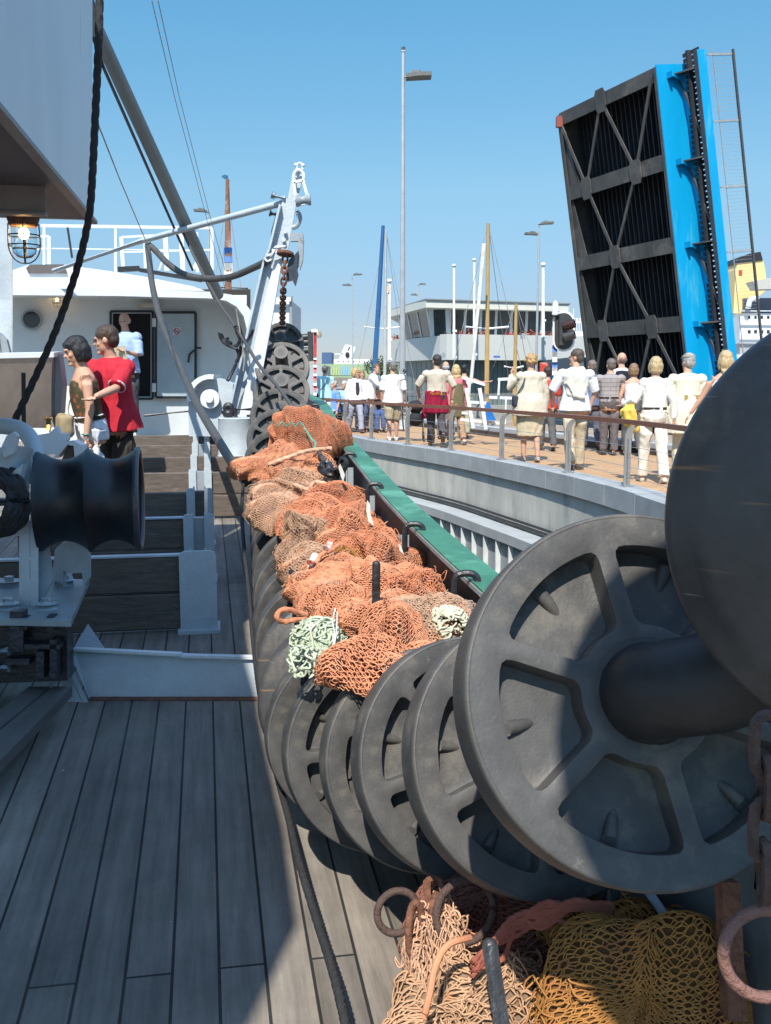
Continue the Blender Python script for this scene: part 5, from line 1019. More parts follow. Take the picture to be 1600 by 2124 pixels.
# lamp head tilts and shows its front face
cu = bpy.data.curves.new('n','FONT'); cu.body = '9'; cu.size = .22; cu.extrude = .001; o = bpy.data.objects.new('n',cu); COL.objects.link(o); me = bpy.data.meshes.new_from_object(o.evaluated_get(bpy.context.evaluated_depsgraph_get())); bpy.data.objects.remove(o)
zz = at(835,778,28).z
mb = MB(); mb.tube([(lb.x,lb.y,zz),(lb.x,lb.y,zz+.18)], .087, 18); pn_ = mb.build('number_plate', mat('plate_white', (.7,.7,.68), .5), lt, True)
for v in me.vertices: v.co = Vector((v.co.x-.0, -.0905, v.co.y+zz-.2+.01))
link('number', me, M_BLACK, pn_)
lamp_post(732, 580, 570, 85, 1, 'thin distant lamp post left of the blue mast', double=True, sc=.9, hw=1.2, base_z=0)
lamp_post(1112, 470, 464, 55, 1, 'lamp post rising behind the right part of the control building', double=True, sc=.95, hw=1.1, base_z=0)
lamp_post(440, 445, 438, 52, -1, 'lamp post seen through the wires above the wheelhouse roof', double=True, sc=.9, base_z=-1)
lamp_post(867, 595, 590, 95, 1, 'small distant lamp above the left end of the control building roof', double=True, sc=.9, base_z=0)
def flagpole(px, y0, y1, Y, r, label, colr=(.75,.75,.74), name='flagpole'):
    mb = MB(); a, b = at(px,y1,Y), at(px,y0,Y); mb.tube([a,b],[r,r*.8],8); mb.ell(b,(r*1.6,r*1.6,r*1.3)); 
    if name=='flagpole': mb.box(at(px+1.5,y1-1,Y),(.25,.1,.12)); mb.box(at(px+1.5,(y0+y1)/2+40,Y),(.25,.1,.12))
    o = mb.build(name, mat('pole_paint_%d'%int(colr[0]*100), colr, .5), None, True); return tag(o, label, 'pole')
flagpole(942,551,742,57,.075,'white flagpole standing left on the building front')
flagpole(984,539,736,57,.075,'white flagpole second from left on the building front')
flagpole(808,583,746,60,.10,'white flagpole with a small pale flag at the left end')
flagpole(1127,549,700,60,.10,'white pole at the right end of the control building')
t = MB(); 
g = [at(807,590,59.9),at(801,598,59.9),at(802,608,59.9),at(808,607,59.9),at(809,596,59.9)]; t.prism(g,(0,.03,0)); tag(t.build('flag', mat('flag_cloth', (.62,.45,.34), .8, var=.3), None), 'small pale orange flag hanging limp on the left flagpole', 'flag')
# traffic signal with white edged oval board
ts = thing('traffic_signal', 'oval black traffic signal with a white edge on a blue banded post', 'traffic light', gnd(1152,845,.2))
q = 23.0
def oval(cx, cy, a, b, n=40, Y=q): return [at(cx+a*math.cos(t_)*(1 if True else 1), cy+b*math.sin(t_)*(1.0) + 0, Y) for t_ in [2*math.pi*i/n for i in range(n)]]
def stad(cx, cy, a, hb, Y, n=12):
    P = []
    for i in range(n+1): t_ = math.pi*i/n; P.append((cx+a*math.cos(t_), cy-hb-a*math.sin(t_)))
    for i in range(n+1): t_ = math.pi*i/n; P.append((cx-a*math.cos(t_), cy+hb+a*math.sin(t_)))
    return [at(x,y,Y) for x,y in P]
mb = MB(); mb.prism(stad(1170,687,22.5,20,q), (0,.05,0)); mb.build('edge_board', mat('signal_white', (.78,.78,.76), .4), ts)
mb = MB(); mb.prism(stad(1170,687,19,19,q-.03), (0,.04,0)); mb.build('back_board', mat('signal_black', (.045,.045,.045), .45), ts)
mb = MB(); mb.prism([at(1161,650,q-.2),at(1173,650,q-.2),at(1173,716,q-.2),at(1161,716,q-.2)], (0,.17,0)); hs = mb.build('signal_housing', mat('signal_black', (.045,.045,.045), .45), ts)
for yy, c in ((677,'signal_red'),(700,'signal_black')):
    mb = MB(); c0 = at(1170,yy,q-.22); mb.lathe([(.10,0),(.10,.26),(.092,.26),(.09,0)], c0, (.85,-.35,.25), 20); mb.build('visor', mat(c, (.035,.010,.010) if 'red' in c else (.045,.045,.045), .4), ts, True)
P1_ = [(1146,845),(1146,735)]
z0 = .2
bands = [(845,800,'b'),(800,790,'w'),(790,778,'b'),(778,762,'w'),(762,751,'b'),(751,730,'g'),(730,716,'b'),(716,640,'w')]
for k,(ya,yb,c) in enumerate(bands):
    mb = MB(); mb.tube([at(1151,ya,q+.1),at(1151,yb,q+.1)], .058, 14); mb.build('post_band', {'b':mat('band_blue', (.03,.13,.38), .5),'w':mat('band_white', (.72,.72,.72), .5),'g':M_POLE}[c], ts, True)
mb = MB(); mb.lathe([(.075,0),(.075,.2),(.06,.28),(.03,.33),(0.001,.34)], at(1152,655,q), (0,0,1), 20); mb.build('beacon_cap', mat('signal_white', (.78,.78,.76), .4), ts, True)
mb = MB(); mb.tube([at(1152,657,q),at(1152,653,q)], .1, 14); mb.build('collar', M_BLACK, ts)
# signal seen edge-on at the far left of the promenade
ts = thing('traffic_signal', 'traffic signal seen edge-on with a red and white banded post', 'traffic light', gnd(653,850,.2)); q = 26.0
mb = MB(); mb.prism([at(638,688,q),at(647,687,q),at(648,748,q),at(640,749,q)], (0,.5,0)); mb.build('back_board', mat('signal_black', (.045,.045,.045), .45), ts)
for yy in (699,710,727,738): mb = MB(); mb.lathe([(.09,0),(.09,.2),(.08,.2),(.08,0)], at(639,yy,q+.25), (-1,-.1,-.1), 16); mb.build('visor', mat('signal_black', (.045,.045,.045), .45), ts, True)
yb = [832,820,810,800,790,780,771,762,753,746,740,684]; 
for k in range(len(yb)-1):
    mb = MB(); mb.tube([at(654,yb[k],q),at(654,yb[k+1],q)], .04, 12); mb.build('post_band', mat('band_red', (.42,.04,.03), .5) if k%2==0 else mat('band_white', (.72,.72,.72), .5), ts, True)
mb = MB(); mb.box(at(653,686,q),(.16,.16,.08)); mb.build('top_cap', mat('signal_white', (.78,.78,.76), .4), ts)
mb = MB(); mb.lathe([(.05,0),(.09,.03),(.09,.06),(.0,.07)], at(660,694,q), (.8,-.6,0), 16); mb.build('bell', mat('old_cream', (.5,.45,.32), .5), ts, True)
# barrier board on the left
for yy,c in ((833,'w'),(845,'r')):
    mb = MB(); mb.bar(at(640,yy,25.5),at(676,yy+1,25.5),.05,.07); tag(mb.build('barrier_board', mat('band_white', (.72,.72,.72), .5) if c=='w' else mat('band_red', (.42,.04,.03), .5)), ('white' if c=='w' else 'red')+' horizontal barrier board behind the man in turquoise', 'barrier')
# ================= CONTROL BUILDING
bd = thing('control_building', 'low grey harbour control building with a flat roof and dark window band', 'building', (3,62,0))
def pp(px, Y): p = at(px, 800, Y); return (p.x, p.y)
def pr(mb, pts, z0, z1): mb.prism([(x,y,z0) for x,y in pts], (0,0,z1-z0))
m_clad = mat('pale_grey_cladding', (.50,.51,.48), .6, var=.06, vs=.5, bump=.05); m_roofw = mat('roof_edge_cream', (.66,.65,.57), .6, var=.06, vs=.4)
rA, rB, rC = pp(804,68), pp(883,58.5), pp(1176,62); rD = (rC[0]+1,74); rE = (rA[0]+1,76)
mb = MB(); pr(mb, [rA,rB,rC,rD,rE], 5.72, 6.15); mb.build('roof', m_roofw, bd)
mb = MB(); pr(mb, [(rA[0]+.1,rA[1]-.05),(rB[0],rB[1]-.12),(rC[0]+.1,rC[1]-.05),rD,rE], 6.152, 6.22); mb.build('roof_trim', mat('roof_trim_grey', (.25,.26,.26), .6), bd)
wA, wB, wB2, wC = pp(838,67), pp(897,60.8), pp(930,60.5), pp(1150,62.6); wD = (wC[0],73); wE = (wA[0],74)
def face_windows(p, q_, z0, z1, n, mull=.08, lean=.35):
    p = Vector((*p,0)); q_ = Vector((*q_,0)); d = (q_-p); L = d.length; d.normalize(); nn = Vector((d.y,-d.x,0))
    if nn.y > 0: nn = -nn
    g = MB(); g.add([p+Vector((0,0,z0)), q_+Vector((0,0,z0)), q_+nn*lean+Vector((0,0,z1)), p+nn*lean+Vector((0,0,z1))], [(0,1,2,3)]); g.prism([p+Vector((0,0,z0)), q_+Vector((0,0,z0)), q_-nn*.1+Vector((0,0,z0)), p-nn*.1+Vector((0,0,z0))], (0,0,.05)); g.build('window', mat('office_glass', (.05,.05,.045), .08, var=.7, vs=.55, spec=.9, col2=(.16,.15,.13), m2=.25, m2s=.8), bd)
    for k in range(n+1):
        c = p+d*(L*k/n); w = mull if k not in (0,n) else mull*1.6; m = MB(); m.hexa([c-d*w+nn*.05+Vector((0,0,z0)), c+d*w+nn*.05+Vector((0,0,z0)), c+d*w+nn*-.1+Vector((0,0,z0)), c-d*w+nn*-.1+Vector((0,0,z0))]+[c-d*w+nn*(.05+lean)+Vector((0,0,z1)), c+d*w+nn*(.05+lean)+Vector((0,0,z1)), c+d*w+nn*(lean-.1)+Vector((0,0,z1)), c-d*w+nn*(lean-.1)+Vector((0,0,z1))]); m.build('mullion', M_WHITE, bd)
face_windows(wA, wB, 4.1, 5.72, 3); face_windows(wB, wB2, 4.1, 5.72, 1); face_windows(wB2, wC, 4.1, 5.72, 7, lean=.1)
mb = MB(); pr(mb, [(wA[0]+.4,wA[1]+.4),(wB[0],wB[1]+1.5),(wB2[0],wB2[1]+1.5),(wC[0]-.2,wC[1]+1),wD,wE], 4.0, 5.7); mb.build('inner_core', mat('office_inside', (.10,.09,.08), .8), bd)
bA, bB, bB2, bC = pp(799,69), pp(912,59.6), pp(928,59.5), pp(1212,62.5)
mb = MB(); pr(mb, [bA,bB,bB2,bC,(bC[0],74),(bA[0]+1,76)], 2.75, 4.15); mb.build('parapet', m_clad, bd)
mb = MB(); pr(mb, [bB,pp(926,59),pp(1212,61.9),(bC[0]+.05,63)], 2.72, 4.22); mb.build('balcony_front', m_clad, bd)
m_gl2 = brickmat('ribbed_green_cladding', (.17,.21,.205),(.14,.175,.175),(.07,.09,.09), .28, 40, .03, rough=.35, noise_s=2, bump=.2, vscale=.15)
lA, lB, lC = pp(830,67), pp(925,60.6), pp(1195,63.2)
mb = MB(); pr(mb, [lA,lB,lC,(lC[0],73),(lA[0],74)], -1, 2.74); mb.build('ground_floor', m_gl2, bd)
mb = MB(); rgf = random.Random(3)
for a,b,n in ((930,1160,230),(812,828,30)):
    for k in range(n):
        x = rgf.uniform(a,b) if a != 930 else rgf.choice([rgf.uniform(945,1012),rgf.uniform(1050,1165),rgf.uniform(1085,1130)]); Yq = 59.4+ (x-926)*.0101 if a==930 else 66; c = at(x, 800, Yq); z = 4.18+abs(rgf.gauss(0,.16)); r = rgf.uniform(.07,.16)
        d_ = [Vector((rgf.uniform(-1,1),rgf.uniform(-1,1),rgf.uniform(-1,1)))*r for _ in range(3)]; mb.add([Vector((c.x,c.y,z))+v for v in d_], [(0,1,2)])
fl_ = mb.build('window_flowers', mat('red_flowers', (.30,.13,.06), .8, var=.5, vs=3, col2=(.42,.05,.07), m2=.5, m2s=2.5), None, fix=False); tag(fl_, 'reddish flowers and leaves spilling over the building parapet', 'flowers')
mb = MB(); mb.prism([at(1024,738,59),at(1038,738,59),at(1038,742,59),at(1024,742,59)],(0,-.03,0)); mb.build('blue_sign', mat('sign_blue', (.03,.12,.45), .5), bd)
mb = MB(); mb.prism([at(1120,752,58),at(1137,752,58),at(1137,790,58),at(1120,790,58)],(0,-.1,0)); tag(mb.build('notice_board', mat('board_red', (.55,.06,.03), .5, col2=(.7,.7,.68), m2=.4, m2s=1.5)), 'red and white notice board in front of the building', 'sign')
mb = MB(); mb.box(at(1085,697,59),(.25,.25,.3)); mb.lathe([(.02,0),(.16,.08),(.16,.12),(.0,.13)], at(918,737,58.5), (.3,-1,0), 14); mb.build('floodlight', M_GREYP, bd)
# ================= BASCULE BRIDGE
br = thing('bascule_bridge', 'raised blue bascule bridge leaf standing almost upright', 'bridge', at(1455,800,45))
T0 = at(1362,142,44); T1 = at(1160,238,51.5); hv = (T1-T0); hv.z = 0; BW = hv.length; hv.normalize(); ev = (T0-(T0+Vector((2.0,-.3,-14.0)))).normalized(); nv_ = hv.cross(ev).normalized()
if nv_.x < 0: nv_ = -nv_
BL_ = 16.6
def B(h, n, l): return T0+hv*h+nv_*n-ev*l      # h across, n through the deck, l down from the tip
m_und = mat('dirty_bridge_steel', (.075,.07,.065), .7, var=.45, vs=.8, bump=.2, bs=4, col2=(.13,.115,.10), m2=.35, m2s=.7); m_undd = mat('dark_bridge_deck', (.022,.023,.028), .7, var=.5, vs=.7)
m_blue = mat('bright_blue_bridge_paint', (.0,.30,.58), .4, var=.14, vs=.5, col2=(.05,.36,.56), m2=.3, m2s=1.2, grain=(1.5,1.5,.25), bump=.1)
def slabB(name, h0,h1,n0,n1,l0,l1, m, par=None):
    mb = MB(); mb.hexa([B(h0,n0,l0),B(h1,n0,l0),B(h1,n1,l0),B(h0,n1,l0),B(h0,n0,l1),B(h1,n0,l1),B(h1,n1,l1),B(h0,n1,l1)]); return mb.build(name, m, par or br)
slabB('road_deck', .05,BW-.05,1.15,1.3,.1,BL_, m_undd)
for k in range(1,22): slabB('stringer', BW*k/22-.035,BW*k/22+.035,.8,1.149,.3,BL_, m_undd)
bl_ = [.22,3.85,7.35,10.75,14.2]
for i,l in enumerate(bl_):
    w = .34 if i else .3
    slabB('cross_beam', .04,BW-.02,-.02,.04,l-w,l+w, m_und); slabB('beam_web', .04,BW-.02,.041,1.1,l-.04,l+.04, m_und)
for hh in (0.02, BW): slabB('edge_flange', hh-.18 if hh>1 else .0, hh+.02 if hh>1 else .17, -.06,-.021,.0,BL_, m_und)
slabB('far_girder', BW,BW+.12,-.05,1.3,0,BL_, m_und)
# taper plates along the far edge, between beams
for a,b in zip(bl_,bl_[1:]):
    mb = MB(); mb.prism([B(BW-.02,.05,a+.3),B(BW-.25,.05,a+.3),B(BW-.95,.05,b-.35),B(BW-.02,.05,b-.35)], nv_*.03); mb.build('edge_plate', m_und, br)
nodes = [[1.0,.53,.04],[.78,.27],[.56],[.78,.28],[1.0,.5,.02]]
dg_ = [(0,1.0,1,.78),(0,.53,1,.78),(0,.53,1,.27),(0,.04,1,.27),(1,.78,2,.56),(1,.27,2,.56),(2,.56,3,.78),(2,.56,3,.28),(3,.78,4,1.0),(3,.78,4,.52),(3,.28,4,.52),(3,.28,4,.02)]
for (i,a,j,b) in dg_:
    p, q2 = B(BW*a,-.0,bl_[i]), B(BW*b,-.0,bl_[j]); mb = MB(); mb.bar(p+nv_*-.04,q2+nv_*-.04,.17,.05,nv_); mb.build('brace', m_und, br)
for i,l in enumerate(bl_):
    for a in nodes[i]:
        if .1<a<.95: mb = MB(); c = BW*a; mb.prism([B(c-.3,-.09,l-.5),B(c+.3,-.09,l-.5),B(c+.42,-.09,l-.3),B(c+.42,-.09,l+.3),B(c+.3,-.09,l+.55),B(c-.3,-.09,l+.55),B(c-.42,-.09,l+.3),B(c-.42,-.09,l-.3)], nv_*.04); mb.build('gusset', m_und, br)
# near blue girder: web plate with curved haunches to the footway brackets
slabB('girder_web', -.06,.0,-.05,1.35,-.15,BL_, m_blue)
slabB('girder_flange', -.2,.14,1.351,1.4,-.15,BL_, m_blue)
slabB('outer_beam', -1.42,-1.28,1.0,1.45,-.35,BL_, m_blue)
slabB('outer_beam_flange', -1.45,-1.22,.96,.999,-.35,BL_, mat('outer_beam_under', (.05,.06,.07), .6))
for l in [.35,3.95,7.45,10.85,14.3]:
    mb = MB(); mb.prism([B(-.07,.55,l),B(-1.28,1.02,l),B(-1.28,1.3,l),B(-.07,1.3,l)], ev*.06); mb.build('bracket', m_und, br); slabB('bracket_foot', -.45,-.061,.42,.52,l-.14,l+.1, m_blue)
    mb = MB(); mb.bar(B(-.1,1.05,l+.2),B(-1.26,1.15,l+3.2),.1,.08,nv_); mb.build('footway_brace', m_und, br)
    mb = MB(); P_h = [B(-.062,.5,l+.02)]+[B(-.062,1.0+.32*math.sin(R(a)),l+3.5*(a/90)**1) for a in range(0,91,10)]+[B(-.062,1.34,l+.02)]
    mb.prism(P_h, -hv*.28); mb.build('haunch', m_blue, br)
mb = MB()
for k in range(74): l = -.3+k*.225; 
gr = MB()
for k in range(76):
    l = -.5+k*.225; gr.hexa([B(-1.26,1.22,l),B(-.22,1.22,l),B(-.22,1.26,l),B(-1.26,1.26,l),B(-1.26,1.22,l+.165),B(-.22,1.22,l+.165),B(-.22,1.26,l+.165),B(-1.26,1.26,l+.165)])
gr.build('footway_planks', m_undd, br)
slabB('footway_joist', -.80,-.68,1.0,1.218,-.5,BL_, m_undd)
m_rail = mat('bridge_rail_grey', (.30,.31,.30), .6)
for n0,w in ((1.75,.03),(2.75,.05)):
    slabB('rail', -1.47,-1.47+w,n0,n0+w,-.3,BL_, m_rail)
for k in range(7): l = -.15+k*2.7; slabB('rail_post', -1.49,-1.43,1.45,2.75,l,l+.07, m_rail)
mb = MB()
for k in range(110): l = -.2+k*.15; mb.bar(B(-1.46,1.76,l),B(-1.46,2.74,l),.012,.012,ev)
mb.build('rail_bars', m_rail, br)
mb = MB(); mb.bar(B(-1.52,2.76,-.3),B(-1.52,2.76,BL_),.05,.09,nv_); mb.build('cable_tray', mat('dark_tray', (.06,.06,.06), .6), br)
mb = MB(); mb.box(B(BW-.1,-.1,.35),(.3,.3,.5)); mb.build('end_stop', mat('stop_red', (.28,.06,.04), .6), br)
mb = MB(); mb.hexa([B(-1.5,-1,BL_-.5),B(BW+1,-1,BL_-.5),B(BW+1,3,BL_-.5),B(-1.5,3,BL_-.5)]+[p-Vector((0,0,2.5)) for p in (B(-1.5,-1,BL_-.5),B(BW+1,-1,BL_-.5),B(BW+1,3,BL_-.5),B(-1.5,3,BL_-.5))]); mb.build('pier', m_concd, br)
# ================= SHIPS AND THINGS BEYOND
def blockpx(name, x0,x1,y0,y1,Y,depth,m,parent=None):
    mb = MB(); a = [at(x0,y1,Y),at(x1,y1,Y),at(x1,y0,Y),at(x0,y0,Y)]; mb.prism(a,(0,depth,0)); return mb.build(name,m,parent)
def winrow(par, x0,x1,y,Y,n,w,h,m=None,name='window'):
    for k in range(n):
        x = x0+(x1-x0)*(k+.5)/n; mb = MB(); mb.prism([at(x-w/2,y+h/2,Y-.06),at(x+w/2,y+h/2,Y-.06),at(x+w/2,y-h/2,Y-.06),at(x-w/2,y-h/2,Y-.06)],(0,.2,0)); mb.build(name, m or M_GLASSDK, par)
m_shipw = mat('ferry_white', (.72,.74,.76), .5, var=.06, vs=.1)
fs = thing('passenger_ship', 'large white passenger ship with a yellow black-topped funnel at right', 'ship', at(1620,800,150)); Y=150
blockpx('hull', 1270,1900,735,812,Y,18,mat('ferry_hull', (.55,.53,.48), .6,var=.1), fs)
blockpx('upper_deck', 1535,1900,712,735,Y+.5,16,mat('deck_shade_grey', (.35,.36,.38), .6), fs)
blockpx('cabin_deck', 1535,1900,650,712,Y,17,m_shipw, fs)
winrow(fs,1548,1640,658,Y,7,5,6); winrow(fs,1548,1640,688,Y,7,6,7)
for yy in (645,672,702): mb = MB(); mb.bar(at(1535,yy,Y-.3),at(1900,yy,Y-.3),.3,.12); mb.build('rail', M_WHITE, fs)
m_fy = mat('funnel_yellow', (.78,.56,.24), .5, var=.06, vs=.2); mb = MB(); mb.prism([at(x,y,Y+4) for x,y in ((1522,650),(1526,560),(1531,545),(1583,540),(1587,556),(1592,600),(1570,618),(1552,625),(1550,650))],(0,5,0)); fn = mb.build('funnel', m_fy, fs)
mb = MB(); mb.prism([at(x,y,Y+3.8) for x,y in ((1528,546),(1533,534),(1555,526),(1578,522),(1583,540))],(0,5.4,0)); mb.build('funnel_top', M_BLACK, fn)
blockpx('emblem', 1533,1540,560,571,Y+3.9,.1,mat('emblem_red',(.45,.05,.05),.5),fn)
mb = MB(); mb.tube(catmull([at(1552,640,Y-1),at(1556,624,Y-1),at(1566,619,Y-1),at(1572,622,Y-1)],4),.4,10); mb.build('vent_pipe', M_WHITE, fs, True)
mb = MB(); mb.prism([at(x,y,Y-2) for x,y in ((1562,583),(1600,576),(1640,576),(1640,598),(1572,600))],(0,3,0)); mb.build('lifeboat', mat('boat_grey',(.45,.44,.40),.6), fs)
blockpx('dark_deck', 1545,1700,618,650,Y+3,3,mat('deck_dark',(.10,.11,.14),.6), fs)
fs2 = thing('accommodation_ship', 'white ship upper decks with balconies between the signal and the bridge', 'ship', at(1215,800,120)); Y=120
blockpx('lower_deck', 1185,1300,700,745,Y,14,m_shipw, fs2); blockpx('middle_deck', 1180,1300,660,699,Y+1,12,m_shipw, fs2); 
winrow(fs2,1192,1226,678,Y+1,7,3.2,16,mat('balcony_shade',(.22,.27,.33),.5),'opening'); winrow(fs2,1208,1240,703,Y,7,3.2,13,mat('balcony_shade',(.22,.27,.33),.5),'opening'); winrow(fs2,1196,1215,722,Y,2,5,5)
winrow(fs2,1192,1226,663,Y+1,6,2,5,mat('balcony_shade',(.22,.27,.33),.5),'opening')
mb = MB(); mb.bar(at(1215,637,Y),at(1232,662,Y),.3,.2); mb.build('davit', m_shipw, fs2)
mb = MB(); mb.bar(at(1190,640,Y),at(1190,660,Y),.08,.08); mb.build('antenna', M_WHITE, fs2)
lw = blockpx('low_shed', 1183,1262,741,802,52,9,mat('slate_blue_cladding',(.10,.14,.17),.6,var=.15)); tag(lw,'dark blue-grey low shed behind the tall man','shed')
# left distance
gs = thing('warehouse', 'long green painted warehouse with coloured doors in the far left distance', 'warehouse', at(740,800,150)); Y=150
blockpx('wall', 660,840,755,784,Y,12,mat('pale_green_wall',(.27,.38,.22),.7,var=.12,vs=.2), gs); blockpx('base_fence', 655,850,783,802,Y-1,1,mat('timber_fence',(.24,.20,.17),.8,var=.3,vs=.4), gs)
for k in range(12):
    x = 686+k*5.2; blockpx('door', x,x+3.6,760,778,Y-.1,.2,mat('door_blue',(.22,.42,.55),.6) if 4<=k<=7 else mat('door_lime',(.38,.45,.20),.6), gs)
fb = thing('ferry', 'white ferry with a slanted white funnel above the green warehouse', 'ferry', at(740,790,210)); Y=210
blockpx('upper_deck', 688,772,745,757,Y,12,m_shipw, fb); mb = MB(); mb.prism([at(x,y,Y) for x,y in ((703,745),(716,715),(724,715),(738,720),(733,735),(728,745))],(0,6,0)); fn = mb.build('funnel', m_shipw, fb)
for x,y in ((725,721),(723,725)): blockpx('funnel_mark', x-1.5,x+1.5,y-1.5,y+1.5,Y-.1,.2,M_BLACK,fn)
mb = MB(); mb.ell(at(721,736,Y-.2),(.45,.1,.6)); mb.build('funnel_emblem', M_BLACK, fn)
winrow(fb,696,762,750,Y,6,2,3)
blockpx('mast_frame', 695,712,733,735,Y,1,M_WHITE,fb)
st_ = blockpx('tower_block', 668,688,731,757,180,8,mat('tower_blue',(.06,.11,.22),.6,col2=(.2,.14,.1),m2=.3,m2s=.4)); tag(st_,'small dark blue block beside the ferry','building')
sh_ = blockpx('grey_shed', 632,676,758,815,90,8,mat('shed_grey',(.33,.36,.38),.6,var=.1)); tag(sh_,'flat grey shed behind the red and white post','shed')
db = thing('deck_cabin', 'grey-white cabin of another vessel behind the gallows', 'cabin', at(597,760,30)); blockpx('box', 560,601,620,760,30,4,m_wall,db); mb = MB(); mb.cyl(at(604,760,29.9),at(604,614,29.9),.05); mb.build('post', M_GREYP, db); mb=MB(); mb.bar(at(560,621,29.8),at(604,621,29.8),.1,.12); mb.build('top_rail', M_WHITE, db)
# tree by the building and far trees
def tree(px, Y, ztop, w, label, seed):
    rg = random.Random(seed); b = at(px,800,Y); b.z = 0; t = thing('tree', label, 'tree', b, group='distant trees'); H_ = ztop
    mb = MB(); mb.tube([(b.x,b.y,0),(b.x+.1,b.y,H_*.4),(b.x,b.y,H_*.8)],[.2,.14,.05],8); 
    for k in range(5): a = rg.uniform(0,6.28); mb.tube([(b.x,b.y,H_*(.3+.08*k)),(b.x+math.cos(a)*w*.35,b.y+math.sin(a)*w*.35,H_*(.55+.08*k))],[.07,.02],6)
    mb.build('trunk', mat('bark',(.09,.07,.05),.9), t); mb = MB()
    for k in range(1500):
        c = rg.randrange(9); rr_ = random.Random(seed*50+c); cc = Vector((b.x+rr_.gauss(0,.28)*w, b.y+rr_.gauss(0,.28)*w, H_*(.5+.38*rr_.random()))); p = cc+Vector((rg.gauss(0,1),rg.gauss(0,1),rg.gauss(0,1)))*w*.13; r = .16
        mb.add([p+Vector((rg.uniform(-1,1),rg.uniform(-1,1),rg.uniform(-1,1)))*r for _ in range(3)], [(0,1,2)])
    mb.build('crown', mat('leaf_green',(.06,.09,.035),.7,var=.6,vs=1.5), t, fix=False)
tree(790,110,4.2,3.0,'small bushy tree left of the control building',1)
# ================= YACHTS BEHIND THE PROMENADE
def yacht(px, Y, L, label, mastpx, ytop, r, mm, rot, sail=None, spread=None):
    b = at(px,800,Y); b.z = -2.3; t = thing('sailing_boat', label, 'sailing boat', b, rotz=R(rot)); mb = MB()
    secs = [(-.5,.28,.9),(-.3,.36,.85),(0,.40,.9),(.3,.27,1.05),(.47,.05,1.25)]; vs = []
    for s_,w,hh in secs:
        for k in range(7): a = math.pi*k/6; vs.append((math.cos(a)*w*L*.32, s_*L, hh*(1-math.sin(a))+(-.3)*math.sin(a)))
    mb.add(vs, [(i*7+k,i*7+k+1,i*7+8+k,i*7+7+k) for i in range(4) for k in range(6)]+[(i*7,i*7+7,i*7+13,i*7+6) for i in range(4)]+[tuple(range(7))]); mb.build('hull', M_WHITE, t, world=False)
    mb = MB(); mb.box((0,-.02*L,1.2),(L*.15,L*.35,.5),b=.12); mb.build('cabin', M_WHITE, t, world=False)
    m0, m1 = at(mastpx[0],800,Y), at(mastpx[1],ytop,Y); m0.z = -1.2; mb = MB(); mb.tube([m0,m0.lerp(m1,.5),m1],[r,r*.95,r*.7],10); ms = mb.build('mast', mm, t, True)
    if spread: mb = MB(); mb.tube([at(spread[0],spread[2],Y),at(mastpx[0],spread[2]+4,Y),at(spread[1],spread[2],Y)],.03,6); mb.build('spreader', M_WHITE, ms)
    mb = MB()
    for s_ in (-1,1): mb.tube([m1, m0+Vector((s_*1.5,0,0.6))],.008,4)
    mb.tube([m1, m0+Vector((1.2*s_,2.5,.5))],.008,4); mb.build('shrouds', mat('thin_wire', (.35,.33,.3), .6), t)
    if sail: mb = MB(); mb.tube([at(*p,Y) for p in sail],[.10,.09,.06],10); mb.build('furled_sail', mat('sail_blue',(.015,.10,.26),.7,var=.2,vs=2), t, True)
    return t
m_gold = mat('varnished_mast', (.40,.27,.11), .45, var=.15, vs=2)
yacht(800,36,9,'yacht with a grey mast and a blue furled sail leaning beside it',(797,801),478,.055,M_POLE,20,sail=[(773,832),(784,660),(795,468)],spread=(755,830,678))
yacht(1008,26,10,'boat with the tall golden brown mast and white crossbar',(1011,1013),463,.062,m_gold,-15,spread=(966,1056,678))
yacht(1075,28,8,'boat with the short golden brown mast right of the taller one',(1068,1071),630,.062,m_gold,10,spread=(1046,1086,760))
mb = MB(); mb.tube([at(1004,505,25),at(992,640,25),at(977,796,25)],.045,8); tag(mb.build('leaning_spar', mat('old_cream2',(.62,.60,.55),.5), None, True), 'pale spar leaning left beside the tall golden mast', 'spar')
sm = thing('ship_mast', 'weathered wooden mast with a blue vane above the wheelhouse roof', 'mast', at(474,640,30)); q=30
mb = MB(); mb.tube([at(474,640,q),at(473,480,q),at(472,372,q)],[.11,.085,.05],10); mb.build('pole', mat('old_mast',(.24,.11,.065),.7,var=.4,vs=2,col2=(.5,.48,.45),m2=.35,m2s=1.2), sm, True)
mb = MB(); mb.tube([at(474,545,q),at(473.5,514,q)],.12,10); mb.build('blue_wrap', mat('wrap_blue',(.02,.12,.40),.6), sm, True); mb = MB(); mb.tube([at(474,578,q),at(474,546,q)],.125,10); mb.build('white_wrap', M_WHITE, sm, True)
mb = MB(); mb.prism([at(x,y,q) for x,y in ((460,365),(466,362),(473,364),(473,371),(466,371),(461,368))],(0,.04,0)); mb.build('vane', mat('vane_blue',(.01,.10,.22),.6), sm)
mb = MB(); mb.tube([at(455,596,q),at(515,598,q)],.03,6); mb.build('yard', M_BLACK, sm)
mb = MB(); mb.tube([at(472,400,q),at(449,566,q)],.008,4); mb.tube([at(472,400,q),at(502,610,q)],.008,4); mb.tube([at(473,450,q),at(455,596,q)],.008,4); mb.build('stays', mat('thin_wire', (.35,.33,.3), .6), sm)
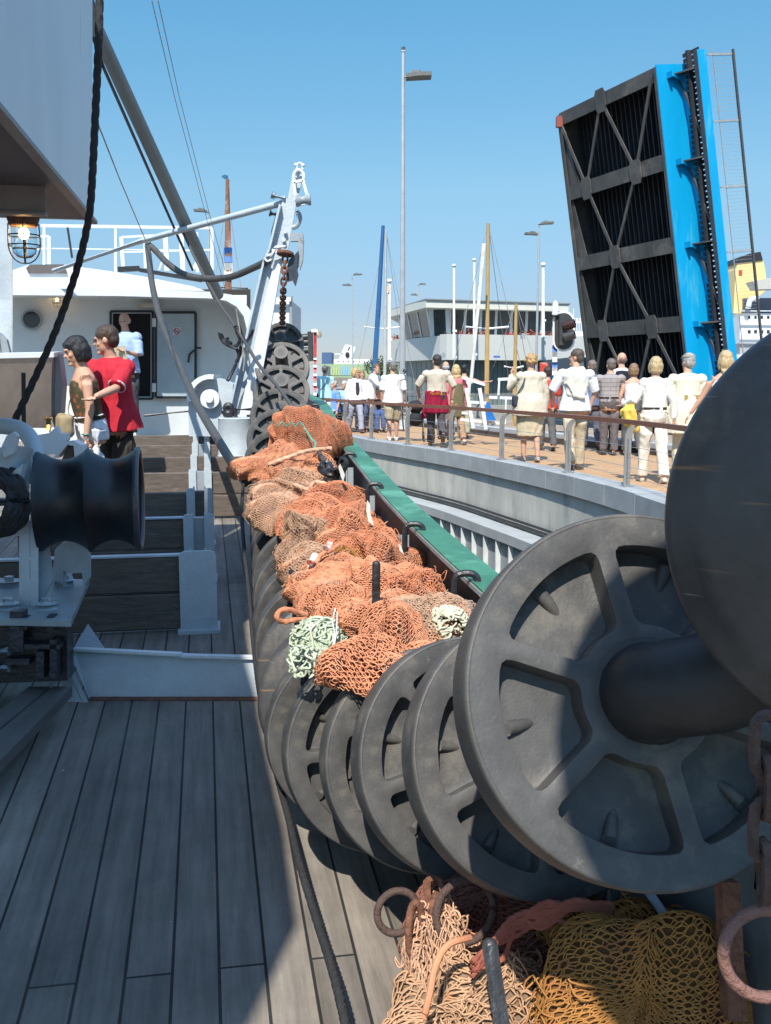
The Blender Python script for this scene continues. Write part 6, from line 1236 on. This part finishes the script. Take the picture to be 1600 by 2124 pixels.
# white boarding steps with blue cloth behind the second railing
gw = thing('boarding_steps', 'white boarding ladders and rails with a blue cloth, behind the railing', 'ladder', gnd(1000,900,.28)); q = 21.0
for a,b,w in (((967,805),(982,888),.075),((995,805),(1008,890),.075),((1036,785),(1034,820),.04),((1050,825),(1048,880),.03)): mb = MB(); mb.bar(at(*a,q),at(*b,q),w,w); mb.build('upright', M_WHITE, gw)
for a,b in (((960,783),(1006,798)),((976,834),(1010,836)),((955,870),(1040,878)),((1033,787),(1075,785)),((1015,824),(1070,826)),((955,856),(972,857))): mb = MB(); mb.bar(at(*a,q+.1),at(*b,q+.1),.05,.06); mb.build('crosspiece', M_WHITE, gw)
mb = MB(); mb.prism([at(x,y,q-.05) for x,y in ((1010,834),(1015,834),(1024,860),(1030,872),(1010,872),(1007,848))],(0,.05,0)); mb.build('blue_cloth', mat('cloth_blue',(.01,.15,.48),.7), gw)
bx2 = thing('pushchair', 'dark pushchair beside the man in khaki shorts', 'pushchair', pf(862,915)); c = Vector(pf(862,915))
mb = MB(); mb.ell(c+Vector((0,0,.78)),(.17,.25,.14)); mb.ell(c+Vector((0,-.05,.5)),(.15,.2,.15)); link('seat', remeshed(mb,.02,2,disp=.02), cloth('dark_canvas',(.03,.032,.035)), bx2).matrix_parent_inverse = Matrix.Translation(-c)
for sx,sy in ((-.18,-.25),(.18,-.25),(-.18,.25),(.18,.25)): mb = MB(); mb.tube([c+Vector((sx,sy+.1*math.cos(a),.11+.1*math.sin(a))) for a in [2*math.pi*i/16 for i in range(17)]],.015,6,cap=False); mb.build('wheel', M_BLACK, bx2, True)
mb = MB(); mb.tube([c+Vector((-.18,-.25,.11)),c+Vector((-.17,.3,1.0)),c+Vector((.17,.3,1.0)),c+Vector((.18,-.25,.11))],.013,6); mb.tube([c+Vector((-.18,.25,.11)),c+Vector((-.16,-.2,.6))],.013,6); mb.tube([c+Vector((.18,.25,.11)),c+Vector((.16,-.2,.6))],.013,6); mb.build('frame', M_BLACK, bx2, True)
bench((pf(775,894)[0],pf(775,894)[1],.206), 195, 'bench on which the woman in the black vest sits')
# ================= NETS AND ROPES
def tubes_np(P, Nn, r, closed=False):
    """P: (K,N,3) polylines, Nn: normals; square-section strands as one vertex/face set"""
    K, N, _ = P.shape; T = np.gradient(P, axis=1); T /= np.linalg.norm(T,axis=2,keepdims=True)+1e-12
    Bn = np.cross(T, Nn); Bn /= np.linalg.norm(Bn,axis=2,keepdims=True)+1e-12; Cn_ = np.cross(Bn, T)
    Vv = np.stack([P+Cn_*r, P+Bn*r, P-Cn_*r, P-Bn*r], axis=2).reshape(-1,3)
    idx = np.arange(K*N*4).reshape(K,N,4); A, B_ = idx[:,:-1], idx[:,1:]
    Fq = np.stack([A, np.roll(A,-1,2), np.roll(B_,-1,2), B_], axis=-1).reshape(-1,4)
    return Vv, Fq
def mesh_np(name, Vv, Fq):
    me = bpy.data.meshes.new(name); me.vertices.add(len(Vv)); me.vertices.foreach_set('co', Vv.astype(np.float32).ravel())
    me.loops.add(Fq.size); me.polygons.add(len(Fq)); me.polygons.foreach_set('loop_start', np.arange(0,Fq.size,4)); me.loops.foreach_set('vertex_index', Fq.ravel()); me.update(); me.validate(); return me
def blob_fn(rad, seed, fold, ang, phimax=1.9, lump=.12):
    rg = np.random.default_rng(seed); W1_ = [(rg.normal(size=2)*2.2, rg.uniform(0,6.28)) for _ in range(5)]; dirv = np.array([math.cos(ang), math.sin(ang)])
    fr_ = [(rg.uniform(6,11)*(k+1)**.6, rg.uniform(0,6.28), rg.uniform(.5,1)/(1+.5*k)) for k in range(5)]
    def f(U, V_, inset=0.0):
        wx = sum(np.sin(U*w[0]+V_*w[1]+p) for w,p in W1_)*.10; wy = sum(np.cos(U*w[1]-V_*w[0]+p*1.7) for w,p in W1_)*.10
        rho = np.sqrt(U**2+V_**2)+1e-9; m_ = np.maximum(np.abs(U),np.abs(V_)); k = m_/rho; rr_ = np.clip(m_,0,1); cx, sy = U/rho, V_/rho
        phi = rr_*phimax; X = np.sin(phi)*cx; Y_ = np.sin(phi)*sy; Z = np.cos(phi)
        s = (X*dirv[0]+Y_*dirv[1])+wx*1.2; fo = sum(a*(1-2*np.abs(np.sin(s*fq/2+p+wy*3*(i+1)))**.8) for i,(fq,p,a) in enumerate(fr_))
        lm = sum(np.sin(X*w[0]*1.6+Y_*w[1]*1.6+Z*2+p) for w,p in W1_)
        sc = 1+fold*fo*.33+lump*lm*.45-inset/min(rad)
        return np.stack([X*rad[0]*sc, Y_*rad[1]*sc, Z*rad[2]*sc],-1)
    return f
def net(c, rad, label, m, mbase, cell=.022, r=.0019, seed=1, layers=2, fold=.12, ang=.5, rot=0.0, tilt=0.0, phimax=1.85, cat='fishing net', lump=.12, bits=0):
    c = Vector(c); t = thing('fishing_net', label, cat, c, group='bundled trawl nets'); Mr = np.array(Matrix.Rotation(rot,3,'Z') @ Matrix.Rotation(tilt,3,'X'))
    f = blob_fn(rad, seed, fold, ang, phimax, lump)
    g = np.linspace(-1,1,90); U, V_ = np.meshgrid(g,g,indexing='ij'); S_ = f(U,V_,.006).reshape(-1,3)@Mr.T; idx = np.arange(8100).reshape(90,90)
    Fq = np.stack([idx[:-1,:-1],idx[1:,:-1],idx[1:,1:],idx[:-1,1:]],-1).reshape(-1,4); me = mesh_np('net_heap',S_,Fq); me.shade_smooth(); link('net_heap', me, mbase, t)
    Ls = (rad[0]+rad[1])/2*phimax*2
    nl = max(8,int(Ls/(cell*.42))); nn = max(12,int(Ls/(cell*2.2)))
    rg = np.random.default_rng(seed+9); VV, FF, o_ = [], [], 0
    for L_ in range(layers):
        a = np.linspace(-1,1,nn*2+1); a = np.repeat(a,2)[:-1]+np.tile([0,.5/nn],len(a))[:-1]; K_ = nl
        ph = rg.uniform(0,1); rows = (np.arange(K_)+ph)/K_*2-1
        zz = np.where((np.arange(len(a))//2)%2==0, -.5, .5)*(2/K_)
        UU = np.tile(a,(K_,1)); Vr = rows[:,None]+zz[None,:]*np.where(np.arange(K_)%2==0,1,-1)[:,None]
        jt = rg.normal(size=UU.shape)*.12/K_; UU = UU+jt; Vr = Vr+rg.normal(size=UU.shape)*.12/K_
        th = rg.uniform(-.5,.5) if L_ else 0.0; U2 = UU*math.cos(th)-Vr*math.sin(th); V2 = UU*math.sin(th)+Vr*math.cos(th); U2 = np.clip(U2,-1,1); V2 = np.clip(V2,-1,1)
        P = f(U2,V2,-.003 if L_==0 else -.009+rg.uniform(0,.012)); P = P+rg.normal(size=P.shape)*cell*.035
        ee = 1e-3; Nn = P/np.array(rad)**2; Nn /= np.linalg.norm(Nn,axis=2,keepdims=True)
        v_, f_ = tubes_np(P, Nn, r); VV.append(v_@Mr.T); FF.append(f_+o_); o_ += len(v_)
    if bits:
        for _ in range(bits):   # loose loops standing off the heap
            u0, v0 = rg.uniform(-.85,.85,2); k = 14; a = np.linspace(0,1,k); du, dv = rg.normal(size=2)*.09
            U2 = u0+du*a+.03*np.sin(a*9+rg.uniform(0,6)); V2 = v0+dv*a+.03*np.cos(a*8+rg.uniform(0,6)); P = f(U2[None],V2[None]); lift = np.sin(a*np.pi)*rg.uniform(.008,.035); nr_ = P/np.linalg.norm(P,axis=2,keepdims=True); P = P+nr_*lift[None,:,None]
            v_, f_ = tubes_np(P, nr_+.01, r*1.1); VV.append(v_@Mr.T); FF.append(f_+o_); o_ += len(v_)
    me = mesh_np('net_strands', np.concatenate(VV), np.concatenate(FF)); link('net_strands', me, m, t); return t
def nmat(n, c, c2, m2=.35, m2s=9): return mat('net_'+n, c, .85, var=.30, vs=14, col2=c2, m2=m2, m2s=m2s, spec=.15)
NO, NOB = nmat('orange',(.68,.30,.165),(.56,.33,.22)), nmat('orange_deep',(.22,.085,.045),(.16,.07,.045))  # deep copies put the shade between strands into the heap's colour
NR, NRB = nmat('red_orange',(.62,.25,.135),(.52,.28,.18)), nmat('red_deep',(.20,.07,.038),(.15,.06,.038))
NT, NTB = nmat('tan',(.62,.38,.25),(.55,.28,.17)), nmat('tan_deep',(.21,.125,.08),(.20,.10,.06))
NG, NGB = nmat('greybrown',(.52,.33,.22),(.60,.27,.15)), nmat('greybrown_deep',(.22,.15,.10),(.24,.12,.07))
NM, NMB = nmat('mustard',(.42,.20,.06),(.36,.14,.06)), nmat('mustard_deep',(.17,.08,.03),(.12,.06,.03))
NP = nmat('palegreen',(.50,.56,.42),(.30,.44,.33),.25); NC = nmat('cream',(.62,.60,.45),(.45,.48,.34),.2)
def px(x, y, Y, hw, hh, dy=1.15): c = at(x,y,Y); k = Y/2050; return c, (hw*k, (hw+hh)/2*k*dy, hh*k*1.05)
specs = [ # px, py, Y, half w, half h, mats, cell, fold ang, label
 (642,925,7.4,74,66,NR,NRB,.034,.4,'orange net nearest the hanging bobbins, top of the long heap'),
 (590,975,6.9,86,44,NO,NOB,.032,2.4,'orange net sagging left over the bobbins below the top heap'),
 (615,1035,6.3,72,50,NT,NTB,.030,1.2,'tan net bundle left of the black chain hook'),
 (585,1075,5.7,62,48,NT,NTB,.028,.7,'pinkish tan net hanging left over the dark bobbins'),
 (690,1050,5.7,62,48,NR,NRB,.030,1.9,'orange net between the tan bundle and the green rail'),
 (720,1115,4.9,74,60,NR,NRB,.026,.3,'deep orange net beside the third hoop of the green rail'),
 (648,1140,4.7,66,76,NG,NGB,.026,1.3,'grey-brown net bulging left at the middle of the heap'),
 (775,1170,4.2,84,66,NR,NRB,.024,.9,'deep orange net folds beside the black hoop and rail'),
 (725,1180,4.05,56,40,NM,NMB,.022,.2,'small mustard yellow net patch among the orange nets'),
 (672,1200,4.05,78,62,NG,NGB,.022,2.0,'tan and brown net with red and white floats at the left'),
 (775,1235,3.6,125,66,NO,NOB,.021,.2,'wide orange net just behind the tall black pin'),
 (712,1275,3.25,66,56,NO,NOB,.019,.1,'tightly rolled rust-brown net left of the black pin'),
 (885,1305,3.05,78,66,NG,NGB,.019,1.0,'grey-brown net right of the orange cone'),
]
specs += [(612,1000,6.7,60,40,NO,NOB,.03,.3,'orange net filling the hollow above the tan bundle'),(655,1085,5.3,66,50,NR,NRB,.028,1.5,'orange net hollow in the middle of the heap'),(735,1130,4.6,62,50,NO,NOB,.025,.8,'orange net slumped against the bulwark by the third hoop'),(700,1215,3.8,90,54,NO,NOB,.022,1.1,'orange net filling between the float line and the roll'),(850,1240,3.4,62,50,NR,NRB,.021,.5,'deep orange net corner hugging the bulwark above the cream bundle'),(790,1290,3.05,80,50,NO,NOB,.019,.6,'orange net slack behind the cone by the pin')]
for i,(x,y,Y,hw,hh,m1,m2_,cell,ang,lab) in enumerate(specs):
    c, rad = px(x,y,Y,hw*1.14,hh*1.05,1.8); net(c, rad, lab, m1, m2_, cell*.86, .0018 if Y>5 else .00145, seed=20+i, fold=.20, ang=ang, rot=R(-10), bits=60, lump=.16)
c, rad = px(815,1340,2.85,72,92); net(c, (rad[0],rad[1],rad[2]), 'bright orange net draped like a cone round the black pin', NO, NOB, .015, .0014, seed=41, fold=.15, ang=.1, bits=6)
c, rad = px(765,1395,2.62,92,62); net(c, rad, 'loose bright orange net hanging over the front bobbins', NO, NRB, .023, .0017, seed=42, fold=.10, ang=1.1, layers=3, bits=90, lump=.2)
c, rad = px(880,1375,2.7,70,40); net(c, rad, 'orange net edge lying on the second bobbin', NO, NOB, .024, .002, seed=43, fold=.12, ang=1.8, layers=2, bits=30)
def tangle(c, rad, n, r, label, m, seed, name='net_tangle', ln=.35, flat=False, cat='net', droop=0.0):
    rg = random.Random(seed); c = Vector(c); mb = MB()
    for k in range(n):
        a, b = rg.uniform(0,6.28), rg.uniform(-.3,1.5); P = []; q = Vector((math.cos(a)*math.cos(b), math.sin(a)*math.cos(b), math.sin(b))); d = Vector((rg.gauss(0,1),rg.gauss(0,1),rg.gauss(0,1)))
        for s in range(rg.randint(5,9)):
            P.append(c+Vector((q.x*rad[0],q.y*rad[1],q.z*rad[2]))*rg.uniform(.82,1.06)+Vector((0,0,-droop*s*.01))); d = d*.6+Vector((rg.gauss(0,1),rg.gauss(0,1),rg.gauss(0,1)))*.5; q = (q+d*ln).normalized(); q.z = max(q.z,-.35)
        mb.tube(catmull(P,4), r*rg.uniform(.8,1.15), 6)
        if rg.random() < .5: kk = P[len(P)//2]; mb.ell(kk,(r*2,r*2,r*2),None,6,4)
    return tag(mb.build(name, m, None, 2, fix=False), label, cat)
c, rad = px(662,1330,2.95,62,48); net(c,(rad[0]*.8,rad[1]*.8,rad[2]*.85),'pale green knotted cod end net under the tangle', NP, nmat('pale_deep',(.20,.22,.16),(.12,.15,.1)), .03,.0035,seed=51,layers=2,fold=.12); tangle(c, rad, 60, .0034, 'thick pale green netting tangled at the left front of the heap', NP, 3, ln=.5)
c, rad = px(632,1372,2.72,36,34); tangle(c, rad, 26, .0034, 'loose end of pale green netting hanging lowest on the left', NP, 4, ln=.35, droop=.3)
c, rad = px(925,1300,2.95,54,40); tangle(c, rad, 120, .0035, 'cream white netting bunched against the bulwark', NC, 5, ln=.25)
c, rad = px(642,1040,6.0,14,26); tangle(c, rad, 50, .006, 'small pale green knot of netting in the tan bundle', NP, 6)
c, rad = px(702,1030,5.6,12,20); tangle(c, rad, 30, .006, 'turquoise twine knotted on the orange net near the rail', nmat('teal',(.05,.36,.28),(.1,.45,.35)), 7)
tw = MB(); 
tw.tube([at(568+k*9.0, 880+(5 if k%2 else -5), 6.93) for k in range(8)], .006, 5); tag(tw.build('twine', bpy.data.materials['net_teal'], None, True), 'zigzag turquoise twine stitched on the topmost orange net', 'twine')
tw = MB(); tw.tube(catmull([at(x,y,Y) for x,y,Y in ((632,888,7.0),(640,900,6.9),(648,912,6.85),(655,920,6.8),(650,936,6.75))],4), .006, 5); tag(tw.build('twine', bpy.data.materials['net_teal'], None, True), 'short turquoise twine hanging right of the zigzag stitching', 'twine')
lp = MB(); lp.rope([at(x,y,Y) for x,y,Y in ((640,1282,3.0),(615,1285,2.98),(590,1290,2.95),(576,1283,2.93),(578,1270,2.93),(595,1264,2.95),(618,1270,2.98),(640,1276,3.0))], .0085, nl=3); tag(lp.build('rope_loop', nmat('rope_orange',(.62,.24,.13),(.5,.25,.15)), None, True), 'orange rope loop poking out left over the grey bobbin', 'rope')
for P_r,rr_,lab,mm_ in (([(555,965,6.5),(600,948,6.55),(640,935,6.6),(690,930,6.7)],.014,'tan rope lying across the upper orange nets',NT),([(610,1005,6.0),(640,1015,5.9),(655,1000,5.9),(690,1008,5.8)],.013,'tan rope curling beside the chain hook',NT),([(648,1190,3.75),(655,1170,3.8),(668,1150,3.85),(690,1140,3.9),(705,1128,3.95)],.009,'reddish float line on the brown net',NR)):
    t = MB(); t.rope([at(*p) for p in P_r], rr_); tag(t.build('net_rope', mm_, None, True), lab, 'rope')
for i,(x,y) in enumerate(((640,1185),(648,1160),(682,1130))):
    t = MB(); t.tube([at(x-5,y+8,3.72),at(x+6,y-8,3.76)], .014, 10); o = t.build('float', mat('float_redwhite',(.55,.14,.08),.6,col2=(.7,.68,.62),m2=.5,m2s=25), None, True); tag(o, ['lowest red and white float on the brown net','middle red and white float on the brown net','upper right red and white float on the brown net'][i],'float')
tw = MB(); tw.tube(catmull([at(x,y,Y) for x,y,Y in ((696,1262,2.95),(690,1290,2.88),(694,1310,2.85),(692,1345,2.8),(698,1310,2.84),(700,1270,2.93))],4), .0022, 6); tag(tw.build('cord', mat('white_cord',(.65,.64,.6),.7), None, True), 'thin white cord tied round the rust-brown roll', 'cord')
def pin(a, b, r, label, m=None):
    mb = MB(); a, b = Vector(a), Vector(b); d = (b-a).normalized(); mb.tube([a, b-d*r*.8, b-d*r*.3, b], [r,r,r*.8,r*.35], 16); return tag(mb.build('iron_pin', m or M_BLACK, None, True), label, 'pin')
pin(at(780,1275,2.95), at(781,1163,2.95), .0125, 'tall black upright pin sticking out of the orange nets')
pin(at(640,1222,3.7), at(602,1184,3.8), .011, 'short black pin leaning left under the brown net')
pin(at(618,1095,5.0), at(604,1080,5.05), .013, 'stub of a black pin between two tan nets')
for i,P_ in enumerate((((702,968),(706,962),(716,985),(712,1000),(708,990)),((762,1038),(768,1046),(769,1068),(776,1090),(765,1082),(760,1060)),((827,1128),(832,1132),(838,1150),(830,1142)))):
    Y = (5.5,4.5,3.75)[i]; mb = MB(); mb.prism([at(x,y,Y) for x,y in P_],(0,.01,0)); tag(mb.build('white_rag', mat('rag_white',(.68,.66,.58),.8), None), ['white rag near the chain hook on the bulwark','long white rag hanging below the second hoop','small white rag hanging below the nearest hoops'][i], 'rag')
# ---- bottom right: heap on deck below the big bobbins
c = at(1010,2165,1.88); net(c,(.20,.16,.165),'tangled tan net at the bottom centre round the grey pin', nmat('loose_tan',(.50,.31,.19),(.52,.24,.12)), NGB, .026,.0022,seed=61,layers=3,fold=.16,ang=.8,bits=160,lump=.2)
c = at(1375,2130,1.72); net(c,(.205,.22,.20),'dense golden brown net at the bottom right', NM, NMB, .0150,.0018,seed=62,layers=2,fold=.16,ang=1.6,bits=60,lump=.22)
c = at(1215,1935,1.95); net(c,(.09,.09,.07),'brown net hump under the big bobbin', nmat('brown',(.30,.17,.06),(.25,.12,.05)), NMB, .017,.0018,seed=63,fold=.12,ang=.4)
c = at(1060,1960,2.15); net(c,(.28,.17,.16),'dark reddish net in the shadow under the bobbins', nmat('dark_red',(.26,.11,.085),(.3,.15,.1)), NRB, .022,.002,seed=64,fold=.15,ang=1.3,bits=60)
c = at(905,2010,2.0); net(c,(.07,.09,.14),'pale tan net edge in the sun left of the rusty rings', NT, NTB, .022,.002,seed=65,fold=.15,ang=.2,bits=40)
rr = thing('rope_bundle', 'bundle of thick dull red ropes lying over the nets under the big bobbin', 'rope', at(1170,1915,1.9)); rg = random.Random(12)
for k in range(9):
    mb = MB(); P = [(985+rg.uniform(-10,10),2010+rg.uniform(-22,18),1.82),(1020+rg.uniform(-22,22),1965+rg.uniform(-26,26),1.84),(1070,1925+rg.uniform(-26,26),1.84),(1130,1905+rg.uniform(-34,26),1.82),(1190,1888+rg.uniform(-22,36),1.8),(1235+rg.uniform(-8,20),1878+rg.uniform(-6,14),1.8),(1268+rg.uniform(-15,12),1885+rg.uniform(-10,50),1.8),(1262,1912+rg.uniform(-8,8),1.8),(1215,1925+rg.uniform(-8,8),1.8)]
    mb.rope([at(*p) for p in P[:rg.randint(5,9)]], .0052); mb.build('strand', nmat('dull_red',(.30,.10,.07),(.18,.08,.06)), rr, True)
mb = MB(); mb.tube(catmull([at(x,y,Y) for x,y,Y in ((880,2110,1.75),(892,2060,1.76),(905,2000,1.78),(930,1960,1.8),(975,1945,1.84))],5), .0068, 8); tag(mb.build('rope_end', NO, None, True), 'single orange rope end running down beside the grey pin', 'rope')
pin(at(1050,2180,1.62), at(1014,1945,1.70), .0145, 'thick grey pin with a rounded top at the bottom centre', mat('grey_pin',(.06,.062,.068),.35,var=.3,vs=20,bump=.3,bs=80,metal=.3))
def ring(c, r, t_, u, v, label, m=M_RUST, name='iron_ring'):
    mb = MB(); c = Vector(c); mb.tube([c+Vector(u)*(r*math.cos(a))+Vector(v)*(r*math.sin(a)) for a in [2*math.pi*i/40 for i in range(41)]], t_, 10, cap=False); return tag(mb.build(name, m, None, True), label, 'ring')
ring(at(1590,1978,1.22), .057, .0085, (1,0,0), (0,.15,1), 'big rusty iron ring at the lower right edge', mat('ring_rust',(.22,.11,.085),.75,var=.4,vs=30,bump=.8,bs=120))
ring(at(825,1892,2.05), .045, .0085, (1,.2,0), (0,.2,1), 'left dark rusty ring hanging under the bobbins', mat('ring_rust_dark',(.09,.055,.045),.8,var=.4,vs=30,bump=.6,bs=120))
ring(at(965,1890,1.98), .062, .009, (1,.1,0), (.1,.3,1), 'right dark rusty ring hanging under the bobbins', mat('ring_rust_dark',(.09,.055,.045)))
ring(at(862,1930,1.98), .03, .0085, (.5,.2,0), (0,.2,2), 'long rusty link between the two dark rings')
t = MB(); chain(t, [at(1590,1500,1.22),at(1588,1700,1.22),at(1583,1830,1.22),at(1592,1900,1.22)], .0078, .08); tag(t.build('side_chain', mat('ring_rust_dark',(.09,.055,.045),.8,var=.4,vs=30,bump=.6,bs=120), None, True), 'rusty chain hanging at the right edge down to the big ring', 'chain')
t = MB(); chain(t, [at(900,1830,2.1),at(905,1870,2.05),at(895,1905,2.0)], .009, .07); tag(t.build('chain_end', M_RUST, None, True), 'short rusty chain between the dark rings under the bobbins', 'chain')
t = MB(); t.tube([at(1335,1835,1.9),at(1412,1945,1.75),at(1492,2062,1.62)], .011, 10); tag(t.build('slanting_pipe', M_PALE, None, True), 'pale slanting pipe behind the golden brown net', 'pipe')
t = MB(); t.bar(at(1508,1825,1.62),at(1522,2110,1.55),.03,.05); tag(t.build('iron_strap', M_RUST), 'dark rusty upright strap on the bulwark at lower right', 'strap')
